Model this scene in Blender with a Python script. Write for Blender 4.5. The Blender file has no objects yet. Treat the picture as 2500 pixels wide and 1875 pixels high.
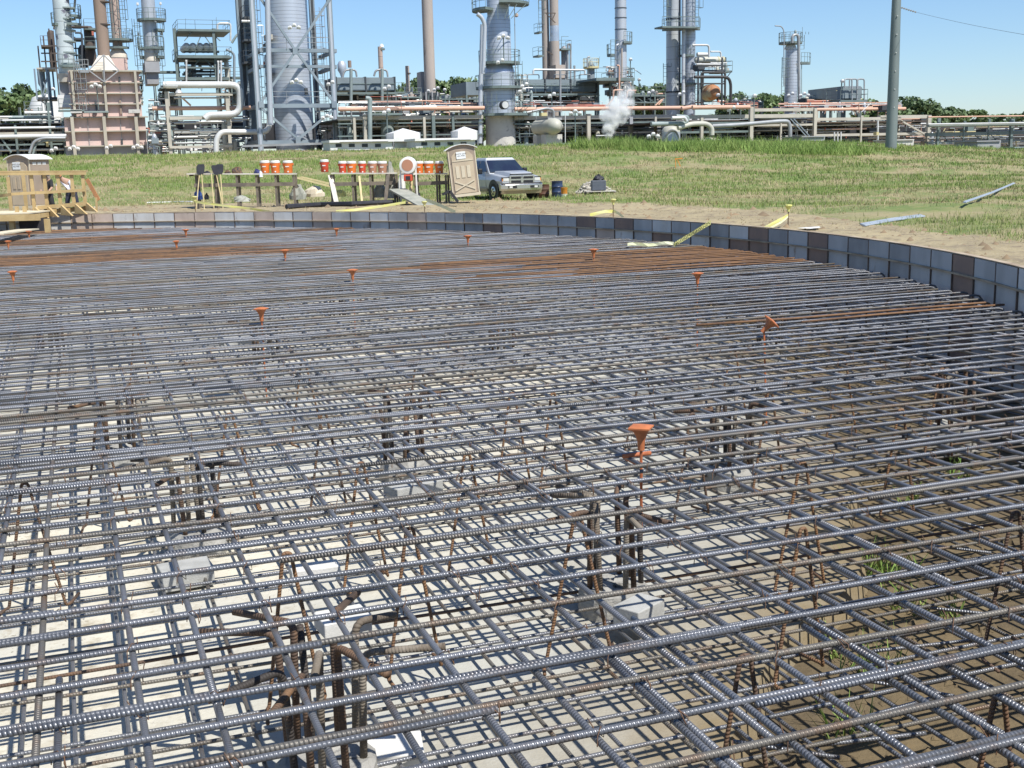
import bpy, math, random
import numpy as np
from mathutils import Vector, Matrix
random.seed(7); rng = np.random.default_rng(7)
PI = math.pi
sc = bpy.context.scene
COL = sc.collection

# ------------------------------------------------------------------ camera
F, CX, CY, YH, RO, CAMZ = 2850.0, 1250.0, 937.5, 385.0, -0.024, 1.75
TH = math.atan((CY - YH) / F)
FWD = Vector((0, math.cos(TH), -math.sin(TH))); RT = Vector((1, 0, 0)); DN = Vector((0, -math.sin(TH), -math.cos(TH)))
RR = RT * math.cos(RO) - DN * math.sin(RO); DD = RT * math.sin(RO) + DN * math.cos(RO)
EYE = Vector((0, 0, CAMZ))
cam_d = bpy.data.cameras.new('camera'); cam = bpy.data.objects.new('camera', cam_d); COL.objects.link(cam)
cam_d.sensor_width = 36; cam_d.lens = 36 * F / 2500.0; cam_d.clip_start = 0.05; cam_d.clip_end = 4000
M = Matrix.Identity(4)
for i in range(3):
    M[i][0] = RR[i]; M[i][1] = -DD[i]; M[i][2] = -FWD[i]; M[i][3] = EYE[i]
cam.matrix_world = M
sc.camera = cam

# ------------------------------------------------------------------ sky, sun, exposure
SUN_AZ = Vector((0.68, -0.73, 0)).normalized(); SUN_EL = math.radians(55)
SUN_DIR = Vector((SUN_AZ.x * math.cos(SUN_EL), SUN_AZ.y * math.cos(SUN_EL), math.sin(SUN_EL)))
w = bpy.data.worlds.new('World'); sc.world = w; w.use_nodes = True
nt = w.node_tree; bg = nt.nodes['Background']
sky = nt.nodes.new('ShaderNodeTexSky'); sky.sky_type = 'NISHITA'; sky.sun_disc = False
sky.sun_elevation = SUN_EL; sky.sun_rotation = math.atan2(SUN_AZ.x, SUN_AZ.y)
sky.air_density = 1.0; sky.dust_density = 0.3; sky.ozone_density = 8.0; sky.altitude = 100
nt.links.new(sky.outputs[0], bg.inputs[0]); bg.inputs[1].default_value = 0.115
sl = bpy.data.lights.new('sun', 'SUN'); so = bpy.data.objects.new('sun', sl); COL.objects.link(so)
sl.energy = 5.0; sl.angle = math.radians(0.53); sl.color = (1.0, 0.965, 0.90)
so.rotation_euler = SUN_DIR.to_track_quat('Z', 'Y').to_euler(); so.location = (20, -20, 60)
sc.view_settings.view_transform = 'Standard'; sc.view_settings.look = 'None'
sc.view_settings.exposure = 0.36; sc.view_settings.gamma = 1.0; sc.view_settings.use_curve_mapping = False
sc.cycles.max_bounces = 6; sc.cycles.volume_bounces = 8; sc.cycles.transparent_max_bounces = 12

# ------------------------------------------------------------------ layout helpers
def ray(px, py): return FWD + RR * ((px - CX) / F) + DD * ((py - CY) / F)
def W(px, py, Y):
    d = ray(px, py); return EYE + d * (Y / d.y)
def WZ(px, py, z):
    d = ray(px, py); return EYE + d * ((z - CAMZ) / d.z)
def mpp(px, py, Y):
    d = ray(px, py); return Y / d.y / F
TC = Vector((-14.05, 13.05, 0)); TR = 19.34          # ring form: centre and inner radius
WALL_TOP = 0.51; MAT_Z = 0.13; LOW_Z = -0.63; SLAB_Z = -0.72

# ------------------------------------------------------------------ materials
MATS = {}
def nn(t, kind, **kw):
    n = t.nodes.new(kind)
    for k, v in kw.items(): setattr(n, k, v)
    return n
def lk(t, a, b): t.links.new(a, b)
def math_n(t, op, a, b=None, clamp=False):
    n = nn(t, 'ShaderNodeMath', operation=op, use_clamp=clamp)
    for i, x in enumerate((a, b)):
        if x is None: continue
        if isinstance(x, (int, float)): n.inputs[i].default_value = x
        else: lk(t, x, n.inputs[i])
    return n.outputs[0]
def mix_n(t, fac, a, b):
    n = nn(t, 'ShaderNodeMix', data_type='RGBA')
    if isinstance(fac, (int, float)): n.inputs[0].default_value = fac
    else: lk(t, fac, n.inputs[0])
    for i, x in ((6, a), (7, b)):
        if isinstance(x, tuple): n.inputs[i].default_value = (*x, 1)
        else: lk(t, x, n.inputs[i])
    return n.outputs[2]
def noise_n(t, vec, scale, detail=4, rough=.55):
    n = nn(t, 'ShaderNodeTexNoise'); n.inputs['Scale'].default_value = scale; n.inputs['Detail'].default_value = detail
    n.inputs['Roughness'].default_value = rough
    if vec is not None: lk(t, vec, n.inputs['Vector'])
    return n.outputs['Fac']
def ramp_n(t, fac, lo, hi):
    n = nn(t, 'ShaderNodeMapRange'); n.inputs[1].default_value = lo; n.inputs[2].default_value = hi
    lk(t, fac, n.inputs[0]); return n.outputs[0]
def new_mat(name):
    m = bpy.data.materials.new(name); m.use_nodes = True
    t = m.node_tree; b = t.nodes['Principled BSDF']; MATS[name] = m
    return m, t, b
def M_(name, c, c2=None, sc_=1.0, rough=.6, metal=0.0, bump=0.0, bsc=8.0, lo=.4, hi=.62, c3=None, sc3=6.0, lo3=.6, hi3=.72, streak=1.0, seam=None, spec=None, vseam=None, gloss=None):
    """noise-mottled paint, metal, earth ...; streak stretches the mottling down the height; seam = (spacing, width, colour) of cladding joints"""
    if name in MATS: return MATS[name]
    m, t, b = new_mat(name)
    pos = nn(t, 'ShaderNodeNewGeometry').outputs['Position']
    vec = pos
    if streak != 1.0:
        mp = nn(t, 'ShaderNodeMapping'); mp.inputs['Scale'].default_value = (1, 1, streak); lk(t, pos, mp.inputs[0]); vec = mp.outputs[0]
    col = None
    c2 = c2 or tuple(x * .8 for x in c)
    col = mix_n(t, ramp_n(t, noise_n(t, vec, sc_), lo, hi), c, c2)
    if c3: col = mix_n(t, ramp_n(t, noise_n(t, vec, sc3, 5, .65), lo3, hi3), col, c3)
    if seam:
        sp = nn(t, 'ShaderNodeSeparateXYZ'); lk(t, pos, sp.inputs[0])
        fz = math_n(t, 'FRACT', math_n(t, 'DIVIDE', sp.outputs[2], seam[0]))
        col = mix_n(t, math_n(t, 'LESS_THAN', fz, seam[1]), col, seam[2])
    lk(t, col, b.inputs['Base Color']); b.inputs['Roughness'].default_value = rough; b.inputs['Metallic'].default_value = metal
    if spec is not None: b.inputs['Specular IOR Level'].default_value = spec
    if bump:
        bn = nn(t, 'ShaderNodeBump'); bn.inputs['Strength'].default_value = 1; bn.inputs['Distance'].default_value = bump
        lk(t, noise_n(t, vec, bsc, 6, .6), bn.inputs['Height']); lk(t, bn.outputs[0], b.inputs['Normal'])
    return m

# ------------------------------------------------------------------ mesh helpers
ORG = {}
def set_props(o, label=None, cat=None, group=None, kind=None):
    if label: o['label'] = label
    if cat: o['category'] = cat
    if group: o['group'] = group
    if kind: o['kind'] = kind
def thing(name, label, cat, loc=(0, 0, 0), group=None, rz=0):
    o = bpy.data.objects.new(name, None); COL.objects.link(o); o.location = loc; o.rotation_euler = (0, 0, rz)
    o.empty_display_size = .2
    set_props(o, label, cat, group); ORG[o.name] = Vector((0, 0, 0)) if rz else Vector(loc)
    return o
def link(name, me, mat, parent=None, org=None):
    o = bpy.data.objects.new(name, me); COL.objects.link(o)
    if mat: me.materials.append(MATS[mat] if isinstance(mat, str) else mat)
    if parent: o.parent = parent; ORG[o.name] = ORG.get(parent.name, Vector((0, 0, 0)))
    else: ORG[o.name] = org or Vector((0, 0, 0))
    return o
class MB:
    def __init__(s): s.v = []; s.f = []
    def add(s, vs, fs):
        k = len(s.v); s.v += [tuple(x) for x in vs]; s.f += [tuple(i + k for i in f) for f in fs]; return s
    def box(s, lo, hi, M_=None):
        x0, y0, z0 = lo; x1, y1, z1 = hi
        vs = [Vector(p) for p in ((x0, y0, z0), (x1, y0, z0), (x1, y1, z0), (x0, y1, z0), (x0, y0, z1), (x1, y0, z1), (x1, y1, z1), (x0, y1, z1))]
        if M_ is not None: vs = [M_ @ p for p in vs]
        return s.add(vs, [(0, 3, 2, 1), (4, 5, 6, 7), (0, 1, 5, 4), (1, 2, 6, 5), (2, 3, 7, 6), (3, 0, 4, 7)])
    def bar(s, p0, p1, a, b=None, up=Vector((0, 0, 1))):
        """square-section member from p0 to p1"""
        p0 = Vector(p0); p1 = Vector(p1); b = b or a; d = (p1 - p0).normalized()
        if abs(d.dot(up)) > .98: up = Vector((0, 1, 0))
        u = d.cross(up).normalized(); v = u.cross(d)
        vs = [p + u * (i * a / 2) + v * (j * b / 2) for p in (p0, p1) for i, j in ((-1, -1), (1, -1), (1, 1), (-1, 1))]
        return s.add(vs, [(0, 1, 2, 3)[::-1], (4, 5, 6, 7), (0, 1, 5, 4), (1, 2, 6, 5), (2, 3, 7, 6), (3, 0, 4, 7)])
    def tube(s, pts, r, n=8, cap=True):
        pts = [Vector(p) for p in pts]; rs = r if isinstance(r, (list, tuple)) else [r] * len(pts)
        t0 = (pts[1] - pts[0]).normalized(); u = t0.orthogonal().normalized(); k0 = len(s.v); m = len(pts)
        for i, p in enumerate(pts):
            if i == 0: t = t0
            elif i == m - 1: t = (pts[-1] - pts[-2]).normalized()
            else: t = ((pts[i + 1] - p).normalized() + (p - pts[i - 1]).normalized()).normalized()
            u = (u - t * u.dot(t)).normalized(); v = t.cross(u)
            s.v += [tuple(p + (u * math.cos(2 * PI * j / n) + v * math.sin(2 * PI * j / n)) * rs[i]) for j in range(n)]
        for i in range(m - 1):
            for j in range(n):
                a = k0 + i * n + j; b = k0 + i * n + (j + 1) % n
                s.f.append((a, b, b + n, a + n))
        if cap: s.f.append(tuple(k0 + j for j in range(n))[::-1]); s.f.append(tuple(k0 + (m - 1) * n + j for j in range(n)))
        return s
    def lathe(s, c, prof, n=24, cap=True):
        """prof = [(r, z)...] about a vertical axis at c"""
        c = Vector(c); k0 = len(s.v)
        for r, z in prof: s.v += [(c.x + r * math.cos(2 * PI * j / n), c.y + r * math.sin(2 * PI * j / n), c.z + z) for j in range(n)]
        for i in range(len(prof) - 1):
            for j in range(n):
                a = k0 + i * n + j; b = k0 + i * n + (j + 1) % n; s.f.append((a, b, b + n, a + n))
        if cap:
            if prof[0][0] > 1e-4: s.f.append(tuple(k0 + j for j in range(n))[::-1])
            if prof[-1][0] > 1e-4: s.f.append(tuple(k0 + (len(prof) - 1) * n + j for j in range(n)))
        return s
    def loft(s, rings, cap=True):
        n = len(rings[0]); k0 = len(s.v)
        for r in rings: s.v += [tuple(p) for p in r]
        for i in range(len(rings) - 1):
            for j in range(n):
                a = k0 + i * n + j; b = k0 + i * n + (j + 1) % n; s.f.append((a, b, b + n, a + n))
        if cap: s.f.append(tuple(k0 + j for j in range(n))[::-1]); s.f.append(tuple(k0 + (len(rings) - 1) * n + j for j in range(n)))
        return s
    def prism(s, poly, d):
        """poly of 3-D points, extruded by vector d"""
        d = Vector(d); return s.loft([[Vector(p) for p in poly], [Vector(p) + d for p in poly]])
    def build(s, name, mat, parent=None, smooth=False, local=False, bevel=0):
        me = bpy.data.meshes.new(name)
        o_ = Vector((0, 0, 0)) if (parent is None or local) else ORG.get(parent.name, Vector((0, 0, 0)))
        me.from_pydata([(x - o_.x, y - o_.y, z - o_.z) for x, y, z in s.v], [], s.f)
        import bmesh
        bm = bmesh.new(); bm.from_mesh(me); bmesh.ops.recalc_face_normals(bm, faces=bm.faces)
        if smooth:
            for f in bm.faces: f.smooth = True
            for e in bm.edges:
                if len(e.link_faces) == 2 and e.calc_face_angle(0) > .7: e.smooth = False
        bm.to_mesh(me); bm.free()
        o = link(name, me, mat, parent)
        if bevel:
            md = o.modifiers.new('bevel', 'BEVEL'); md.width = bevel; md.segments = 2; md.limit_method = 'ANGLE'
        return o
def single(name, mb, mat, label, cat, group=None, smooth=False, kind=None, bevel=0, at=None):
    """a thing that is one mesh, its origin at its base"""
    o = mb.build(name, mat, None, smooth, bevel=bevel)
    vs = np.array(mb.v); c = Vector((float(vs[:, 0].mean()), float(vs[:, 1].mean()), float(vs[:, 2].min()))) if at is None else Vector(at)
    o.data.transform(Matrix.Translation(-c)); o.location = c; ORG[o.name] = c
    set_props(o, label, cat, group, kind); return o
def rnd_path(pts, r, k=5):
    """polyline with rounded corners"""
    pts = [Vector(p) for p in pts]; out = [pts[0]]
    for i in range(1, len(pts) - 1):
        a, b, c = pts[i - 1], pts[i], pts[i + 1]
        d1 = (a - b); d2 = (c - b); rr = min(r, d1.length * .49, d2.length * .49)
        p1 = b + d1.normalized() * rr; p2 = b + d2.normalized() * rr
        for j in range(k + 1):
            u = j / k; out.append(p1 * (1 - u) ** 2 + b * 2 * u * (1 - u) + p2 * u * u)
    out.append(pts[-1]); return out
def np_mesh(name, V, Fc, mat, parent=None, uv=None, smooth=True):
    """V (n,3), Fc (m,k) arrays"""
    me = bpy.data.meshes.new(name); n, m, k = len(V), len(Fc), Fc.shape[1]
    me.vertices.add(n); me.vertices.foreach_set('co', np.asarray(V, dtype=np.float32).ravel())
    me.loops.add(m * k); me.loops.foreach_set('vertex_index', Fc.astype(np.int32).ravel())
    me.polygons.add(m); me.polygons.foreach_set('loop_start', (np.arange(m) * k).astype(np.int32))
    me.polygons.foreach_set('loop_total', np.full(m, k, dtype=np.int32))
    if smooth: me.polygons.foreach_set('use_smooth', np.ones(m, dtype=bool))
    if uv is not None:
        l = me.uv_layers.new(name='UVMap'); l.data.foreach_set('uv', np.asarray(uv, dtype=np.float32).ravel())
    me.update(calc_edges=True); me.validate()
    return link(name, me, mat, parent)
def text(name, s, size, mat, parent, M4):
    c = bpy.data.curves.new(name, 'FONT'); c.body = s; c.size = size; c.align_x = 'CENTER'; c.align_y = 'CENTER'
    t = bpy.data.objects.new(name, c); COL.objects.link(t); dg = bpy.context.evaluated_depsgraph_get()
    me = bpy.data.meshes.new_from_object(t.evaluated_get(dg)); bpy.data.objects.remove(t)
    me.materials.clear(); o = link(name, me, mat, parent); o.matrix_local = M4; return o
# ================================================================== MATERIALS of the pit
def rebar_mat(name, c, c2, rustc, rust_lo, rust_hi, rough, metal):
    m, t, b = new_mat(name)
    uv = nn(t, 'ShaderNodeUVMap').outputs[0]; sp = nn(t, 'ShaderNodeSeparateXYZ'); lk(t, uv, sp.inputs[0])
    pos = nn(t, 'ShaderNodeNewGeometry').outputs['Position']
    ph = math_n(t, 'ADD', math_n(t, 'MULTIPLY', sp.outputs[0], 2 * PI / .0138), math_n(t, 'MULTIPLY', sp.outputs[1], 2 * PI))
    rib = math_n(t, 'POWER', math_n(t, 'ADD', math_n(t, 'MULTIPLY', math_n(t, 'SINE', ph), .5), .5), 1.6)
    col = mix_n(t, ramp_n(t, noise_n(t, pos, 2.2, 3), .38, .64), c, c2)
    col = mix_n(t, ramp_n(t, noise_n(t, pos, 5.5, 5, .7), rust_lo, rust_hi), col, rustc)
    lk(t, col, b.inputs['Base Color']); b.inputs['Roughness'].default_value = rough; b.inputs['Metallic'].default_value = metal
    h = math_n(t, 'ADD', rib, math_n(t, 'MULTIPLY', noise_n(t, pos, 120, 3), .25))
    bn = nn(t, 'ShaderNodeBump'); bn.inputs['Strength'].default_value = 1.0; bn.inputs['Distance'].default_value = .0021
    lk(t, h, bn.inputs['Height']); lk(t, bn.outputs[0], b.inputs['Normal'])
    return m
rebar_mat('bar_steel', (.215, .22, .235), (.145, .15, .16), (.155, .11, .08), .54, .76, .36, .45)
rebar_mat('bar_dull', (.175, .16, .135), (.12, .112, .10), (.165, .105, .065), .50, .70, .44, .32)
rebar_mat('bar_rust', (.195, .105, .052), (.13, .075, .045), (.25, .13, .055), .48, .7, .7, .1)
rebar_mat('bar_rust_dark', (.12, .075, .05), (.085, .058, .042), (.20, .11, .055), .5, .7, .75, .1)
rebar_mat('bar_dark', (.06, .05, .045), (.04, .034, .03), (.11, .07, .045), .55, .75, .7, .1)
rebar_mat('bar_dusty', (.20, .17, .13), (.10, .075, .055), (.24, .21, .17), .45, .62, .8, .05)
def slab_mat():
    m, t, b = new_mat('mud_slab'); pos = nn(t, 'ShaderNodeNewGeometry').outputs['Position']
    col = mix_n(t, ramp_n(t, noise_n(t, pos, 1.6), .38, .62), (.62, .58, .47), (.52, .49, .405))
    col = mix_n(t, ramp_n(t, noise_n(t, pos, .42, 3), .46, .60), col, (.48, .47, .415))
    col = mix_n(t, ramp_n(t, noise_n(t, pos, 7, 6, .7), .52, .72), col, (.33, .28, .19)); col = mix_n(t, ramp_n(t, noise_n(t, pos, 24, 4, .7), .62, .70), col, (.20, .17, .12))
    d = nn(t, 'ShaderNodeVectorMath', operation='DISTANCE'); lk(t, pos, d.inputs[0]); d.inputs[1].default_value = (-14.05, 13.05, -.72)
    col = mix_n(t, ramp_n(t, math_n(t, 'ADD', d.outputs['Value'], math_n(t, 'MULTIPLY', noise_n(t, pos, .9, 4), 2.0)), 15.2, 16.6), col, (.42, .415, .37))
    edge = math_n(t, 'ADD', d.outputs['Value'], math_n(t, 'MULTIPLY', noise_n(t, pos, 2.2, 5), 2.2))
    col = mix_n(t, ramp_n(t, edge, 16.9, 18.3), col, (.23, .18, .105))
    lk(t, col, b.inputs['Base Color']); b.inputs['Roughness'].default_value = .85
    bn = nn(t, 'ShaderNodeBump'); bn.inputs['Distance'].default_value = .006; lk(t, noise_n(t, pos, 30, 6, .6), bn.inputs['Height']); lk(t, bn.outputs[0], b.inputs['Normal'])
slab_mat()
M_('pit_soil', (.155, .115, .06), (.10, .075, .042), 1.2, .9, bump=.03, bsc=9, c3=(.20, .16, .09), sc3=4)
M_('rough_concrete', (.36, .35, .32), (.27, .26, .235), 5, .9, bump=.012, bsc=40)
M_('white_block', (.66, .65, .62), (.58, .57, .53), 9, .85, bump=.002, bsc=120)
M_('grey_block', (.40, .40, .38), (.33, .33, .31), 9, .9, bump=.003, bsc=90)
M_('orange_cap', (.52, .165, .055), (.42, .135, .05), 20, .65)
M_('orange_paint', (.50, .15, .05), (.33, .10, .04), 30, .7)
M_('tie_wire', (.16, .085, .045), (.10, .06, .04), 30, .8)
M_('form_edge', (.42, .34, .24), (.28, .21, .14), 3, .8, bump=.003, bsc=40)
M_('joint_rust', (.17, .115, .08), (.10, .075, .06), 4, .85)
M_('tape', (.62, .60, .18), (.58, .56, .26), 3, .5)
M_('tape_pale', (.74, .74, .50), (.68, .68, .38), 3, .5)
M_('ink', (.015, .015, .015), rough=.6)
PAN = [('panel_grey', (.46, .455, .445), (.37, .365, .355)), ('panel_pale', (.62, .61, .585), (.53, .51, .47)),
       ('panel_tan', (.56, .45, .37), (.47, .37, .30)), ('panel_rust', (.30, .20, .15), (.22, .155, .125)), ('panel_dark', (.36, .355, .35), (.28, .275, .27))]
for n_, a_, b_ in PAN: M_(n_, a_, b_, 2.3, .75, bump=.002, bsc=30, c3=(.22, .165, .12), sc3=3.2, lo3=.62, hi3=.75, streak=.5)

# ================================================================== GROUND
YB = [(-60, 56), (-30, 54.5), (-10, 52.5), (0, 49.5), (5, 42), (8.2, 34.5), (9.4, 20), (11.6, 11.5), (20, 5), (60, -5)]
yb_x = np.array([p[0] for p in YB]); yb_y = np.array([p[1] for p in YB])
def ground_z(x, y):
    x = np.asarray(x, float); y = np.asarray(y, float)
    ty = np.clip((y - 54) / 54, 0, 1); s = ty * ty * (3 - 2 * ty)
    crest = np.interp(x / np.maximum(y, 30), [-.5, .18, .30, .42, .6], [2.75, 2.65, 2.2, 1.35, 1.0])
    z = crest * s - .45 * np.clip((y - 109) / 6, 0, 1)
    g = np.clip((y - np.interp(x, yb_x, yb_y)) / 4, 0, 1)
    z = z + g * (.10 * np.sin(x * .31 + y * .11) * np.sin(y * .27 - x * .08) + .06 * np.sin(x * .83 + 1.3) * np.sin(y * .7)) * (1 - np.clip((y - 112) / 5, 0, 1))
    rr = np.hypot(x - TC.x, y - TC.y)
    n = .035 * np.sin(x * 1.1 + 3 * np.sin(y * .35)) * np.sin(y * .9 + 1.5 * np.sin(x * .5)) + .025 * np.sin(x * 2.1 + np.sin(y * 1.3) * 2) * np.sin(y * 1.9 + x * .6) + .02 * np.sin(x * 4.7 + y * 3.1) * np.sin(y * 5.3 - x * 2.2)
    rut = .03 * np.sin((rr - TR) * 2.6 + .4 * np.sin(x * .3)) * np.clip(1 - (rr - TR) / 12, 0, 1)
    return z + (n + rut) * (1 - np.clip((y - 100) / 10, 0, 1)) * np.clip((rr - TR) / 1.5, 0, 1)
def gz(x, y): return float(ground_z(x, y))
def make_ground():
    radii = [TR + .09]
    while radii[-1] < 1500: radii.append(radii[-1] + min(max(.28, .011 * (radii[-1] - TR)) if radii[-1] < 140 else .08 * radii[-1], 200))
    ang = []
    a = -PI
    while a < PI:
        ang.append(a); a += .0095 if -.75 < a < 2.1 else .05
    R_, A_ = np.meshgrid(np.array(radii), np.array(ang), indexing='ij'); n, m = R_.shape
    X = TC.x + R_ * np.cos(A_); Y = TC.y + R_ * np.sin(A_); Z = ground_z(X, Y)
    V = np.stack([X, Y, Z], -1).reshape(-1, 3)
    i, j = np.meshgrid(np.arange(n - 1), np.arange(m), indexing='ij'); j2 = (j + 1) % m
    Fc = np.stack([i * m + j, (i + 1) * m + j, (i + 1) * m + j2, i * m + j2], -1).reshape(-1, 4)
    m_, t, b = new_mat('earth')
    pos = nn(t, 'ShaderNodeNewGeometry').outputs['Position']
    at = nn(t, 'ShaderNodeAttribute', attribute_name='grass').outputs['Fac']
    n1 = noise_n(t, pos, .35, 4); n2 = noise_n(t, pos, 2.4, 5, .65); n3 = noise_n(t, pos, 9, 5, .7)
    dirt = mix_n(t, ramp_n(t, n1, .4, .62), (.36, .295, .17), (.27, .22, .13))
    dirt = mix_n(t, ramp_n(t, n2, .5, .66), dirt, (.20, .155, .10))
    dirt = mix_n(t, ramp_n(t, n3, .55, .72), dirt, (.43, .35, .225))
    gr = mix_n(t, ramp_n(t, n1, .42, .58), (.14, .185, .05), (.29, .245, .13))
    gr = mix_n(t, ramp_n(t, n2, .5, .65), gr, (.23, .22, .085))
    fac = math_n(t, 'ADD', at, math_n(t, 'MULTIPLY', math_n(t, 'SUBTRACT', n2, .5), .9))
    lk(t, mix_n(t, ramp_n(t, fac, .4, .62), dirt, gr), b.inputs['Base Color']); b.inputs['Roughness'].default_value = .95
    bn = nn(t, 'ShaderNodeBump'); bn.inputs['Distance'].default_value = .05; lk(t, math_n(t, 'ADD', n2, math_n(t, 'MULTIPLY', n3, .5)), bn.inputs['Height']); lk(t, bn.outputs[0], b.inputs['Normal'])
    o = np_mesh('ground', V, Fc, 'earth')
    g = np.clip((Y - np.interp(X, yb_x, yb_y)) / 2.5 + .4, 0, 1) * np.clip(1 - (Y - 111) / 4, 0, 1)
    a = o.data.attributes.new('grass', 'FLOAT', 'POINT'); a.data.foreach_set('value', g.astype(np.float32).ravel())
    o['kind'] = 'structure'
make_ground()
mb = MB(); mb.lathe((TC.x, TC.y, 0), [(TR + .6, SLAB_Z - .16), (.0, SLAB_Z - .16)], 160, False)
o = mb.build('pit_floor', 'pit_soil'); o['kind'] = 'structure'
mb = MB()
pr = [(0, SLAB_Z)]
N = 220; rad = [17.15 + .12 * math.sin(i * .37) + .09 * math.sin(i * 1.31 + 1) for i in range(N)]
ringp = lambda z, k=0: [(TC.x + (rad[i] + k) * math.cos(2 * PI * i / N), TC.y + (rad[i] + k) * math.sin(2 * PI * i / N), z) for i in range(N)]
mb.loft([ringp(SLAB_Z - .2, .05), ringp(SLAB_Z)])
o = mb.build('blinding_slab', 'mud_slab'); o['kind'] = 'structure'
def clods():
    n = 2600; V = []; Fc = []
    a = rng.uniform(-.8, .75, n) + .0; r = rng.uniform(17.3, 19.15, n)
    base = np.array([[1, 0, 0], [-.5, .87, 0], [-.5, -.87, 0], [0, 0, 1.]])
    for k in range(n):
        s_ = rng.uniform(.012, .045); th = rng.uniform(0, 6.28); c, q = math.cos(th), math.sin(th)
        p = base * s_ * rng.uniform(.6, 1.3, (4, 3)); p = np.stack([p[:, 0] * c - p[:, 1] * q, p[:, 0] * q + p[:, 1] * c, p[:, 2] * .8], -1)
        k0 = len(V) * 4; V.append(p + [TC.x + r[k] * math.cos(a[k]), TC.y + r[k] * math.sin(a[k]), SLAB_Z - .158])
        Fc += [(k0, k0 + 1, k0 + 3), (k0 + 1, k0 + 2, k0 + 3), (k0 + 2, k0, k0 + 3)]
    o = np_mesh('soil_clods', np.concatenate(V), np.array(Fc), 'pit_soil', smooth=False)
    set_props(o, 'crumbled brown soil at the foot of the ring form', 'soil', kind='stuff')
clods()

# ================================================================== RING FORM (steel panels)
DA = .61 / TR; A0 = 1.494
T = thing('ring_form', 'curved wall of square steel formwork panels round the rebar pit', 'formwork', (TC.x, TC.y, SLAB_Z - .15))
pal = ['panel_grey'] * 5 + ['panel_pale'] * 3 + ['panel_dark'] * 3 + ['panel_tan'] * 2 + ['panel_rust'] * 2
left = ['panel_pale', 'panel_tan', 'panel_tan', 'panel_pale', 'panel_pale', 'panel_pale', 'panel_tan', 'panel_tan', 'panel_pale', 'panel_pale', 'panel_tan', 'panel_pale', 'panel_grey', 'panel_tan', 'panel_grey', 'panel_grey', 'panel_pale', 'panel_grey', 'panel_tan', 'panel_grey']
right = {36: 'panel_rust', 37: 'panel_dark', 38: 'panel_grey', 39: 'panel_rust', 40: 'panel_grey', 41: 'panel_dark', 42: 'panel_grey', 43: 'panel_dark', 44: 'panel_grey', 45: 'panel_grey', 46: 'panel_rust', 47: 'panel_grey', 48: 'panel_grey', 49: 'panel_pale'}
for k in range(-9, 76):
    a0 = A0 - DA * k - .004 / TR * 0; a1 = a0 - DA
    e = .0035 / TR
    P = lambda a, r, z: (TC.x + r * math.cos(a), TC.y + r * math.sin(a), z)
    dr = random.uniform(-.004, .004); lz = WALL_TOP - .225
    for nm, z0, z1, r0 in (('panel', lz + .012, WALL_TOP - random.uniform(0, .008), TR + dr), ('panel', SLAB_Z - .16, lz - .012, TR + .012 + dr)):
        q = MB(); q.loft([[P(a0 - e, r0, z0), P(a1 + e, r0, z0), P(a1 + e, r0, z1), P(a0 - e, r0, z1)], [P(a0 - e, r0 + .06, z0), P(a1 + e, r0 + .06, z0), P(a1 + e, r0 + .06, z1), P(a0 - e, r0 + .06, z1)]])
        mt = left[k] if 0 <= k < len(left) else right.get(k, random.choice(pal))
        q.build(nm, mt, T)
for k in range(-9, 77):
    a = A0 - DA * k; q = MB(); P = lambda da, r, z: (TC.x + r * math.cos(a + da), TC.y + r * math.sin(a + da), z); e = random.uniform(.007, .012) / TR
    q.loft([[P(-e, TR - .006, z), P(e, TR - .006, z), P(e, TR + .05, z), P(-e, TR + .05, z)] for z in (SLAB_Z - .1, WALL_TOP - .004)]); q.build('joint', 'joint_rust', T)
def arc(mb, r0, r1, z0, z1, ka=-9, kb=76):
    n = (kb - ka) * 2; ring = []
    for i in range(n + 1):
        a = A0 - DA * (ka + i / 2)
        ring.append([(TC.x + r * math.cos(a), TC.y + r * math.sin(a), z) for r, z in ((r0, z0), (r1, z0), (r1, z1), (r0, z1))])
    mb.loft(ring); return mb
lz = WALL_TOP - .225
arc(MB(), TR - .028, TR + .07, lz - .011, lz + .011).build('ledge', 'form_edge', T)
arc(MB(), TR - .004, TR + .085, WALL_TOP + .002, WALL_TOP + .014).build('top_rail', 'form_edge', T)

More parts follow.
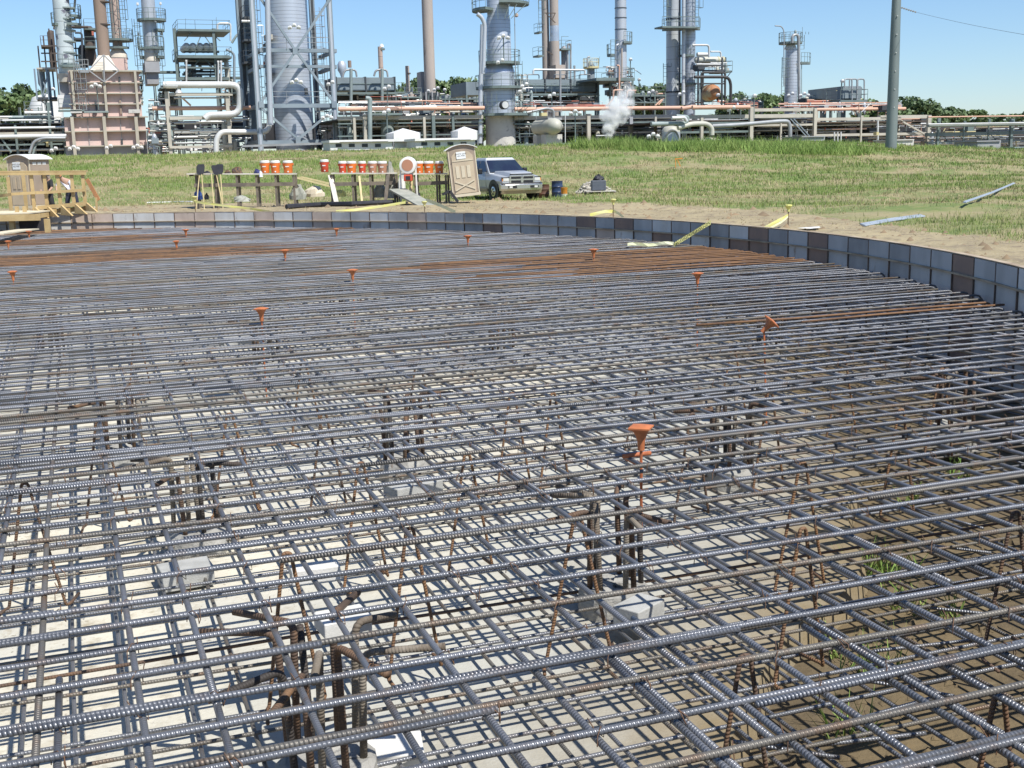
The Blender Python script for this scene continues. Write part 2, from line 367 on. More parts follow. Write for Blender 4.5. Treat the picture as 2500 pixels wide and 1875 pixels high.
# ================================================================== REBAR MATS
vB = ray(160, 411); vB.z = 0; dB = vB.normalized(); dA = Vector((dB.y, -dB.x, 0))
def AB(p): return p.x * dA.x + p.y * dA.y, p.x * dB.x + p.y * dB.y
def XY(a, b): return dA.x * a + dB.x * b, dA.y * a + dB.y * b
ca, cb = AB(TC)
SP = .233; DI = .0236
def bar_arrays(pts, r, n=8):
    pts = np.asarray(pts, float); m = len(pts)
    t = np.gradient(pts, axis=0); t /= np.linalg.norm(t, axis=1)[:, None]
    ref = np.array([0, 0, 1.0]) if abs(t[0, 2]) < .9 else np.array([1.0, 0, 0])
    u = np.cross(t, ref); l = np.linalg.norm(u, axis=1); 
    for i in range(m):
        if l[i] < .15: u[i] = u[i - 1] if i else np.array([0, 1., 0])
    u /= np.linalg.norm(u, axis=1)[:, None]; v = np.cross(u, t)
    th = np.arange(n) / n * 2 * PI
    V = pts[:, None] + r * (u[:, None] * np.cos(th)[None, :, None] + v[:, None] * np.sin(th)[None, :, None])
    i, j = np.meshgrid(np.arange(m - 1), np.arange(n), indexing='ij'); j2 = (j + 1) % n
    Fc = np.stack([i * n + j, i * n + j2, (i + 1) * n + j2, (i + 1) * n + j], -1).reshape(-1, 4)
    s = np.r_[0, np.cumsum(np.linalg.norm(np.diff(pts, axis=0), axis=1))]
    uv = np.stack([np.stack([s[i], j / n], -1), np.stack([s[i], (j + 1) / n], -1), np.stack([s[i + 1], (j + 1) / n], -1), np.stack([s[i + 1], j / n], -1)], -2).reshape(-1, 4, 2)
    # end caps as quads (n = 8: three quads each)
    if n == 8:
        k = (m - 1) * n
        capf = np.array([(0, 3, 2, 1), (0, 5, 4, 3), (0, 7, 6, 5), (k, k + 1, k + 2, k + 3), (k, k + 3, k + 4, k + 5), (k, k + 5, k + 6, k + 7)])
        Fc = np.r_[Fc, capf]; uv = np.r_[uv, np.zeros((6, 4, 2))]
    return V.reshape(-1, 3), Fc, uv
def chord(other, is_a, R_):
    """extent of a line inside the ring; A lines have constant b"""
    o_ = other - (cb if is_a else ca); h = R_ * R_ - o_ * o_
    if h <= .05: return None
    h = math.sqrt(h); c = ca if is_a else cb
    return c - h, c + h
def visible(a0, a1, fixed, is_a, z):
    """clip a line to the wedge in front of the camera, with a margin"""
    best = None
    s = np.linspace(a0, a1, 90)
    a, b = (s, np.full_like(s, fixed)) if is_a else (np.full_like(s, fixed), s)
    x = dA.x * a + dB.x * b; y = dA.y * a + dB.y * b
    ok = (y > 1.2) & (np.abs(x) < .47 * y + 2.2)
    if not ok.any(): return None
    i = np.where(ok)[0]; return s[i[0]], s[i[-1]]
def bar_pts(s0, s1, fixed, is_a, z, jit=.009, hook0=0, hook1=0, drift=0.0):
    n = max(4, int((s1 - s0) / 1.3)); s = np.linspace(s0, s1, n)
    ph, ph2 = rng.uniform(0, 6.28, 2); f_ = fixed + jit * np.sin(s * .55 + ph) + jit * .5 * np.sin(s * 1.7 + ph2) + drift * (s - s0)
    drift = drift + rng.normal(0, .0012); f_ = f_ + rng.normal(0, .0014) * (s - s.mean()); zz = z + .006 * np.sin(s * 1.1 + ph2) - .004 * np.sin(s * 2.3 + ph) + rng.uniform(-.003, .003)
    a, b = (s, f_) if is_a else (f_, s)
    P = np.stack([dA.x * a + dB.x * b, dA.y * a + dB.y * b, zz], -1)
    if hook1:
        d = P[-1] - P[-2]; d /= np.linalg.norm(d); e = P[-1]
        P = np.r_[P, [e + d * .05 + [0, 0, -.012], e + d * .085 + [0, 0, -.05], e + d * .095 + [0, 0, -.12], e + d * .095 + [0, 0, -hook1]]]
    return P
def rust_at(a, b, z):
    x, y = XY(a, b)
    return None
def px_b(px, py): return AB(WZ(px, py, MAT_Z))[1]
# bands of A lines that carry rusty bars: (b range, a range)
def band(p0, p1, alo, ahi): return (min(px_b(*p0), px_b(*p1)), max(px_b(*p0), px_b(*p1)), alo, ahi)
RUST = [band((1500, 668), (1500, 628), AB(WZ(1180, 660, MAT_Z))[0], 99), band((1500, 625), (1500, 612), AB(WZ(1300, 625, MAT_Z))[0], 99),
        band((1900, 605), (1900, 592), 4, 99), band((2300, 762), (2300, 740), AB(WZ(1950, 765, MAT_Z))[0], 99),
        band((200, 640), (200, 615), -99, AB(WZ(640, 600, MAT_Z))[0]), band((200, 592), (200, 578), -99, 3), band((200, 566), (200, 556), -99, 2.), band((700, 566), (700, 560), -99, 99),
        band((2300, 1260), (2300, 1240), AB(WZ(1960, 1262, MAT_Z))[0], 99)]
bars = {'upper': [], 'lower': []}       # (size, pts, r, material)
def put(mat_key, pts, r, m):
    d = np.hypot(pts[:, 0], pts[:, 1]); i = d.argmin()
    L = np.linalg.norm(pts[-1] - pts[0]); bars[mat_key].append((L / max(d.mean(), 2) ** 2 / max(d.min(), 2), pts, r, m))
def steel(p=(.74, .26, .0)):
    return random.choices(['bar_steel', 'bar_dull', 'bar_rust_dark'], p)[0]
bA0 = px_b(0, 1863)
# --- upper mat, A bars on top
k = -8; zA = MAT_Z - DI / 2
crossA = []
while True:
    b = bA0 + SP * k + random.uniform(-.022, .022); k += 1
    if b > cb + TR: break
    if b < .2: continue
    c = chord(b, True, TR - random.uniform(.1, .3))
    if not c: continue
    v = visible(c[0], c[1], b, True, zA)
    if not v: continue
    crossA.append(b)
    split = random.choice((-1.25, 1.3, -.2, 2.2, -2.4)) + random.uniform(-.35, .35)
    if b > 9: split = random.choice((-6, -2, 1.5, 5)) + random.uniform(-1.5, 1.5)
    rl = rr_ = None
    for b0, b1, alo, ahi in RUST:
        if b0 <= b <= b1:
            if ahi > 90: rr_ = 'bar_rust'; split = alo + random.uniform(-.7, .5) if alo > -90 else split
            else: rl = 'bar_rust' if random.random() < .7 else 'bar_rust_dark'; split = ahi + random.uniform(-.7, .7)
            if alo < -90 and ahi > 90: rl = rr_ = 'bar_rust_dark'
    lap = random.uniform(1.2, 2.0)
    s0, s1 = v; hk = .3 if (s1 > c[1] - .5 and random.random() < .45) else 0
    if split > s1 - .6 or split < s0 + .6:
        put('upper', bar_pts(s0, s1, b, True, zA, hook1=hk), DI / 2, (rr_ if split < s0 else rl) or steel())
    else:
        sgn = random.choice((-1, 1))
        put('upper', bar_pts(s0, split + lap / 2, b, True, zA, .006), DI / 2, rl or steel())
        if random.random() < .45 and b < 14:
            e = split + random.choice((-3.6, 3.4, 4.6)) + random.uniform(-.5, .5)
            if s0 + .5 < e < s1 - 2: put('upper', bar_pts(e, min(e + random.uniform(1.4, 2.4), s1), b - sgn * (DI + .001) * (1 if e < split else -.0) + (2 * sgn * (DI + .001) if e > split else 0), True, zA, .006), DI / 2, steel())
        put('upper', bar_pts(split - lap / 2, s1, b + sgn * (DI + .001), True, zA, .006, hook1=hk, drift=-sgn * DI / max(s1 - split, 3) * .6), DI / 2, rr_ or steel())
# --- upper mat, B bars under them
k = -60; zB = zA - DI
b_px = AB(WZ(135, 1600, zB))[0]
crossB = []
while k < 190:
    a = b_px + .247 * k + random.uniform(-.018, .018); k += 1
    c = chord(a, False, TR - random.uniform(.1, .3))
    if not c: continue
    v = visible(c[0], c[1], a, False, zB)
    if not v: continue
    crossB.append(a); s0, s1 = v
    sp_ = random.choice((3.2, 8, 6.4, 12, 14.5)) + random.uniform(-.8, .8)
    sgn = random.choice((-1, 1))
    if s0 + .8 < sp_ < s1 - .8:
        put('upper', bar_pts(s0, sp_ + .5, a, False, zB, .006), DI / 2, steel((.85, .15, .0)))
        put('upper', bar_pts(sp_ - .5, s1, a + sgn * (DI + .001), False, zB, .006, drift=-sgn * DI / max(s1 - sp_, 3) * .6), DI / 2, steel((.85, .15, .0)))
    else: put('upper', bar_pts(s0, s1, a, False, zB), DI / 2, steel((.85, .15, .0)))
# --- a few A bars slung under the B bars
b = bA0 + SP * .42
zA2 = zB - DI
while b < 16:
    c = chord(b, True, TR - .2); v = visible(c[0], c[1], b, True, zA2)
    if v: put('upper', bar_pts(v[0], v[1], b, True, zA2), DI / 2, steel())
    b += random.choice((1.16, 1.63, 2.1)) + random.uniform(-.03, .03)
# --- lower mat
rl_ = DI / 2 * .82
b = .35; 
while b < cb + TR:
    c = chord(b, True, TR - .35)
    if c:
        v = visible(c[0], c[1], b, True, LOW_Z)
        if v: put('lower', bar_pts(v[0], v[1], b, True, LOW_Z + random.uniform(-.004, .01)), rl_, steel((.6, .38, .02)))
    b += .243 + random.uniform(-.025, .025)
a = -15.3
while a < 18:
    c = chord(a, False, TR - .35)
    if c:
        v = visible(c[0], c[1], a, False, LOW_Z)
        if v: put('lower', bar_pts(v[0], v[1], a, False, LOW_Z - DI + random.uniform(-.004, .004)), rl_, steel((.6, .38, .02)))
    a += .247 + random.uniform(-.025, .025)
# loose skewed bars on the bottom at the right
for (p, q) in (((2050, 1650), (2330, 1700)), ((2080, 1760), (2290, 1700)), ((2130, 1590), (2400, 1560)), ((1990, 1820), (2260, 1790)), ((2230, 1480), (2420, 1500)), ((2190, 1230), (2400, 1290)), ((1790, 1810), (2050, 1850)), ((2260, 1330), (2420, 1350))):
    P0 = WZ(*p, LOW_Z - .02); P1 = WZ(*q, LOW_Z + .0)
    put('lower', np.array([P0 + (P1 - P0) * u for u in np.linspace(0, 1, 5)]), rl_, 'bar_steel')
LAB = {'upper': ('upper_rebar_mat', 'upper rebar mat of long ribbed steel bars tied in a grid'), 'lower': ('lower_rebar_mat', 'lower rebar mat seen through the upper bars, just above the pale slab')}
MAT_T = {}
for key in ('upper', 'lower'):
    T = thing(LAB[key][0], LAB[key][1], 'rebar', (0, 5, MAT_Z if key == 'upper' else LOW_Z)); MAT_T[key] = T
    L = sorted(bars[key], key=lambda q: -q[0]); off = np.array(T.location)
    for s_, pts, r, m in L[:300]:
        V, Fc, uv = bar_arrays(pts - off, r); np_mesh('bar', V, Fc, m, T, uv)
    for m in ('bar_steel', 'bar_dull', 'bar_rust', 'bar_rust_dark'):
        acc = [bar_arrays(q[1] - off, q[2]) for q in L[300:] if q[3] == m]
        if acc:
            n0 = np.cumsum([0] + [len(x[0]) for x in acc[:-1]])
            o = np_mesh('far_bars', np.concatenate([x[0] for x in acc]), np.concatenate([x[1] + n0[i] for i, x in enumerate(acc)]), m, T, np.concatenate([x[2] for x in acc])); o['kind'] = 'stuff'
# tie wires at crossings
acc = []
for b in crossA:
    for a in crossB:
        x, y = XY(a, b); d = math.hypot(x, y)
        if y < 2.2 or d > 11 or abs(x) > .47 * y + .3 or random.random() > (.5 if d < 7 else .25): continue
        s_ = DI * .85; tw = random.uniform(.02, .055); q = random.uniform(-1, 1); sg = random.choice((-1, 1))
        loc = [(-s_, -sg * s_, zB - .012), (-s_ * .9, -sg * s_ * .9, zA - .004), (0, 0, zA + DI * .56), (s_ * .9, sg * s_ * .9, zA - .002), (s_, sg * s_ * 1.1, zB - .01), (s_ * .3 + q * .02, sg * .03, zB + .01), (q * tw, sg * .02 + tw * .6, zA + .01 + tw * .3)]
        P = np.array([[x + dA.x * u + dB.x * v_, y + dA.y * u + dB.y * v_, z] for u, v_, z in loc])
        acc.append(bar_arrays(P - np.array(MAT_T['upper'].location), .0019, 4))
n0 = np.cumsum([0] + [len(x[0]) for x in acc[:-1]])
o = np_mesh('tie_wires', np.concatenate([x[0] for x in acc]), np.concatenate([x[1] + n0[i] for i, x in enumerate(acc)]), 'tie_wire', MAT_T['upper']); o['kind'] = 'stuff'

# ------------------------------------------------------------------ bent rusty support bars between the mats
off = np.array(MAT_T['upper'].location)
def standee(px, py, spread=.30, hgt=None, rot=0.0, m='bar_rust'):
    top = WZ(px, py, zB - .01); c_, s_ = math.cos(rot), math.sin(rot)
    u = Vector((dA.x * c_ + dB.x * s_, dA.y * c_ + dB.y * s_, 0)); w_ = Vector((-u.y, u.x, 0))
    zb = LOW_Z + .01; T_ = top
    P = [T_ - u * spread * .5 - w_ * .16, T_ - u * spread * .5 - w_ * .03, T_ - u * spread * .45]
    P = [Vector((p.x, p.y, zb)) for p in P]
    P += [Vector((T_.x, T_.y, T_.z)) - u * .016, Vector((T_.x, T_.y, T_.z)) + u * .016]
    Q = [T_ + u * spread * .45, T_ + u * spread * .5 + w_ * .03, T_ + u * spread * .5 + w_ * .18]
    P += [Vector((q.x, q.y, zb)) for q in Q]
    V, Fc, uv = bar_arrays(np.array(rnd_path(P, .035, 4)) - off, .0088); np_mesh('standee', V, Fc, random.choice(('bar_rust', 'bar_rust_dark', 'bar_rust')), MAT_T['upper'], uv)
for px, py in ((880, 1130), (1000, 1290), (700, 1350), (1410, 1265), (1820, 1600), (1960, 1130), (1690, 1010), (1350, 960), (1960, 1290), (2440, 1700), (1140, 1110), (790, 1010), (560, 1010), (1570, 900), (1880, 950), (2200, 1000), (2480, 1250), (240, 1030), (330, 800), (1020, 880), (1250, 960), (740, 880), (2060, 880), (2300, 900), (1790, 850), (60, 1180)):
    standee(px, py, random.uniform(.26, .36), rot=random.uniform(-.35, .35))
# ------------------------------------------------------------------ pile heads with dowels
def pile(px, py, label, n=7, rr_=.15, seed=0, hook=True, top=-.01):
    R_ = random.Random(seed); c = WZ(px, py, SLAB_Z); T = thing('pile_dowels', label, 'pile', (c.x, c.y, SLAB_Z), 'pile heads with upright dowel bars')
    mb = MB(); prof = [(.20, -.05), (.205, .06), (.195, .13), (.17, .165), (.0, .15)]
    mb.lathe(c, prof, 14); mb.v = [(x + R_.uniform(-.014, .014), y + R_.uniform(-.014, .014), z + R_.uniform(-.016, .016)) for x, y, z in mb.v]
    mb.build('pile_head', 'rough_concrete', T)
    o_ = np.array(T.location)
    for i in range(n):
        a = 2 * PI * i / n + R_.uniform(-.25, .25); x, y = c.x + rr_ * math.cos(a), c.y + rr_ * math.sin(a)
        tz = top - R_.uniform(.02, .14); l = R_.uniform(.2, .34); lean = R_.uniform(-.03, .03)
        P = [(x, y, SLAB_Z + .1), (x + lean, y, tz)]
        if hook and R_.random() < .8:
            P = [(x, y, SLAB_Z + .1), (x + lean * .7, y, tz - .1), (x + lean, y, tz), (x + lean + l * math.cos(a), y + l * math.sin(a), tz + R_.uniform(-.03, .02))]
            pts = np.array(rnd_path(P, .09, 5))
        else: pts = np.array([Vector(P[0]).lerp(Vector(P[1]), u) for u in (0, .5, 1)])
        V, Fc, uv = bar_arrays(pts - o_, .0155); np_mesh('dowel', V, Fc, R_.choice(('bar_dusty', 'bar_rust_dark', 'bar_rust_dark', 'bar_dark')), T, uv)
PILES = [((800, 1935), 'dowel cluster with two white blocks resting on its hooked ends', 10), ((1500, 1490), 'dowel cluster under the nearest orange cap'), ((1785, 1185), 'dowel cluster behind and right of the nearest orange cap'),
         ((485, 1345), 'dowel cluster left of the white blocks, its hooks fanned out'), ((305, 1140), 'dowel cluster near the left edge of the mat'), ((990, 1165), 'dowel cluster straight behind the two white blocks'),
         ((655, 915), 'dowel cluster beside the grey block'), ((1225, 880), 'dowel cluster in mid mat, behind the nearest orange cap'), ((130, 890), 'far dowel cluster at the left edge'),
         ((1880, 870), 'dowel cluster by the tilted orange cap'), ((2330, 1080), 'dowel cluster in the shade at the right edge'), ((820, 800), 'small far dowel cluster below a standing orange cap')]
for i, q in enumerate(PILES): pile(q[0][0], q[0][1], q[1], q[2] if len(q) > 2 else random.choice((8, 9, 10)), seed=i)
# ------------------------------------------------------------------ concrete blocks
def block(px, py, z, l, w_, h, m, label, rot=.1):
    c = WZ(px, py, z); ang = math.atan2(dA.y, dA.x) + rot
    q = MB(); q.box((-l / 2, -w_ / 2, 0), (l / 2, w_ / 2, h), Matrix.Translation(c) @ Matrix.Rotation(ang, 4, 'Z'))
    single('concrete_block', q, m, label, 'block', 'loose concrete blocks in the rebar', bevel=.006)
block(838, 1535, -.115, .20, .15, .065, 'white_block', 'bright white concrete block lying across rusty dowel ends, nearest of all')
block(770, 1415, -.115, .22, .10, .07, 'white_block', 'white block just behind the nearest one, grey side to the camera', -.05)
block(575, 840, -.10, .30, .18, .08, 'grey_block', 'grey block beside the standing orange cap at left of centre', .2)
block(1560, 1515, SLAB_Z + .10, .24, .16, .10, 'grey_block', 'broken pale block at the foot of the dowels under the orange cap', .5)
block(1010, 1215, SLAB_Z + .02, .40, .2, .12, 'grey_block', 'grey block flat on the slab before the middle dowel cluster', .3)
block(960, 1860, SLAB_Z + .02, .25, .2, .08, 'white_block', 'white block low on the slab at the bottom edge', -.2)
block(455, 1425, SLAB_Z + .02, .30, .2, .12, 'grey_block', 'rough grey block low at the left, under the hooked dowels', .1)
# ------------------------------------------------------------------ orange caps on stakes
CAPS = [((1565, 1040), 'nearest orange safety cap on a painted stake', 0), ((637, 752), 'orange cap showing its dimpled top, left of centre', 0), ((1872, 778), 'orange cap tipped over to one side, right of centre', .75), ((860, 658), 'orange cap in mid mat, below the coolers', 0),
        ((30, 662), 'orange cap at the far left edge of the mat, nearer row', 0), ((1449, 608), 'orange cap before the rusty bars at right', 0), ((1142, 575), 'orange cap in the back row, below the pickup', 0), ((695, 610), 'dark orange cap in the second back row', 0), ((1703, 666), 'orange cap beside the rusty band at right', 0),
        ((821, 558), 'small far orange cap by the middle of the form', 0), ((453, 560), 'small far orange cap below the table of tools', 0), ((430, 588), 'small orange cap just nearer than the one below the tool table', 0), ((70, 564), 'small far orange cap under the timber walkway', 0), ((19, 588), 'small far orange cap by the left border', 0)]
for (px, py), lab, tilt in CAPS:
    h = .17; p = WZ(px, py, MAT_Z + h); T = thing('rebar_cap', lab, 'safety cap', (p.x, p.y, MAT_Z), 'orange mushroom caps on stakes')
    R3 = Matrix.Translation(p - Vector((0, 0, .075))) @ Matrix.Rotation(tilt, 4, 'Y') @ Matrix.Rotation(random.uniform(0, 1.5), 4, 'Z')
    q = MB(); n = 16; s_ = .058
    def sq(r, k, z):
        out = []
        for j in range(n):
            a = 2 * PI * j / n + PI / 4; ca_, sa_ = math.cos(a), math.sin(a); m_ = max(abs(ca_), abs(sa_)); rr2 = r * ((1 - k) + k / m_)
            out.append(R3 @ Vector((rr2 * ca_, rr2 * sa_, z)))
        return out
    q.loft([sq(.019, 0, -.06), sq(.021, 0, -.01), sq(.03, .1, .02), sq(.042, .5, .05), sq(s_ * .95, 1, .062), sq(s_, 1, .064), sq(s_, 1, .072), sq(s_ * .55, .6, .080), sq(.012, 0, .083)])
    q.build('cap', 'orange_cap', T, True)
    q = MB(); q.tube([(p.x + .12 * tilt * .2, p.y, SLAB_Z - .05), (p.x - tilt * .03, p.y, MAT_Z + h - .10)], .008, 6); q.build('stake', 'orange_paint', T)

# orange over-spray on the bars beside the caps
for (px, py), lab, tilt in CAPS[:1]:
    p = WZ(px, py, MAT_Z + .17); a, b = AB(p); bb = min(crossA, key=lambda q: abs(q - b)); aa = min(crossB, key=lambda q: abs(q - a)); off = np.array(MAT_T['upper'].location)
    for pts in ([XY(a - .07 + u * .17, bb) + (zA,) for u in (0, .5, 1)], [XY(aa, b - .05 + u * .16) + (zB,) for u in (0, .5, 1)]):
        V, Fc, uv = bar_arrays(np.array(pts) - off, DI / 2 + .0012); np_mesh('paint_mark', V, Fc, 'orange_paint', MAT_T['upper'], uv)
# ================================================================== SITE THINGS between the pit and the plant
M_('lumber', (.52, .38, .18), (.44, .31, .14), 3, .8, bump=.002, bsc=30, c3=(.36, .24, .11), sc3=7, lo3=.6, hi3=.75)
M_('lumber_red', (.42, .20, .08), (.34, .16, .07), 3, .8)
M_('plywood', (.66, .58, .42), (.58, .50, .34), 3, .8)
M_('shade_dark', (.05, .045, .05), (.03, .03, .035), 3, .9)  # near-black colour painted in for the shade beneath the walkway landing
M_('toilet_tan', (.50, .41, .29), (.44, .36, .26), 1.5, .6)
M_('toilet_dark', (.33, .26, .20), (.28, .225, .175), 1.5, .6)
M_('toilet_light', (.60, .53, .40), (.54, .47, .35), 1.5, .6)
M_('white_plastic', (.74, .73, .70), (.68, .67, .62), 3, .5)
M_('sign_white', (.78, .80, .80), (.74, .76, .74), 3, .5)
M_('cooler_orange', (.66, .17, .03), (.60, .15, .03), 4, .45)
M_('cooler_red', (.55, .075, .03), (.48, .065, .03), 4, .45)
M_('cooler_faded', (.42, .20, .12), (.36, .19, .12), 2, .55)
M_('table_top', (.62, .58, .50), (.50, .46, .40), 4, .75)
M_('table_leg', (.20, .165, .125), (.13, .11, .09), 3, .85)
M_('handle_wood', (.60, .50, .27), (.52, .42, .22), 3, .7)
M_('black_rubber', (.018, .018, .025), (.03, .03, .035), 4, .6)
M_('blue_plastic', (.02, .055, .20), (.015, .04, .15), 4, .5)
M_('brown_cloth', (.16, .10, .05), (.05, .04, .05), 14, .95)
M_('blue_cloth', (.045, .05, .16), (.03, .035, .09), 8, .95)
M_('grey_tarp', (.34, .34, .29), (.25, .26, .22), 3, .7, bump=.02, bsc=6)
M_('drum_blue', (.03, .055, .12), (.02, .035, .075), 3, .4, c3=(.10, .10, .12), sc3=9)
M_('drum_rust', (.16, .07, .04), (.09, .05, .035), 5, .75)
M_('bucket_orange', (.62, .24, .03), (.55, .2, .03), 5, .5)
M_('stone', (.50, .47, .40), (.36, .33, .27), 9, .95, bump=.01, bsc=20)
M_('bin_grey', (.10, .115, .14), (.08, .09, .11), 5, .6)
M_('pvc_blue', (.33, .37, .42), (.26, .30, .35), 3, .5)
M_('skin', (.42, .26, .18), (.38, .23, .16), 8, .6)
M_('shirt_white', (.72, .73, .78), (.62, .64, .70), 6, .9)
M_('trouser_navy', (.028, .03, .05), (.02, .02, .035), 6, .9)
M_('shirt_black', (.02, .02, .025), (.03, .03, .03), 6, .9)
M_('hat_tan', (.42, .20, .08), (.36, .17, .07), 6, .5)
M_('rust_pole', (.17, .11, .06), (.11, .075, .045), 4, .8)
M_('puddle', (.36, .36, .34), (.28, .27, .25), 2, .25)

# ------------------------------------------------------------------ timber walkway at the left, over the form
YW = 32.2
T = thing('timber_walkway', 'new timber walkway with handrail leaning over the form at left', 'walkway', W(100, 505, YW))
def lum(pts, a, b, Y0=YW, m='lumber', name='timber', Y1=None):
    p, q = W(*pts[0], Y0), W(*pts[1], Y1 if Y1 else Y0); x = MB(); x.bar(p, q, a, b); x.build(name, m, T)
for px, y0, y1, dy in ((27, 432, 508, 1.3), (64, 428, 503, 1.3), (84.5, 421, 512, 0), (115.5, 421, 504, 0), (148, 420, 501, 0), (181, 420, 498, 0), (208, 420, 495, 0)):
    s = W(px, y1, YW + dy); q = MB(); q.box((s.x - .045, s.y - .02, s.z - .12), (s.x + .045, s.y + .02, W(px, y0, YW + dy).z)); q.build('post', 'lumber', T)
lum(((-60, 424), (210, 422)), .04, .10, YW - .05, 'lumber', 'top_rail'); lum(((-60, 419), (212, 417.5)), .15, .03, YW, 'lumber', 'rail_cap')
lum(((-60, 487), (30, 474)), .04, .075, YW + 1.2, 'lumber', 'mid_rail', YW - .06); lum(((28, 474), (95, 470)), .04, .075, YW - .06, 'lumber', 'mid_rail'); lum(((88, 471), (208, 464)), .04, .075, YW - .07, 'lumber', 'mid_rail')
lum(((92, 507), (210, 497.5)), .05, .10, YW - .08, 'lumber', 'edge_beam'); lum(((85, 517), (232, 506)), .3, .04, YW + .3, 'plywood', 'deck_board')
lum(((85, 519), (225, 508)), .04, .12, YW + .12, 'lumber', 'edge_beam')
lum(((212, 437), (241, 489)), .04, .10, YW, 'lumber_red', 'sloping_rail'); lum(((235.5, 482), (236, 516)), .05, .05, YW, 'lumber', 'post')
for p in ((84, 506, 118, 533), (115, 503, 141, 530), (148, 500, 176, 527), (182, 497, 211, 523), (210, 495, 236, 517)):
    a = W(p[0], p[1], YW - .1); b = W(p[0], p[3] - 2, YW - .1); c = W(p[2], p[3], YW - .45); q = MB(); q.prism([a, b, c], (0, .05, 0)) if False else q.prism([a, b, c], Vector((.035, .03, 0))); q.build('gusset', 'lumber', T)
# landing over the pit, further left
zl = W(40, 519, 30.9).z
xa, xb_ = W(-80, 519, 30.9).x, W(83, 519, 30.9).x
q = MB(); q.box((xa, 30.55, zl - .03), (xb_, 32.4, zl)); q.build('landing', 'plywood', T)
q = MB(); q.box((xa, 30.47, zl - .20), (W(98, 530, 30.5).x, 30.52, zl - .035)); q.build('front_beam', 'lumber', T)
q = MB(); q.box((xa, 30.56, zl - .17), (xb_, 31.9, zl - .05)); q.build('joist', 'lumber', T)
for px in (39, 124):
    s = W(px, 545, 30.9); q = MB(); q.box((s.x - .06, 30.6, SLAB_Z), (s.x + .06, 30.72, zl - .172)); q.build('leg', 'lumber', T)
q = MB(); q.box((W(43, 550, 31.2).x, 31.3, MAT_Z - .2), (W(119, 550, 31.2).x, 31.36, zl - .18)); q.build('dark_board', 'shade_dark', T)  # dark sheet standing in for the shadow beneath the landing
for (a, b) in (((40, 500), (40, 512)), ((58, 497), (58, 506))):
    s = W(a[0], b[1], 31.2); q = MB(); q.box((s.x - .04, 31.2, zl + .002), (s.x + .04, 31.28, zl + .15)); q.build('block', 'lumber', T)
q = MB(); q.bar(W(-20, 572, 26), W(70, 560, 29.5), .5, .03); single('plywood_sheet', q, 'plywood', 'pale plywood sheet lying on the rebar under the walkway', 'plywood')

# ------------------------------------------------------------------ portable toilets
def toilet(px, py, Y, rz, label, tilt=0.0, name='portable_toilet', xb=False, sgn='WHITZ QUIK\n452-7940'):
    p = W(px, py, Y); T = thing(name, label, 'toilet', (p.x, p.y, p.z), 'tan portable toilets', rz=rz if rz else 1e-6); T.rotation_euler = (0, tilt, rz)
    w_, d_, h = .58, .58, 2.02
    q = MB(); q.box((-w_, -d_, .12), (w_, d_, h)); q.build('wall', 'toilet_dark', T, local=True, bevel=.03)
    q = MB(); q.box((-w_ - .04, -d_ - .05, 0), (w_ + .04, d_ + .04, .118)); q.build('skid', 'toilet_light', T, local=True)
    fr = [(-.46, -.001), (.46, -.001), (.46, 1.58), (.30, 1.74), (0, 1.80), (-.30, 1.74), (-.46, 1.58)]
    q = MB(); q.prism([(x, -d_ - .032, z + .14) for x, z in fr], (0, .03, 0)); D = q.build('door', 'toilet_tan', T, local=True)
    for x in (-.26, -.02, .22):
        q = MB(); q.box((x - .075, -d_ - .052, .80), (x + .075, -d_ - .034, 1.30)); q.build('panel_rib', 'toilet_light' if xb else 'toilet_tan', D, local=True)
    q = MB(); q.prism([(-.5, -d_ - .05, 1.50), (.5, -d_ - .05, 1.50), (.0, -d_ - .05, 1.62)], (0, .016, 0)); q.build('lintel', 'toilet_light', D, local=True)
    if xb:
        for s in (-1, 1):
            q = MB(); q.bar((-.42 * s, -d_ - .05 - .012 * (s > 0), .28), (.42 * s, -d_ - .05 - .012 * (s > 0), .66), .02, .05, Vector((0, 0, 1))); q.build('brace', 'toilet_light', D, local=True)
    S = MB(); S.box((-.24, -d_ - .066, 1.60), (.16, -d_ - .054, 1.90)); s = S.build('sign', 'sign_white', D, local=True)
    text('sign_lettering', sgn, .085, 'ink', D, Matrix.Translation((-.04, -d_ - .069, 1.76)) @ Matrix.Rotation(PI / 2, 4, 'X'))
    for x in (-w_ - .012, w_ - .03):
        q = MB(); q.box((x, -d_ - .012, .1), (x + .045, -d_ + .03, h - .02)); q.build('corner_post', 'toilet_light', T, local=True)
    q = MB(); ring = []
    for yy in (-d_ - .09, d_ + .09):
        top = [(x, yy, h + .20 - .20 * (x / .70) ** 2) for x in np.linspace(-.70, .70, 9)]
        bot = [(x, yy, h + .17 - .20 * (x / .70) ** 2) for x in np.linspace(.70, -.70, 9)]
        ring.append(top + bot)
    q.loft(ring); R = q.build('roof', 'white_plastic', T, local=True)
    q = MB(); q.prism([(x, -d_ + .01, h + .168 - .20 * (x / .70) ** 2) for x in np.linspace(-.56, .56, 7)] + [(.56, -d_ + .01, h - .01), (-.56, -d_ + .01, h - .01)], (0, 2 * d_ - .02, 0)); q.build('gable', 'toilet_dark', T, local=True)
    for i in range(3):
        q = MB(); q.box((w_ - .002, -.38 + i * .28, 1.78), (w_ + .008, -.18 + i * .28, 1.88)); q.build('vent', 'white_plastic', T, local=True)
    T.scale = (.93, .93, .93)
    return T
toilet(80, 507, 46.5, -.38, 'tan portable toilet with pale arched roof behind the timber walkway')
toilet(1137, 478, 48, .10, 'tan portable toilet tipped to one side beside the pickup, cross brace on its door', tilt=-.09, xb=True)

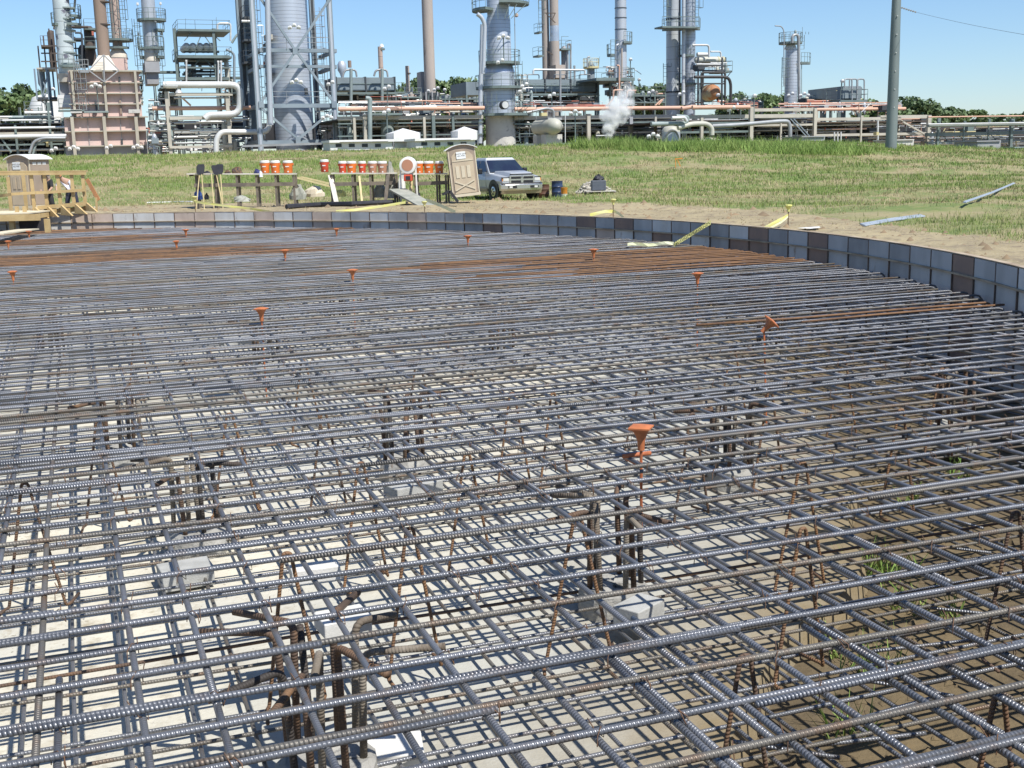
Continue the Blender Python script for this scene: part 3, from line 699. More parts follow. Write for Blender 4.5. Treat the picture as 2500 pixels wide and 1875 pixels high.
# ------------------------------------------------------------------ tables, coolers, tools
def table(x0, x1, ytop, yleg, Y, label, legs, name='work_table', shelf=True, group='plank work tables'):
    a, b = W(x0, ytop, Y), W(x1, ytop, Y); zt = (W((x0 + x1) / 2, ytop, Y)).z
    g = min(gz(a.x, Y), gz(b.x, Y)); T = thing(name, label, 'table', ((a.x + b.x) / 2, Y, g), group)
    ang = (b.z - a.z)
    for i in range(3):
        q = MB(); q.bar(a + Vector((0, -.32 + .26 * i, 0)), b + Vector((0, -.32 + .26 * i, 0)), .24, .045); q.build('plank', 'table_top', T)
    for px in legs:
        for dy in (-.34, .2):
            p = W(px + (6 if dy > 0 else 0), ytop, Y + dy); q = MB(); q.box((p.x - .04, p.y - .04, gz(p.x, p.y) - .03), (p.x + .04, p.y + .04, p.z - .05)); q.build('leg', 'table_leg', T)
    if shelf:
        q = MB(); q.bar(W(legs[0] - 4, ytop + .46 * (yleg - ytop), Y - .40), W(legs[-1] + 4, ytop + .40 * (yleg - ytop), Y - .40), .04, .15); q.build('cross_rail', 'table_leg', T)
    return T
YT = 49.0
table(462, 722, 424.5, 486, YT, 'long plank table with tools, clothes and three orange coolers', (478, 524, 577, 625, 672, 716))
table(812, 968, 423, 482, YT, 'plank table with mixed red and orange coolers in the middle', (808, 860, 903, 962))
table(1008, 1092, 424, 478, YT, 'short plank table with three coolers beside the tipped toilet', (1013, 1066, 1088))
def cooler(px, ybot, wpx, hpx, Y, m, label, lid='white_plastic'):
    p = W(px, ybot, Y); s = mpp(px, ybot, Y); r = wpx * s / 2; h = hpx * s
    T = thing('drink_cooler', label, 'cooler', p, 'round water coolers on the tables')
    q = MB(); q.lathe(p, [(r * .84, 0), (r * .9, .02), (r * .97, h * .55), (r, h * .80)], 20); B = q.build('body', m, T, True)
    q = MB(); q.lathe(p, [(r * 1.04, h * .80), (r * 1.06, h * .84), (r * 1.06, h * .92), (r * .95, h), (r * .5, h * 1.01)], 20); q.build('lid', lid, T, True)
    q = MB(); q.tube([p + Vector((.03, -r * .92, h * .12)), p + Vector((.03, -r * 1.12, h * .12))], .03, 8); q.build('tap', 'white_plastic', T)
    q = MB(); q.box((p.x - r * .38, p.y - r * 1.0, p.z + h * .48), (p.x + r * .38, p.y - r * .93, p.z + h * .56)); q.build('lettering_strip', 'white_plastic', T)
    for sx in (-1, 1):
        q = MB(); q.box((p.x + sx * r * .98 - .03, p.y - .05, p.z + h * .62), (p.x + sx * r * 1.02 + .03, p.y + .05, p.z + h * .78)); q.build('grip', m, T)
for px, m, wd, lab in ((648, 'cooler_orange', 22, 'leftmost orange cooler, beside the blue cloth'), (673, 'cooler_orange', 22, 'second orange cooler from the left, touching its neighbour'), (704, 'cooler_orange', 23, 'third orange cooler, at the right end of the long table')):
    cooler(px, 422.5, wd, 30, YT - .1, m, lab)
for px, m, wd, lab in ((837, 'cooler_red', 19, 'dark red cooler at the left end of the middle table'), (859, 'cooler_orange', 22, 'orange-red cooler, second on the middle table'), (885, 'cooler_red', 18, 'bright red cooler in the middle of the middle table'), (910, 'cooler_faded', 21, 'faded brownish cooler, fourth on the middle table'), (934, 'cooler_faded', 22, 'faded pink cooler at the right end of the middle table')):
    cooler(px, 423, wd, 29, YT - .1, m, lab)
for px, m, wd, lab in ((1024, 'cooler_orange', 20, 'left cooler on the short table'), (1047, 'cooler_orange', 23, 'broad orange cooler in the middle of the short table'), (1073, 'cooler_orange', 20, 'cooler nearest the tipped toilet, a pale band round it')):
    cooler(px, 423, wd, 29, YT - .1, m, lab)
def mixer():
    c = W(996, 404, YT - .9); g = gz(c.x, c.y); T = thing('mortar_mixer', 'rounded white mortar mixer with orange mouth between the tables', 'mixer', (c.x, c.y, g))
    r = .33; q = MB(); q.tube([c + Vector((0, y, 0)) for y in (-.30, -.28, .25, .55, .7)], [r * .80, r, r * 1.08, r * .9, r * .5], 22); q.build('drum', 'white_plastic', T, True)
    q = MB(); q.tube([c + Vector((0, -.315, .01)), c + Vector((0, -.302, .01))], r * .70, 20); q.build('mouth', 'cooler_faded', T)
    q = MB(); q.box((c.x - .17, c.y - .32, c.z - .62), (c.x + .17, c.y + .3, c.z - .36)); q.build('engine_box', 'cooler_red', T, bevel=.03)
    q = MB(); q.box((c.x - .08, c.y - .335, c.z - .57), (c.x + .10, c.y - .322, c.z - .42)); q.build('engine_vent', 'black_rubber', T)
    for sx in (-.34, .34):
        q = MB(); q.bar((c.x + sx, c.y, g), (c.x + sx * .9, c.y, c.z + .05), .06); q.build('leg', 'white_plastic', T)
        q = MB(); q.tube([(c.x + sx * 1.05, c.y + .3, g + .2), (c.x + sx * 1.25, c.y + .3, g + .2)], .2, 16); q.build('wheel', 'black_rubber', T)
    q = MB(); q.bar((c.x - .32, c.y, c.z - .34), (c.x + .32, c.y, c.z - .34), .07); q.build('yoke', 'white_plastic', T)
mixer()
cooler(793, 420, 20, 30, YT + .2, 'cooler_red', 'red cooler standing alone between the long and middle tables')
def board(x0, y0, x1, y1, Y, label, m='table_top', w_=.2):
    a, b = W(x0, y0, Y), W(x1, y1, Y - .5); b.z = gz(b.x, b.y); q = MB(); q.bar(a, b, w_, .04); single('loose_board', q, m, label, 'board', 'boards about the tables')
board(806, 428, 822, 486, YT - .3, 'grey board leaning at the left end of the middle table'); board(1006, 420, 1000, 485, YT - .3, 'pale board standing at the left of the short table', 'handle_wood', .12); board(877, 430, 884, 486, YT - .4, 'thin pale board leaning on the middle table', 'handle_wood', .08); board(948, 424, 940, 482, YT - .4, 'dark board leaning right on the middle table', 'table_leg', .14)
# tool handles and concrete rakes
def rake(px0, y0, px1, y1, label, Y=YT - .55, head=True):
    a, b = W(px0, y0, Y), W(px1, y1, Y - .25); g = gz(b.x, b.y); T = thing('concrete_rake', label, 'rake', (b.x, b.y, g), 'rakes leaning on the long table')
    d = (a - b); b = b + d * ((g - b.z) / d.z) if abs(d.z) > .01 else b
    q = MB(); q.tube([b, a], .022, 6); q.build('handle', 'handle_wood', T)
    if head:
        q = MB(); u = (a - b).normalized(); q.loft([[a + Vector((sx * w_, -.03 + sy, 0)) + u * h for sx, sy in ((-1, 0), (1, 0), (1, .04), (-1, .04))] for w_, h in ((.06, -.05), (.12, .05), (.15, .28), (.11, .36))]); q.build('head', 'black_rubber', T)
for i, (p, l) in enumerate((((487, 424, 481, 488), 'leftmost rake on the long table, its head tall and black'), ((492, 422, 497, 485), 'rake crossing behind the leftmost one'), ((516, 424, 521, 489), 'pale handle left of the middle pair'), ((528, 424, 541, 490), 'rake leaning to the right, second black head'), ((538, 422, 543, 488), 'rightmost rake, black head, nearly upright'))):
    rake(*p, l, head=(i != 2))
def heap(px, py, wpx, hpx, Y, m, name, label, cat, seed=1, dz=.1):
    p = W(px, py, Y); s = mpp(px, py, Y); R_ = random.Random(seed); q = MB(); r = wpx * s / 2; h = hpx * s
    n = 14; prof = [(1, 0), (.97, .35), (.8, .7), (.45, .95), (.0, 1)]
    rings = [[(p.x + r * k * math.cos(2 * PI * j / n) * R_.uniform(.75, 1.15), p.y + r * .8 * k * math.sin(2 * PI * j / n) * R_.uniform(.75, 1.1), p.z + h * z * R_.uniform(.75, 1.15)) for j in range(n)] for k, z in prof]
    q.loft(rings); return single(name, q, m, label, cat, smooth=False)
heap(556, 424, 16, 9, YT - .1, 'brown_cloth', 'cloth_heap', 'dull brown clothes heaped on the long table', 'clothes', 1)
heap(579, 424, 26, 16, YT - .1, 'brown_cloth', 'tool_bag', 'brown tool bag with open flap on the long table', 'bag', 2)
heap(506, 427, 20, 9, YT - .1, 'black_rubber', 'work_gloves', 'dark gloves lying near the rakes', 'gloves', 3)
heap(468, 430, 12, 6, YT - .1, 'brown_cloth', 'rag', 'dark rag at the left end of the long table', 'rag', 13)
heap(628, 424, 18, 11, YT - .15, 'blue_cloth', 'blue_jacket', 'dark blue jacket bundled beside the first cooler', 'clothes', 4)
heap(637, 432, 9, 14, YT - .5, 'shirt_white', 'white_rag', 'white rag hanging off the long table', 'rag', 5)
heap(484, 487, 22, 24, YT - .3, 'blue_plastic', 'water_can', 'blue plastic drum under the left end of the table', 'drum', 6)
heap(505, 487, 12, 15, YT - .2, 'black_rubber', 'black_bag', 'black bag beside the blue drum under the table', 'bag', 7)
heap(590, 492, 44, 14, YT - 1.0, 'grey_tarp', 'hose_coil', 'tangled grey hose heap before the long table', 'hose', 8)
heap(728, 487, 40, 34, YT + .3, 'grey_tarp', 'covered_crate', 'olive tarp over a crate right of the long table', 'tarp', 9)
heap(768, 480, 52, 24, YT + .6, 'toilet_light', 'cement_sacks', 'stacked tan sacks below the lone red cooler', 'sacks', 10)
heap(830, 480, 34, 16, YT + .4, 'tape', 'yellow_sheet', 'yellow plastic sheet folded under the middle table', 'sheet', 11)
heap(930, 482, 40, 30, YT + .5, 'grey_tarp', 'tarp_bundle', 'greenish tarp bundle under the middle table', 'tarp', 12)
heap(956, 484, 30, 84, YT + .2, 'grey_tarp', 'wrapped_pallet', 'tall grey wrapped load between the tables', 'pallet', 14)
heap(982, 486, 22, 60, YT + .9, 'white_plastic', 'plastic_wrap', 'crumpled pale wrapped load behind the white mixer', 'plastic', 15)
q = MB(); q.bar(W(970, 462, YT - 1.0), W(1046, 504, YT - 3.5), .75, .05); q.bar(W(970, 466, YT - 1.0), W(1046, 508, YT - 3.5), .6, .04); single('loading_chute', q, 'grey_tarp', 'grey chute lying slanted before the wrapped load', 'chute')
q = MB(); g0 = Vector((W(758, 400, 62).x, 62, 0))
for i in range(9):
    p0 = g0 + Vector((-.9 + i * .03, .12 * i, 0)); p1 = g0 + Vector((.9 + i * .05, .25 + .12 * i, 0)); p0.z = gz(p0.x, p0.y) + .75 + .02 * (i % 3); p1.z = gz(p1.x, p1.y) + .18 + .02 * (i % 2); q.bar(p0, p1, .05, .03)
single('lath_bundle', q, 'handle_wood', 'bundle of pale laths lying on the bank behind the coolers', 'laths')
q = MB(); q.bar(W(1080, 475, 45), W(1098, 466, 45), .22, .10); q.bar(W(1098, 466, 45), W(1118, 493, 45), .22, .10); single('bent_sheet', q, 'black_rubber', 'bent black sheet before the tipped toilet', 'sheet')

# ------------------------------------------------------------------ pickup
def pickup():
    M_('truck_silver', (.46, .48, .50), (.42, .44, .46), 2, .32, metal=.25, spec=.6)
    M_('truck_tan', (.36, .29, .19), (.32, .26, .17), 3, .5, metal=.1)
    M_('chrome', (.62, .60, .55), (.55, .54, .5), 3, .22, metal=.85)
    M_('truck_glass', (.015, .02, .04), (.02, .03, .05), 2, .06, spec=.8)
    M_('tyre', (.025, .024, .023), (.05, .045, .038), 6, .9)
    M_('lamp_glass', (.62, .62, .58), (.55, .55, .52), 8, .15, spec=.8)
    M_('black_trim', (.012, .012, .014), (.02, .02, .02), 4, .5)
    p = W(1277, 479, 50.4); ang = -PI / 2 + .47
    T = thing('pickup_truck', 'silver pickup truck with chrome cross grille parked beyond the form', 'truck', (0, 0, 0), rz=ang)
    f = Vector((math.cos(ang), math.sin(ang), 0)); c = Vector((p.x, p.y, 0)) - f * 2.55; T.location = (c.x, c.y, gz(p.x, p.y) - .01)
    def L(rings, name, m, par=T, smooth=False, bevel=0): return MB().loft(rings).build(name, m, par, smooth, local=True, bevel=bevel)
    def sec(x, hw, z0, z1, hw2=None): hw2 = hw2 or hw; return [(x, -hw, z0), (x, hw, z0), (x, hw * 1.02, (z0 * .4 + z1 * .6)), (x, hw2, z1), (x, -hw2, z1), (x, -hw * 1.02, (z0 * .4 + z1 * .6))]
    B = L([sec(-2.7, .94, .55, 1.12, .9), sec(-.75, .97, .50, 1.14, .92), sec(.0, .97, .48, 1.15, .93), sec(1.15, .97, .48, 1.14, .90), sec(1.9, .97, .50, 1.06, .90), sec(2.35, .95, .52, 1.00, .88), sec(2.46, .90, .56, .96, .84)], 'body', 'truck_silver', bevel=.03)
    L([sec(-2.68, .955, .40, .60), sec(1.1, .985, .36, .58)], 'lower_body', 'truck_tan', bevel=.02)
    hood = L([[(1.12, -.70, 1.10), (1.12, .70, 1.10), (1.12, .62, 1.24), (1.12, -.62, 1.24)], [(1.8, -.64, 1.05), (1.8, .64, 1.05), (1.8, .54, 1.23), (1.8, -.54, 1.23)], [(2.38, -.60, .99), (2.38, .60, .99), (2.38, .50, 1.17), (2.38, -.50, 1.17)], [(2.48, -.58, .96), (2.48, .58, .96), (2.48, .48, 1.11), (2.48, -.48, 1.11)]], 'hood', 'truck_silver', bevel=.03)
    def cabring(z, k):
        x0 = -.62 + .10 * k; x1 = 1.18 - .78 * k; hw = .93 - .22 * k
        return [(x0, -hw, z), (x1, -hw * .97, z), (x1 + .05 * (1 - k), 0, z), (x1, hw * .97, z), (x0, hw, z)]
    cab = L([cabring(1.13, 0), cabring(1.45, .5), cabring(1.74, .95), [(x * .97, y * .93, z + .07) for x, y, z in cabring(1.74, 1.0)]], 'cab', 'truck_silver', bevel=.02)
    def g(z, k, side):
        hw = .93 - .22 * k; x0 = -.62 + .10 * k; x1 = 1.18 - .78 * k
        return hw, x0, x1
    for s in (-1, 1):
        for (xa, xb_, nm) in ((.10, .96, 'side_window'), (-.48, .02, 'rear_window')):
            pts = []
            for k, xx in ((.13, xa), (.13, xb_), (.86, xb_ - (.53 if xb_ > .5 else .0)), (.86, xa)):
                hw = .93 - .22 * k; z = 1.13 + .64 * k
                pts.append((xx, s * (hw + .006), z))
            q = MB(); q.prism(pts, (0, s * .008, .002)); q.build(nm, 'truck_glass', T, local=True)
        q = MB(); q.box((.60, s * 1.0 - (.0 if s > 0 else .20), 1.12), (.74, s * 1.0 + (.20 if s > 0 else 0), 1.36)); q.build('mirror', 'black_trim', T, local=True, bevel=.04)
        q = MB(); q.box((.04, s * .985 - .012, .98), (.2, s * .985 + .012, 1.02)); q.build('door_handle', 'black_trim', T, local=True)
        q = MB(); q.box((.985, s * .985 - .004, .58), (.995, s * .985 + .004, 1.13)); q.build('door_gap', 'black_trim', T, local=True)
        q = MB(); q.box((-.35, s * .99 - .06, .28), (1.15, s * .99 + .06, .34)); q.build('side_step', 'chrome', T, local=True)
        hl = MB(); hl.box((2.40, s * .755 - .135, .80), (2.475, s * .755 + .135, .945)); hl.build('headlight', 'lamp_glass', T, local=True, bevel=.02)
        hl = MB(); hl.box((2.38, s * .905 - .02, .80), (2.45, s * .905 + .035, .94)); hl.build('indicator', 'bucket_orange', T, local=True)
        hb = MB(); hb.box((2.36, s * .76 - .17, .945), (2.47, s * .76 + .17, .985)); hb.build('headlight_surround', 'black_trim', T, local=True)
        fg = MB(); fg.box((2.62, s * .52 - .19, .52), (2.655, s * .52 + .19, .62)); fg.build('bumper_opening', 'black_trim', T, local=True)
        fl = MB(); fl.box((2.63, s * .60 - .09, .53), (2.662, s * .60 + .06, .61)); fl.build('fog_light', 'lamp_glass', T, local=True)
    ws = [(1.16 - .78 * .10 + .075, y, 1.20) for y in (-.84, .84)] ; wt = [(1.18 - .78 * .88 + .03, y, 1.69) for y in (.70, -.70)]
    wm0 = (1.16 - .078 + .115, 0, 1.20); wm1 = (1.18 - .686 + .05, 0, 1.69)
    q = MB(); q.prism([ws[0], wm0, ws[1], wt[0], wm1, wt[1]], (.012, 0, .008)); q.build('windscreen', 'truck_glass', T, local=True)
    q = MB(); q.box((2.455, -.60, .68), (2.50, .60, 1.06)); q.build('grille', 'chrome', T, local=True, bevel=.03)
    for sy in (-1, 1):
        for z0, z1 in ((.735, .845), (.905, 1.005)):
            q = MB(); q.box((2.49, .055 if sy > 0 else -.53, z0), (2.506, .53 if sy > 0 else -.055, z1)); q.build('grille_opening', 'black_trim', T, local=True, bevel=.015)
    q = MB(); q.loft([[(2.512, .0, .94), (2.512, .045, .985), (2.512, 0, 1.05), (2.512, -.045, .985)], [(2.525, .0, .96), (2.525, .02, .985), (2.525, 0, 1.02), (2.525, -.02, .985)]]); q.build('emblem', 'chrome', T, local=True)
    q = MB(); q.box((2.42, -.55, 1.08), (2.50, .55, 1.12)); q.build('bug_shield', 'black_trim', T, local=True)
    bump = []
    for y in np.linspace(-1.0, 1.0, 11):
        x = 2.64 - .12 * y * y - .06 * abs(y) ** 6; bump.append([(x - .16, y, .42), (x - .02, y, .42), (x, y, .50), (x, y, .66), (x - .04, y, .71), (x - .16, y, .71)])
    L(bump, 'bumper', 'chrome', bevel=.01)
    L([[(x_ - .15, y, .44), (x_ - .05, y, .44), (x_ - .12, y, .28), (x_ - .2, y, .28)] for y, x_ in [(y, 2.64 - .12 * y * y) for y in np.linspace(-.96, .96, 7)]], 'air_dam', 'truck_tan')
    L([[(x_ - .03, y, .715), (x_ + .0, y, .715), (x_ - .01, y, .745), (x_ - .05, y, .745)] for y, x_ in [(y, 2.62 - .12 * y * y) for y in np.linspace(-.97, .97, 9)]], 'bumper_strip', 'black_trim')
    for x in (1.72, -1.75):
        for s in (-1, 1):
            ar = MB(); ar.tube([(x, s * .90, .42), (x, s * 1.003, .42)], .475, 24); ar.build('wheel_arch', 'black_trim', T, local=True)
            q = MB(); q.tube([(x, s * .74, .385), (x, s * .76, .385), (x, s * .97, .385), (x, s * 1.008, .385)], [.33, .385, .385, .34], 28); Wh = q.build('wheel', 'tyre', T, True, local=True)
            q = MB(); q.tube([(x, s * 1.009, .385), (x, s * 1.014, .385)], [.215, .205], 20); q.build('rim', 'chrome', Wh, True, local=True)
            for i in range(6):
                a = i * PI / 3; q = MB(); q.tube([(x + .12 * math.cos(a), s * 1.0145, .385 + .12 * math.sin(a)), (x + .12 * math.cos(a), s * 1.0185, .385 + .12 * math.sin(a))], .045, 8); q.build('rim_hole', 'black_trim', Wh, local=True)
            q = MB(); q.tube([(x, s * 1.0145, .385), (x, s * 1.04, .385)], .05, 10); q.build('hub', 'chrome', Wh, local=True)
    q = MB(); q.box((-2.60, -.78, 1.05), (-.78, .78, 1.145)); q.build('bed_floor', 'black_trim', T, local=True)
pickup()

# ------------------------------------------------------------------ drums, bucket, stones
def drum(px, py, wpx, hpx, Y, m, label, nm='oil_drum'):
    p = W(px, py, Y); p.z = gz(p.x, p.y) - .02; s = mpp(px, py, Y); r = wpx * s / 2; h = hpx * s
    T = thing(nm, label, 'drum', p, 'steel drums in the grass')
    prof = []
    for z, k in ((0, .98), (.02, 1.0), (.03, .97), (.32, .97), (.335, 1.0), (.35, .97), (.64, .97), (.655, 1.0), (.67, .97), (.96, .97), (.975, 1.0), (1.0, 1.0), (1.0, .95), (.93, .94), (.93, 0)): prof.append((r * k, h * z))
    q = MB(); q.lathe(p, prof, 24); q.build('shell', m, T, True)
    for z in (.335, .655):
        q = MB(); q.lathe(p, [(r * 1.0, h * z - .012), (r * 1.025, h * z), (r * 1.0, h * z + .012)], 24, False); q.build('hoop', m, T, True)
drum(1327, 441, 27, 34, 52.5, 'drum_rust', 'rusty brown oil drum beside the pickup'); drum(1360, 445, 28, 40, 52.0, 'drum_blue', 'dark blue oil drum behind the orange bucket')
p = W(1377, 444, 51.4); p.z = gz(p.x, p.y) - .01; T = thing('plastic_bucket', 'orange and white plastic bucket leaning by the blue drum', 'bucket', p)
q = MB(); q.lathe(p, [(.12, 0), (.13, .13)], 18); q.build('lower_bucket', 'white_plastic', T, True)
q = MB(); q.lathe(p, [(.131, .131), (.148, .36), (.155, .37), (.155, .40), (.14, .40), (.125, .15), (0, .15)], 18); q.build('upper_bucket', 'bucket_orange', T, True)
p = W(1450, 440, 53.5); g = gz(p.x, p.y); T = thing('stone_pile', 'low mound of pale broken stones in the grass', 'stones', (p.x, p.y, g))
me_ = []
for k in range(4):
    R_ = random.Random(k); q = MB(); q.lathe((0, 0, 0), [(.0, -.09), (.12, -.07), (.17, 0), (.14, .06), (.0, .09)], 7, False)
    me = bpy.data.meshes.new('stone'); me.from_pydata([(x * R_.uniform(.7, 1.3), y * R_.uniform(.7, 1.2), z * R_.uniform(.7, 1.2)) for x, y, z in q.v], [], q.f); me.materials.append(MATS['stone']); me_.append(me)
for i in range(110):
    a = random.uniform(0, 2 * PI); k = math.sqrt(random.random()); hgt = .50 * (1 - k ** 2)
    o = bpy.data.objects.new('stone', random.choice(me_)); COL.objects.link(o); o.parent = T; o.location = (k * .72 * math.cos(a), k * .55 * math.sin(a), max(.04, hgt * random.uniform(.85, 1.0)))
    o.rotation_euler = (random.uniform(-.5, .5), random.uniform(-.5, .5), random.uniform(0, 6.3)); s = random.uniform(.6, 1.1); o.scale = (s, s, s)
p = W(1460, 440, 52.3); g = gz(p.x, p.y)
q = MB(); q.box((p.x - .30, p.y - .3, g + .10), (p.x + .33, p.y + .3, g + .55)); single('grey_bin', q, 'bin_grey', 'dark grey bin before the pale stones', 'bin', bevel=.04)
qb = MB(); qb.lathe((p.x + .02, p.y, g + .55), [(.24, 0), (.26, .07), (.17, .16), (.05, .22), (0, .22)], 9); random.seed(3); qb.v = [(x + random.uniform(-.05, .05), y + random.uniform(-.05, .05), z + (random.uniform(-.03, .05) if z > g + .56 else 0)) for x, y, z in qb.v]; single('black_bag', qb, 'black_rubber', 'black bag on top of the grey bin', 'bag')
T = thing('timber_pallet', 'weathered pallet under the grey bin', 'pallet', (p.x, p.y, g))
for i in range(5): q = MB(); q.box((p.x - .55, p.y - .60 + i * .26, g + .06), (p.x + .75, p.y - .42 + i * .26, g + .09)); q.build('slat', 'table_top', T)
for i in range(3): q = MB(); q.box((p.x - .53 + i * .6, p.y - .6, g - .02), (p.x - .45 + i * .6, p.y + .62, g + .058)); q.build('bearer', 'table_leg', T)

# ------------------------------------------------------------------ pipes and litter on the ground
def laid(pts, r, m, name, label, cat, dz=.0, n=3, gap=.05):
    q = MB()
    for i in range(n):
        P = []
        for px, py in pts:
            d = ray(px, py); t = 2.0
            while t < 400 and (EYE + d * t).z > gz((EYE + d * t).x, (EYE + d * t).y): t += .25
            p = EYE + d * t; P.append(Vector((p.x, p.y + gap * (i - n / 2) * 2.2, gz(p.x, p.y) + r + dz + .006 * i)))
        q.tube(P, r, 6)
    single(name, q, m, label, cat)
laid([(2104, 554), (2180, 540), (2250, 531)], .022, 'pvc_blue', 'plastic_pipes', 'bundle of bluish pipes lying at the edge of the grass', 'pipes', n=4)
laid([(2352, 508), (2420, 482), (2474, 457)], .026, 'pvc_blue', 'long_pipe', 'long grey pipe lying up the grassy bank at right', 'pipe', n=2, dz=.12)
laid([(700, 511), (785, 506), (860, 504), (960, 500)], .10, 'black_rubber', 'black_hose', 'black rubber hose on the dirt before the tables', 'hose', n=1)
laid([(360, 497), (420, 495), (470, 494)], .03, 'white_plastic', 'white_pipe', 'white pipe on the ground left of the rakes', 'pipe', n=2)
def ground_pt(px, py):
    d = ray(px, py); t = 2.0
    while t < 400 and (EYE + d * t).z > gz((EYE + d * t).x, (EYE + d * t).y): t += .1
    return EYE + d * t
q = MB(); a = [ground_pt(x, y) for x, y in ((1945, 562), (1970, 560), (2000, 558), (2003, 560.5), (1980, 563.5))]; q.add([v + Vector((0, 0, .05)) for v in a], [(0, 1, 2, 3, 4)]); single('plastic_sheet', q, 'white_plastic', 'pale plastic sheet flat on the dirt behind the form', 'sheet')

# ------------------------------------------------------------------ caution tape and its stakes
def ribbon(pts, w_, name, label, m='tape', letters=None, up=Vector((0, 0, 1))):
    q = MB(); n = len(pts)
    for i, p in enumerate(pts):
        p = Vector(p); tw = Vector((0, .25 * math.sin(i * 1.7), 1)).normalized() * w_ / 2; q.v += [tuple(p - tw), tuple(p + tw)]
    for i in range(n - 1): q.f.append((2 * i, 2 * i + 2, 2 * i + 3, 2 * i + 1))
    o = single(name, q, m, label, 'tape', 'yellow caution tape')
    if letters:
        for k, (a, b, s) in enumerate(letters):
            A, B = Vector(a), Vector(b); x = (B - A).normalized(); z = (A + B) / 2 - EYE; nrm = (-z).normalized(); nrm = (nrm - x * nrm.dot(x)).normalized(); y = nrm.cross(x)
            Mx = Matrix.Identity(4); c = (A + B) / 2 + nrm * .02 - o.location
            for i in range(3): Mx[i][0] = x[i]; Mx[i][1] = y[i]; Mx[i][2] = nrm[i]; Mx[i][3] = c[i]
            text('tape_lettering', 'CAUTION', s, 'ink', o, Mx)
    return o
rim = lambda px: None
pa = W(1737, 545, 26.0)
a = A0 - DA * 34.1; pw = Vector((TC.x + (TR - .02) * math.cos(a), TC.y + (TR - .02) * math.sin(a), WALL_TOP + .03))
pm = WZ(1645, 598, MAT_Z + .02)
line = [pw + (pm - pw) * u for u in np.linspace(0, 1, 7)]
ribbon(line, .075, 'caution_tape', 'caution tape strung from the form down onto the bars', letters=[(pm + (pw - pm) * .62, pm + (pw - pm) * .86, .075), (pm + (pw - pm) * .10, pm + (pw - pm) * .34, .075)])
pe = WZ(1532, 601, MAT_Z + .02)
ribbon([pm + (pe - pm) * u + Vector((0, 0, .025 + .015 * math.sin(u * 9))) for u in np.linspace(0, 1, 10)], .055, 'caution_tape', 'crumpled pale tail of caution tape lying on the bars', 'tape_pale')
def tape_stake(px, ytop, ybase, label, Y):
    p = W(px, ybase, Y); t = W(px, ytop, Y); p.z = gz(p.x, p.y) - .05; T = thing('tape_stake', label, 'stake', (p.x, p.y, p.z), 'thin stakes with yellow caps')
    q = MB(); q.tube([(t.x, t.y, p.z), (t.x, t.y, t.z)], .015, 6); q.build('stake', 'rust_pole', T)
    q = MB(); q.lathe((t.x, t.y, t.z - .05), [(.03, -.06), (.035, .0), (.075, .05), (.09, .075), (.085, .10), (.0, .11)], 10); q.build('cap', 'tape', T)
    return t
s1 = tape_stake(475, 483, 521, 'yellow-capped stake before the rakes', 37.5); s2 = tape_stake(1497, 490, 530, 'yellow-capped stake behind the form, right of the pickup', 33.5); s3 = tape_stake(1925, 505, 560, 'yellow-capped stake near the pale plastic sheet', 27.5)
s4 = tape_stake(1036, 495, 518, 'short stake at the end of the slanted chute', 36.5)
def rpt(px, py, Y): return W(px, py, Y)
ribbon([s1 + Vector((0, 0, -.12)), rpt(560, 504, 37), rpt(610, 509, 36.8), rpt(665, 518, 36.3)], .07, 'caution_tape', 'yellow tape running from the stake by the rakes to the form')
ribbon([rpt(820, 516, 36.6), rpt(870, 512, 36.8), rpt(930, 504, 37.5), rpt(990, 494, 38.5)], .08, 'caution_tape', 'yellow tape trailing towards the slanted chute')
ribbon([rpt(1040, 488, 40), rpt(1072, 500, 38), rpt(1112, 518, 35.6)], .11, 'caution_tape', 'broad pale tape slanting down from the chute to the form', 'tape_pale')
ribbon([s2 + Vector((0, 0, -.3)), rpt(1478, 516, 33.3), rpt(1440, 525, 33)], .09, 'caution_tape', 'tape left of the stake right of the pickup'); ribbon([s2 + Vector((0, 0, -.28)), rpt(1512, 522, 32.8), rpt(1523, 532, 31.8)], .08, 'caution_tape', 'pale tape right of the stake right of the pickup', 'tape_pale')
ribbon([s3 + Vector((0, 0, -.2)), rpt(1905, 536, 27), rpt(1866, 557, 26.2)], .08, 'caution_tape', 'yellow tape left of the stake near the plastic sheet'); ribbon([s3 + Vector((0, 0, -.22)), rpt(1908, 542, 27), rpt(1880, 557, 26.1)], .05, 'caution_tape', 'pale strip of tape beside it, nearer the plastic sheet', 'tape_pale')
q = MB(); g = ground_pt(1655, 410); q.bar(g + Vector((-.15, 0, -.1)), g + Vector((-.15, 0, .62)), .04, .04); q.bar(g + Vector((-.2, 0, .56)), g + Vector((.30, 0, .60)), .02, .07); q.bar(g + Vector((-.02, 0, .5)), g + Vector((.16, 0, .1)), .02, .05)
single('survey_stake', q, 'bucket_orange', 'survey stake with orange ribbon in the grass', 'stake')

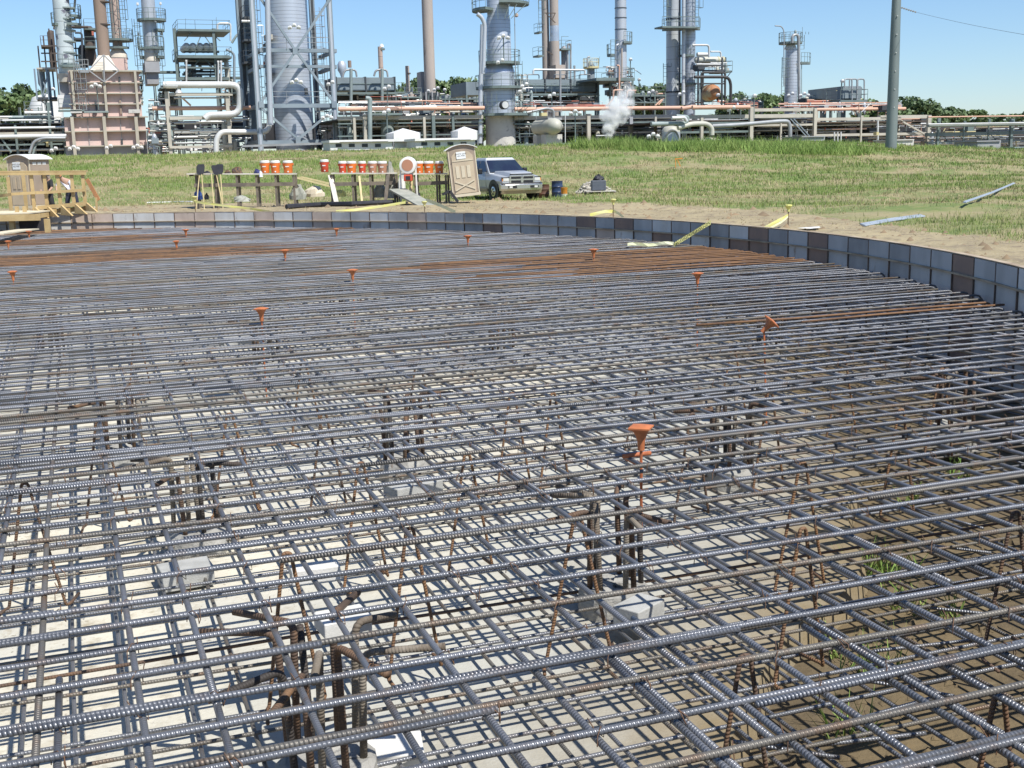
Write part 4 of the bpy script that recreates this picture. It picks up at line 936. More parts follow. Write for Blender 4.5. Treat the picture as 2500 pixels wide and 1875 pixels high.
# ------------------------------------------------------------------ two workers behind the walkway
def person(px, Y, label, shirt, trouser, J, hat, rz=0.0, hair=None):
    p = W(px, 500, Y); g = gz(p.x, Y); T = thing('person', label, 'person', (p.x, Y, g), rz=rz if rz else 1e-6)
    def skin(name, chain, radii, m, par):
        me = bpy.data.meshes.new(name); me.from_pydata([Vector(c) for c in chain[0]], chain[1], [])
        o = link(name, me, m, par); md = o.modifiers.new('skin', 'SKIN')
        for i, r in enumerate(radii): me.skin_vertices[0].data[i].radius = r
        me.skin_vertices[0].data[0].use_root = True
        s = o.modifiers.new('sub', 'SUBSURF'); s.levels = 2; s.render_levels = 2
        for f in me.polygons: f.use_smooth = True
        return o
    V = [J[k] for k in ('pelvis', 'waist', 'chest', 'neck', 'head', 'lsh', 'lel', 'lha', 'rsh', 'rel', 'rha', 'lhip', 'lkn', 'lan', 'ltoe', 'rhip', 'rkn', 'ran', 'rtoe')]
    E = [(0, 1), (1, 2), (2, 3), (3, 4), (2, 5), (5, 6), (6, 7), (2, 8), (8, 9), (9, 10), (0, 11), (11, 12), (12, 13), (13, 14), (0, 15), (15, 16), (16, 17), (17, 18)]
    Rr = [(.15, .11), (.145, .11), (.17, .12), (.06, .06), (.085, .10), (.075, .07), (.05, .05), (.04, .035), (.075, .07), (.05, .05), (.04, .035), (.10, .10), (.07, .07), (.05, .05), (.045, .04), (.10, .10), (.07, .07), (.05, .05), (.045, .04)]
    skin('body', (V, E), Rr, 'skin', T)
    gl = .022
    Vs = [J[k] for k in ('waist', 'chest', 'lsh', 'lel', 'rsh', 'rel', 'pelvis')]
    skin('shirt', (Vs, [(0, 1), (1, 2), (2, 3), (1, 4), (4, 5), (0, 6)]), [(.165, .13), (.19, .14), (.095, .09), (.072, .07), (.095, .09), (.072, .07), (.165, .13)], shirt, T)
    Vt = [J[k] for k in ('pelvis', 'lhip', 'lkn', 'lan', 'rhip', 'rkn', 'ran')]
    skin('trousers', (Vt, [(0, 1), (1, 2), (2, 3), (0, 4), (4, 5), (5, 6)]), [(.16, .12), (.12, .12), (.095, .095), (.08, .08), (.12, .12), (.095, .095), (.08, .08)], trouser, T)
    h = Vector(J['head']); up = (h - Vector(J['neck'])).normalized()
    q = MB(); q.lathe((0, 0, 0), [(.16, 0), (.155, .015), (.125, .02), (.12, .07), (.085, .12), (.0, .14)], 16); R3 = Matrix.Translation(h + up * .03) @ up.to_track_quat('Z', 'Y').to_matrix().to_4x4()
    q.v = [tuple(R3 @ Vector(v)) for v in q.v]; q.build('hard_hat', hat, T, True, local=True)
    for k in ('ltoe', 'rtoe'):
        a = Vector(J[k]); b = Vector(J[k[0] + 'an']); q = MB(); q.loft([[Vector((b.x * (1 - u) + a.x * u + sx * .05, b.y * (1 - u) + a.y * u, z)) for sx, z in ((-1, 0), (1, 0), (.8, .11 - .05 * u), (-.8, .11 - .05 * u))] for u in (-.5, .4, 1.2)]); q.build('boot', 'black_rubber', T, local=True)
P1 = dict(pelvis=(.12, .0, .86), waist=(.06, -.06, 1.02), chest=(-.07, -.16, 1.24), neck=(-.14, -.24, 1.36), head=(-.18, -.30, 1.44), lsh=(-.25, -.14, 1.28), lel=(-.33, -.30, 1.04), lha=(-.28, -.44, .86), rsh=(.12, -.14, 1.27), rel=(.26, -.2, 1.02), rha=(.2, -.38, .86), lhip=(.02, .0, .82), lkn=(-.05, -.08, .45), lan=(-.06, .02, .08), ltoe=(-.08, -.16, .05), rhip=(.22, .0, .82), rkn=(.30, -.06, .45), ran=(.32, .04, .08), rtoe=(.34, -.14, .05))
person(170, 46.0, 'stooping worker in white shirt and navy trousers behind the walkway rail', 'shirt_white', 'trouser_navy', P1, 'hat_tan')
P2 = dict(pelvis=(.0, .0, .84), waist=(.02, -.05, 1.0), chest=(.04, -.12, 1.24), neck=(.06, -.17, 1.40), head=(.07, -.20, 1.50), lsh=(-.14, -.10, 1.29), lel=(-.18, -.2, 1.02), lha=(-.1, -.38, .9), rsh=(.22, -.10, 1.29), rel=(.27, -.22, 1.02), rha=(.2, -.4, .9), lhip=(-.1, .0, .8), lkn=(-.12, -.06, .45), lan=(-.13, .03, .08), ltoe=(-.14, -.16, .05), rhip=(.1, .0, .8), rkn=(.17, -.08, .45), ran=(.24, .03, .08), rtoe=(.26, -.15, .05))
person(119, 46.6, 'worker in black half hidden between the walkway posts', 'shirt_black', 'shirt_black', P2, 'black_rubber')
# ================================================================== THE PLANT
M_('clad', (.50, .54, .60), (.42, .46, .52), .25, .42, metal=.35, seam=(.36, .09, (.20, .22, .25)), streak=.25)
M_('clad_plain', (.48, .51, .55), (.42, .45, .49), .3, .45, metal=.3, streak=.2)
M_('clad_wide', (.50, .53, .56), (.43, .46, .49), .3, .5, metal=.2, seam=(1.45, .035, (.24, .26, .28)), streak=.2)
M_('clad_bright', (.58, .60, .64), (.46, .50, .56), .5, .3, metal=.6)
M_('stack_patchy', (.50, .56, .57), (.42, .48, .50), .4, .6, c3=(.13, .13, .17), sc3=.55, lo3=.56, hi3=.60, seam=(1.35, .05, (.22, .25, .26)))
M_('stack_rust', (.27, .20, .155), (.20, .15, .125), .3, .8, c3=(.14, .10, .09), sc3=.8, streak=.15)
M_('stack_pink', (.46, .35, .29), (.38, .30, .26), .4, .8, seam=(1.5, .05, (.22, .19, .18)))
M_('stack_conc', (.40, .345, .30), (.34, .30, .27), .3, .85, c3=(.20, .175, .155), sc3=.7, lo3=.6, hi3=.7, streak=.3)
M_('concrete_pale', (.56, .545, .50), (.47, .46, .43), .6, .85, c3=(.28, .275, .26), sc3=1.5)
M_('steel_green', (.155, .20, .19), (.12, .155, .15), .8, .6)
M_('steel_bluegrey', (.23, .28, .315), (.18, .225, .26), .6, .55)
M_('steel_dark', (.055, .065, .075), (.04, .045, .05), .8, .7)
M_('shade_black', (.016, .017, .02), (.03, .03, .034), .8, .85)  # near-black colour standing in for shade deep inside the racks
M_('steel_brown', (.10, .075, .06), (.06, .05, .045), .9, .8)
M_('steel_beige', (.46, .43, .36), (.39, .365, .31), .7, .7)
M_('heater_pink', (.62, .45, .40), (.55, .42, .38), .5, .75, c3=(.36, .28, .25), sc3=1.6, streak=.3)
M_('heater_post', (.42, .385, .31), (.36, .33, .27), .7, .75)
M_('heater_grey', (.33, .335, .345), (.28, .285, .29), .5, .7)
M_('hood_cream', (.60, .55, .46), (.50, .45, .38), .7, .65)
M_('white_paint', (.70, .70, .68), (.60, .60, .58), .7, .5)
M_('pipe_white', (.62, .62, .60), (.52, .53, .52), .8, .4, metal=.15)
M_('pipe_orange', (.60, .36, .25), (.52, .32, .235), .7, .6)
M_('pipe_red', (.42, .13, .08), (.34, .11, .08), .7, .6)
M_('pipe_green', (.26, .31, .30), (.20, .245, .24), .7, .5)
M_('pipe_grey', (.34, .355, .36), (.26, .27, .275), .7, .45, metal=.2)
M_('pipe_dark', (.05, .047, .045), (.035, .035, .035), .7, .6)
M_('vessel_cream', (.48, .475, .40), (.42, .41, .35), .5, .55)
M_('vessel_rust', (.36, .17, .08), (.45, .40, .26), .35, .7, lo=.47, hi=.53)
M_('cooler_grey', (.20, .245, .265), (.165, .20, .22), .5, .6)
M_('yellow_rail', (.55, .48, .25), (.48, .42, .22), .8, .6)
M_('pole_steel', (.20, .235, .225), (.17, .20, .195), .3, .55, metal=.3)
M_('wire', (.16, .17, .18), rough=.6)
PLANT_Z = 2.2
PB = ray(160, 411); PB.z = 0; PB.normalize(); PA = Vector((PB.y, -PB.x, 0))     # the plant's own grid
def WP(px, py, c):
    """point on the sight line that lies in the plant-grid plane p . PB = c"""
    d = ray(px, py); return EYE + d * (c / d.dot(PB))
class Unit:
    """one plant thing, squared up with the plant's grid, standing about Y metres off"""
    def __init__(s, name, label, cat, px, Y, group=None):
        r = W(px, 330, Y); s.Y = Y; s.c = r.dot(PB); s.T = thing(name, label, cat, (r.x, r.y, gz(r.x, r.y)), group)
    def P(s, px, py, dy=0): return WP(px, py, s.c + dy)
    def m(s, px): return px * mpp(CX, 250, s.Y)
    def slab(s, q, A, B, z0, z1, d):
        e = PB * d; k = [A, B, B + e, A + e]
        q.loft([[Vector((p.x, p.y, z0)) for p in k], [Vector((p.x, p.y, z1)) for p in k]]); return q
    def box(s, name, x0, y0, x1, y1, mat, d=1.0, dy=0, par=None, bevel=0):
        xm, ym = (x0 + x1) / 2, (y0 + y1) / 2
        return s.slab(MB(), s.P(x0, ym, dy), s.P(x1, ym, dy), s.P(xm, y1, dy).z, s.P(xm, y0, dy).z, d).build(name, mat, par or s.T, bevel=bevel)
    def beam(s, name, p, q_, wpx, mat, dy=0, dy1=None, par=None, hpx=None):
        q = MB(); q.bar(s.P(*p, dy), s.P(*q_, dy if dy1 is None else dy1), s.m(wpx), s.m(hpx or wpx)); return q.build(name, mat, par or s.T)
    def post(s, name, px, y0, y1, wpx, mat, dy=0, par=None):
        a = s.P(px, y1, dy); b = s.P(px, y0, dy); h = s.m(wpx) / 2; z0 = min(a.z, gz(a.x, a.y) - .1) if y1 > 345 else a.z
        return s.slab(MB(), a - PA * h - PB * h, a + PA * h - PB * h, z0, b.z, 2 * h).build(name, mat, par or s.T)
    def pipe(s, name, pts, rpx, mat, dy=0, rnd=None, n=10, par=None):
        P = [s.P(p[0], p[1], dy + (p[2] if len(p) > 2 else 0)) for p in pts]
        if abs(pts[0][1] - pts[-1][1]) < .01 and len(pts) == 2: P[1].z = P[0].z = (P[0].z + P[1].z) / 2
        r = s.m(rpx); P = rnd_path(P, r * 3 if rnd is None else s.m(rnd), 4) if len(P) > 2 else P
        q = MB(); q.tube(P, r, n); return q.build(name, mat, par or s.T, True)
    def cyl(s, name, px, ylist, mat, dy=0, par=None, n=24, base=False):
        """ylist = [(py, width px)...] from the bottom up, about a vertical axis through px at the bottom"""
        b = s.P(px, ylist[0][0], dy); prof = [(s.m(w_) / 2, s.P(px, y, dy).z - b.z) for y, w_ in ylist]
        if base: prof[0] = (prof[0][0], gz(b.x, b.y) - .2 - b.z)
        q = MB(); q.lathe(b, prof, n); return q.build(name, mat, par or s.T, True)
    def rail(s, par, pts, mat='steel_green', h=1.1, name='railing', r=.03):
        q = MB(); n = len(pts)
        for k in (h, h * .55):
            q.tube([p + Vector((0, 0, k)) for p in pts], r, 4, False)
        L = [pts[0]]
        for a, b in zip(pts[:-1], pts[1:]):
            m = max(1, int((b - a).length / 1.8))
            L += [a.lerp(b, (i + 1) / m) for i in range(m)]
        for p in L: q.tube([p, p + Vector((0, 0, h))], r, 4, False)
        q.build(name, mat, par)
    def ring(s, px, py, rin, rout, a0=0, a1=2 * PI, dy=0, mat='steel_green', rail=True, th=.25):
        c = s.P(px, py, dy); n = max(6, int((a1 - a0) / .35)); q = MB(); r0, r1 = s.m(rin), s.m(rout)
        A = [a0 + (a1 - a0) * i / n for i in range(n + 1)]
        q.loft([[(c.x + r * math.cos(a), c.y + r * math.sin(a), c.z + z) for r, z in ((r0, -th), (r1, -th), (r1, 0), (r0, 0))] for a in A]); o = q.build('platform', mat, s.T)
        if rail: s.rail(o, [Vector((c.x + r1 * math.cos(a), c.y + r1 * math.sin(a), c.z)) for a in A], mat)
        return o
    def deck(s, x0, x1, py, d, dy=0, mat='steel_green', th=.22, rail=True):
        a, b = s.P(x0, py, dy), s.P(x1, py, dy); z = (a.z + b.z) / 2; o = s.slab(MB(), a, b, z - th, z, d).build('platform', mat, s.T)
        a.z = b.z = z
        if rail: s.rail(o, [a + PB * d, a, b, b + PB * d], mat)
        return o
    def ladder(s, px, y0, y1, dy=0, w_=.55, mat='steel_green', cage=True):
        a, b = s.P(px, y1, dy), s.P(px, y0, dy); q = MB(); L = lambda u, v, z: Vector((a.x, a.y, z)) + PA * u + PB * v
        for sx in (-1, 1): q.bar(L(sx * w_ / 2, 0, a.z), L(sx * w_ / 2, 0, b.z), .06)
        z = a.z
        while z < b.z: q.bar(L(-w_ / 2, 0, z), L(w_ / 2, 0, z), .035); z += .45
        if cage:
            for k in (-.55, 0, .55): q.bar(L(k, -.7 + .3 * abs(k), a.z + 2), L(k, -.7 + .3 * abs(k), b.z), .05)
            z = a.z + 2
            while z < b.z: q.tube([L(-.3, 0, z), L(-.55, -.5, z), L(0, -.7, z), L(.55, -.5, z), L(.3, 0, z)], .03, 4, False); z += 1.1
        q.build('ladder', mat, s.T)

# ---- flood lamps: white heads on thin poles -------------------------------------------------
def flood(px, py, Y, label, pole=None, heads=2):
    p = W(px, py, Y); s = mpp(px, py, Y); T = thing('floodlight', label, 'floodlight', (p.x, Y, W(px, pole, Y).z if pole else p.z - .4), 'white floodlights about the plant')
    if pole:
        q = MB(); q.tube([(p.x, Y, W(px, pole, Y).z), (p.x, Y, p.z + .2)], .06, 6); q.build('pole', 'steel_green', T)
    for i in range(heads):
        sx = (i - (heads - 1) / 2) * .40; q = MB(); Mx = Matrix.Translation((p.x + sx, Y - .25, p.z + .20 * (i == 1))) @ Matrix.Rotation(.7, 4, 'X') @ Matrix.Rotation(sx * .7, 4, 'Y')
        q.loft([[Mx @ Vector((x * k, y * k, z)) for x, y in ((-.20, -.15), (.20, -.15), (.20, .15), (-.20, .15))] for k, z in ((.45, .26), (.8, .18), (1.0, .0))]); q.build('lamp_head', 'white_paint', T)

# ---- 1 left: frame tower, patchy stack, pink heater -----------------------------------------
U = Unit('braced_tower', 'blue-grey braced frame at the far left, before the patchy stack', 'frame', 112, 136)
for x, dy in ((91, 0), (120, 0), (135, 3), (108, 3)): U.post('post', x, 168, 245 if dy else 243, 4, 'steel_bluegrey', dy)
U.box('top_deck', 89, 165, 136, 169, 'steel_beige', 4); U.box('lower_deck', 90, 237, 140, 243, 'steel_dark', 4)
for p, q_ in (((93, 170), (104, 238)), ((104, 238), (118, 172)), ((110, 236), (120, 205)), ((106, 200), (120, 236))): U.beam('brace', p, q_, 2.6, 'steel_bluegrey')
U.beam('strut', (92, 240), (122, 262), 3, 'steel_dark'); U.cyl('dust_drum', 106, [(175, 18), (205, 18), (215, 8), (238, 6)][::-1], 'steel_bluegrey', 1.5)
U.post('post', 126, 240, 385, 5, 'steel_dark', 1); U.post('post', 138, 168, 385, 6, 'steel_bluegrey', 1); U.ladder(128, 245, 385, -.5, cage=False)
U = Unit('reactor_frame', 'rust-brown steel structure rising behind the patchy stack', 'frame', 130, 150)
for x, y0 in ((106, 112), (121, 88), (136, 70), (146, 75)): U.post('post', x, y0, 250, 3.4, 'steel_brown', random.uniform(0, 3))
for y in (112, 130, 150, 166): U.beam('beam', (100, y), (148, y), 3, 'steel_brown')
U.deck(100, 124, 110, 3, -1, 'steel_brown'); U.cyl('rusty_drum', 131, [(165, 16), (80, 16), (74, 8)], 'steel_brown', 4); U.pipe('pipe', [(133, 72), (133, 66), (148, 66), (215, 66)], 3.2, 'steel_brown', 1)
U.cyl('brown_vessel', 224, [(160, 26), (130, 26), (122, 24), (70, 24), (64, 14)], 'steel_brown', 3); U.deck(206, 236, 68, 3, 1.5); U.deck(208, 234, 112, 4, 1)
U.pipe('pipe', [(183, 80), (200, 80), (200, 150)], 2.5, 'steel_dark'); U.deck(180, 200, 92, 3, 1, 'steel_dark'); U.cyl('brown_vessel', 205, [(165, 22), (120, 22), (110, 10)], 'steel_dark', 5)
for y in (95, 118, 135, 150): U.beam('beam', (180, y), (236, y), 3, 'steel_dark', 4)
for x in (186, 196, 214, 232): U.post('post', x, 90, 240, 3, 'steel_dark', 4)
U.box('red_sign', 224, 76, 229, 86, 'pipe_red', .2, -1)
U = Unit('chimney_stack', 'pale banded chimney with dark peeling patches at left', 'chimney', 165, 134)
U.cyl('shaft', 165, [(182, 40), (-140, 37)], 'stack_patchy', n=32)
for y in (-8, 20, 47, 75, 102, 129, 156): U.cyl('band', 165 - (182 - y) * .02, [(y + 1.6, 42), (y - 1.6, 42)], 'pipe_green', n=32)
U.cyl('base_cone', 163, [(201, 34), (180, 40)], 'hood_cream'); U.box('base_duct', 146, 200, 170, 240, 'heater_grey', 3); U.box('base_block', 141, 232, 172, 262, 'white_paint', 4, -.4)
for y, a0, a1 in ((58, 2.2, 4.2), (58, -1.2, .8), (38, -.9, .9), (160, -1.9, 1.2)): U.ring(165 - (182 - y) * .02, y, 20, 34, a0, a1)
U.beam('patch', (181, 30), (184, -10), 4, 'steel_dark')
U = Unit('fired_heater', 'big pink steel fired heater box with rusty chimney', 'heater', 260, 127)
U.box('lower_wall', 160, 285, 358, 385, 'heater_pink', 9, 0); U.box('upper_wall', 171, 173, 343, 284, 'heater_pink', 8, .5)
U.box('plinth', 161, 357, 360, 392, 'heater_grey', 8, -.06)
for y in (202, 228, 254): U.box('flange', 168, y - 1.4, 346, y + 1.4, 'heater_post', .55, -.05)
for y in (286, 320, 356): U.box('flange', 158, y - 1.4, 362, y + 1.4, 'heater_post', .6, -.6)
U.box('flange', 168, 171, 346, 174.5, 'heater_post', 8.6, -.1)
for x in (179, 257, 334): U.box('column', x - 3, 174, x + 3, 284, 'heater_post', .6, -.15)
for x in (180, 258, 336): U.box('column', x - 4, 283, x + 4, 392, 'heater_post', .6, -.75)
for x in (216, 296): U.box('seam', x - .6, 287, x + .6, 356, 'heater_grey', .1, -.16); U.box('stiffener', x - .6, 210, x + .6, 283, 'heater_grey', .1, .4)
for x0, x1 in ((172, 200), (314, 342)): U.box('ledge_block', x0, 267, x1, 276, 'concrete_pale', 1, -1.0)
U.box('walkway', 205, 271, 265, 275, 'pipe_green', 1, -1.0); U.rail(U.T, [U.P(145, 268, -1), U.P(205, 268, -1)]); U.box('walkway', 142, 268, 206, 272, 'steel_green', 1, -1)
U.box('door', 290, 188, 294, 206, 'steel_dark', .2, .3); U.box('door', 292, 244, 297, 278, 'stack_rust', .2, .2); U.box('door', 296, 339, 300, 352, 'steel_dark', .2, -.2); U.box('door', 233, 246, 237, 272, 'steel_dark', .2, .2)
# hood: square pyramid up to the neck, with a diamond of bracing on its face
a = [U.P(218, 172, 1), U.P(288, 172, 1)]; b = [U.P(240, 135, 3), U.P(266, 135, 3)]
q = MB(); q.loft([[a[0], a[1], a[1] + PB * 6, a[0] + PB * 6], [b[0], b[1], b[1] + PB * 2, b[0] + PB * 2]]); H = q.build('hood', 'hood_cream', U.T)
for p, q_ in (((253, 134), (217, 172)), ((253, 134), (290, 172)), ((217, 172), (255, 200)), ((290, 172), (255, 200)), ((253, 134), (255, 200))): U.beam('hood_brace', p, q_, 2.6, 'heater_grey', -.35, par=H)
for y in (152, 156, 160, 164, 168): U.beam('louvre', (238 - (y - 150) * .6, y), (252, y), 1.2, 'heater_post', .6, par=H)
c = U.P(254, 137, 4); q = MB(); q.lathe(c, [(U.m(15), 0), (U.m(14.5), U.P(254, -150).z - c.z)], 24); q.build('chimney', 'stack_rust', U.T, True)
for y in (138, 60, 5): U.cyl('chimney_band', 254 - (137 - y) * .02, [(y + 1.5, 33), (y - 1.5, 33)], 'steel_brown', 4)
U.ladder(203, 145, 268, -.6, .7, 'pipe_grey'); U.deck(190, 217, 172, 1.5, -1.2, 'pipe_grey')
U = Unit('chimney_stack', 'pink chimney above a cream cone behind the heater', 'chimney', 288, 142)
U.cyl('shaft', 288, [(122, 23), (-140, 20)], 'stack_pink'); U.cyl('cone', 289, [(143, 44), (132, 42), (119, 26)], 'hood_cream'); U.box('duct', 270, 142, 312, 178, 'heater_pink', 5, -2)
U.cyl('rim', 289, [(145, 46), (142, 46)], 'steel_dark')
U.ring(288, 96, 12, 36); U.ring(287, 115, 12, 28, PI, 2 * PI); U.ladder(304, -40, 92, -1, .6); U.ladder(268, -60, 100, -1, .6)
U = Unit('chimney_stack', 'slim grey chimney with ring platforms above a dark duct', 'chimney', 369, 140)
U.cyl('shaft', 371, [(130, 33), (-120, 31)], 'clad_plain'); U.cyl('cone', 371, [(150, 38), (140, 38), (128, 30)], 'hood_cream'); U.box('duct', 354, 150, 390, 176, 'heater_grey', 4, -2); U.box('lower_duct', 359, 176, 388, 205, 'heater_grey', 4, -1.5)
U.ring(370, 47, 17, 34); U.ring(370, 72, 17, 30, -.8, .8); U.ring(370, 116, 17, 30, -1.9, .6); U.ring(370, 116, 17, 32, 2.4, 4.0); U.ring(371, 138, 17, 29, -.8, .8); U.ring(371, 138, 17, 29, 2.5, 3.9)
U.ladder(346, 47, 205, -.5); U.ladder(394, 72, 205, -.5)
for x, y in ((336, 9), (392, 8), (338, 82), (395, 82)): U.beam('lamp_pole', (x, y), (x, y + 34), .6, 'pipe_grey'); U.box('lamp', x - 2.5, y - 3, x + 2.5, y + 3, 'white_paint', .5)
# ---- 2 rack left of the heater
def rack(name, label, x0, x1, Y, posts, beams, pipes, mat='steel_green', seed=1, fuzz=0, fx=None, ybot=362):
    U = Unit(name, label, 'pipe rack', (x0 + x1) / 2, Y); R_ = random.Random(seed)
    for p in posts: U.post('post', p[0], p[1], p[2] if len(p) > 2 else ybot + 15, p[3] if len(p) > 3 else 5, p[4] if len(p) > 4 else mat); U.post('post', p[0] + 3, p[1], p[2] if len(p) > 2 else ybot + 15, p[3] if len(p) > 3 else 5, p[4] if len(p) > 4 else mat, 5)
    for b in beams: U.box('beam', b[0], b[2] - b[3] / 2, b[1], b[2] + b[3] / 2, b[4] if len(b) > 4 else mat, .5)
    for p in pipes: U.pipe('pipe', [(p[0], p[2]), (p[1], p[3] if len(p) > 6 else p[2])], p[4] if len(p) > 6 else p[3], p[-2] if len(p) > 6 else p[4], p[-1])
    return U
def clutter(U, x0, x1, y0, y1, n, seed, pal=None, big=1.0):
    """pipe runs, drops, valves and small boxes that fill a pipe rack"""
    R_ = random.Random(seed); pal = pal or ['pipe_white', 'pipe_grey', 'pipe_grey', 'pipe_green', 'steel_dark', 'pipe_white', 'steel_beige', 'steel_green']
    for i in range(int(n * 2.0)):
        k = R_.random(); m = R_.choice(pal); x = R_.uniform(x0, x1); y = R_.uniform(y0, y1); dy = R_.uniform(.5, 9)
        if k < .38: L = R_.uniform(.15, .6) * (x1 - x0); xa = max(x0, x - L / 2); xb = min(x1, x + L / 2); U.pipe('pipe', [(xa, y), (xb, y)], R_.uniform(.8, 2.6) * big, m, dy, n=8)
        elif k < .62: h = R_.uniform(12, 45); U.pipe('pipe', [(x - R_.uniform(6, 16), y), (x, y), (x, min(y1 + 8, y + h))], R_.uniform(.8, 2.0) * big, m, dy, n=8)
        elif k < .74: w_ = R_.uniform(3, 9); U.box('cabinet', x - w_, y - w_ * .7, x + w_, y + w_ * .8, R_.choice(['heater_grey', 'steel_green', 'steel_beige', 'steel_dark', 'cooler_grey']), 1.5, dy)
        elif k < .86: r = R_.uniform(2, 3.4) * big; U.cyl('valve', x, [(y + r * 1.5, r), (y + r, r * 2), (y - r, r * 2), (y - r * 1.6, r), (y - r * 2.2, r * 1.8), (y - r * 2.4, r * 1.8)], R_.choice(['white_paint', 'pipe_white', 'pipe_red', 'pipe_grey']), dy, n=10)
        elif k < .93: U.pipe('strut', [(x, y), (x + R_.uniform(-25, 25), y + R_.uniform(10, 30))], .9, m, dy, n=6)
        else: U.cyl('small_vessel', x, [(y1 + 6, 12 * big), (y + 6, 12 * big), (y, 8 * big), (y - 2, 2)], R_.choice(['pipe_green', 'clad_plain', 'vessel_cream']), dy, n=14)
U = rack('pipe_rack', 'pipe rack with white pipes left of the pink heater', -30, 160, 125, [(44, 305), (128, 250), (160, 288)], [(-40, 165, 327, 9, 'steel_beige'), (-40, 165, 353, 4), (-40, 165, 312, 3)],
         [(-40, 160, 312, 3, 'pipe_white', -.6), (-40, 162, 333, 5, 'pipe_white', -1.2), (60, 125, 275, 4, 'pipe_white', 1), (30, 125, 286, 4, 'pipe_green', 1.5), (-40, 160, 366, 3, 'pipe_white', .5), (-40, 120, 320, 4, 'stack_rust', 2)])
U.pipe('pipe_bend', [(72, 375), (82, 345), (105, 337), (160, 337)], 3.5, 'pipe_grey', -1.8); U.pipe('pipe_bend', [(80, 378), (88, 350), (112, 343), (160, 343)], 3, 'pipe_green', -1.5); U.beam('brace', (0, 333), (28, 372), 4, 'steel_green', -1)
clutter(U, -30, 158, 282, 372, 52, 3); U.box('shade_backing', -60, 300, 165, 385, 'shade_black', .5, 9); U.box('shade_deck', -60, 300, 165, 303, 'steel_dark', 8, .8); U.box('yellow_panel', 112, 340, 118, 358, 'yellow_rail', .4, -.5)  # black sheet stands in for depth shade; deck slab added to shade the rack
q = MB(); c = W(112, 262, 150); q.lathe((c.x, c.y, gz(c.x, c.y)), [(2.0, 0), (2.0, c.z - gz(c.x, c.y)), (1.5, c.z - gz(c.x, c.y) + 1.2), (0, c.z - gz(c.x, c.y) + 1.7)], 20); single('storage_tank', q, 'white_paint', 'white domed tank under the frame at far left', 'tank', smooth=True)
# ---- 3 exchanger frame
U = Unit('exchanger_frame', 'dark green open frame carrying white drums, left of the big tower', 'frame', 500, 146)
for x in (447, 541): 
    for dy in (0, 6): U.post('post', x + dy * .5, 70, 370, 6, 'steel_green', dy)
for y, d in ((73, 4), (138, 7), (192, 7), (165, 4)): U.box('beam', 437, y - d / 2, 560, y + d / 2, 'steel_green', .6, -.2); U.box('beam', 437, y - d / 2, 560, y + d / 2, 'steel_green', .6, 6)
U.deck(434, 562, 72, 6.5, -.3); U.deck(433, 566, 137, 6.5, -.6); 
for x in (456, 472, 489, 505, 517):
    a, b = U.P(x, 113, 1), U.P(x, 113, 5.5); q = MB(); b = a + PB * 4.5; q.tube([a, a + PB * .3, b - PB * .3, b], [U.m(4), U.m(9), U.m(9), U.m(4)], 14); q.build('drum', 'white_paint', U.T, True)
for x0, x1, y in ((450, 535, 126), (450, 538, 148), (450, 540, 155), (452, 535, 175), (445, 538, 182)): U.pipe('pipe', [(x0, y), (x1, y)], 3, random.choice(('pipe_grey', 'steel_dark', 'pipe_green')), 2)
for p, q_ in (((450, 100), (470, 76)), ((538, 100), (510, 76)), ((450, 190), (490, 142)), ((540, 190), (500, 142)), ((480, 112), (490, 88)), ((500, 88), (515, 110))): U.beam('brace', p, q_, 2.2, 'steel_green', .2)
for x, y in ((455, 150), (533, 152), (540, 152)): U.pipe('pipe', [(x, y), (x, 205)], 2.2, 'pipe_white', -.5); U.box('pipe_cap', x - 2.4, y - 4, x + 2.4, y, 'white_paint', .5, -.6)
U.pipe('pipe', [(531, 74), (531, 57), (563, 57), (563, 100)], 2.2, 'pipe_white', .5); U.pipe('pipe', [(566, 105), (580, 82), (610, 80)], 3, 'pipe_green', 1); U.pipe('pipe', [(552, 120), (572, 130), (572, 210)], 3.2, 'steel_bluegrey', 1)
U.box('dark_floor', 445, 196, 545, 204, 'steel_dark', 6, .5); clutter(U, 440, 565, 140, 200, 22, 5); U.beam('lamp_pole', (453, 45), (453, 72), .7, 'steel_green'); U.beam('lamp_pole', (528, 42), (528, 72), .7, 'steel_green')
U.box('walkway', 335, 173, 440, 178, 'steel_green', 1.5, 2); U.box('walkway', 545, 187, 612, 192, 'steel_green', 1.5, 2); U.rail(U.T, [U.P(545, 187, 2), U.P(612, 187, 2)])
# ---- 4 beige rack with the big white expansion loop
U = Unit('pipe_loop', 'large white insulated pipe looping over a beige frame', 'pipe', 500, 121)
U.pipe('loop_pipe', [(398, 207), (420, 207), (586, 207), (586, 279), (510, 281), (500, 290)], 8.2, 'pipe_white', -.5, rnd=24, n=16)
U.pipe('low_pipe', [(528, 376), (528, 340), (540, 322), (655, 322), (659, 290), (659, 240)], 6.8, 'pipe_white', -1.2, rnd=20, n=16)
U.box('reducer', 401, 198, 436, 216, 'pipe_white', .6, -.9, bevel=.25)
for x in (418, 564): U.post('post', x, 224, 385, 8, 'steel_beige'); U.post('post', x + 4, 224, 385, 6, 'steel_beige', 6)
for y, h_ in ((230, 7), (288, 7), (358, 6)): U.box('beam', 414, y - h_ / 2, 568, y + h_ / 2, 'steel_beige', .5, -.35)
for y, r, m, dy in ((239, 2.2, 'pipe_white', .5), (264, 5, 'pipe_orange', 1), (300, 3, 'pipe_white', 2), (322, 3.5, 'pipe_white', 2), (334, 3, 'pipe_white', 2), (349, 3, 'pipe_grey', 2)): U.pipe('pipe', [(372 if y == 264 else 425, y), (612 if y == 264 else 560, y)], r, m, dy)
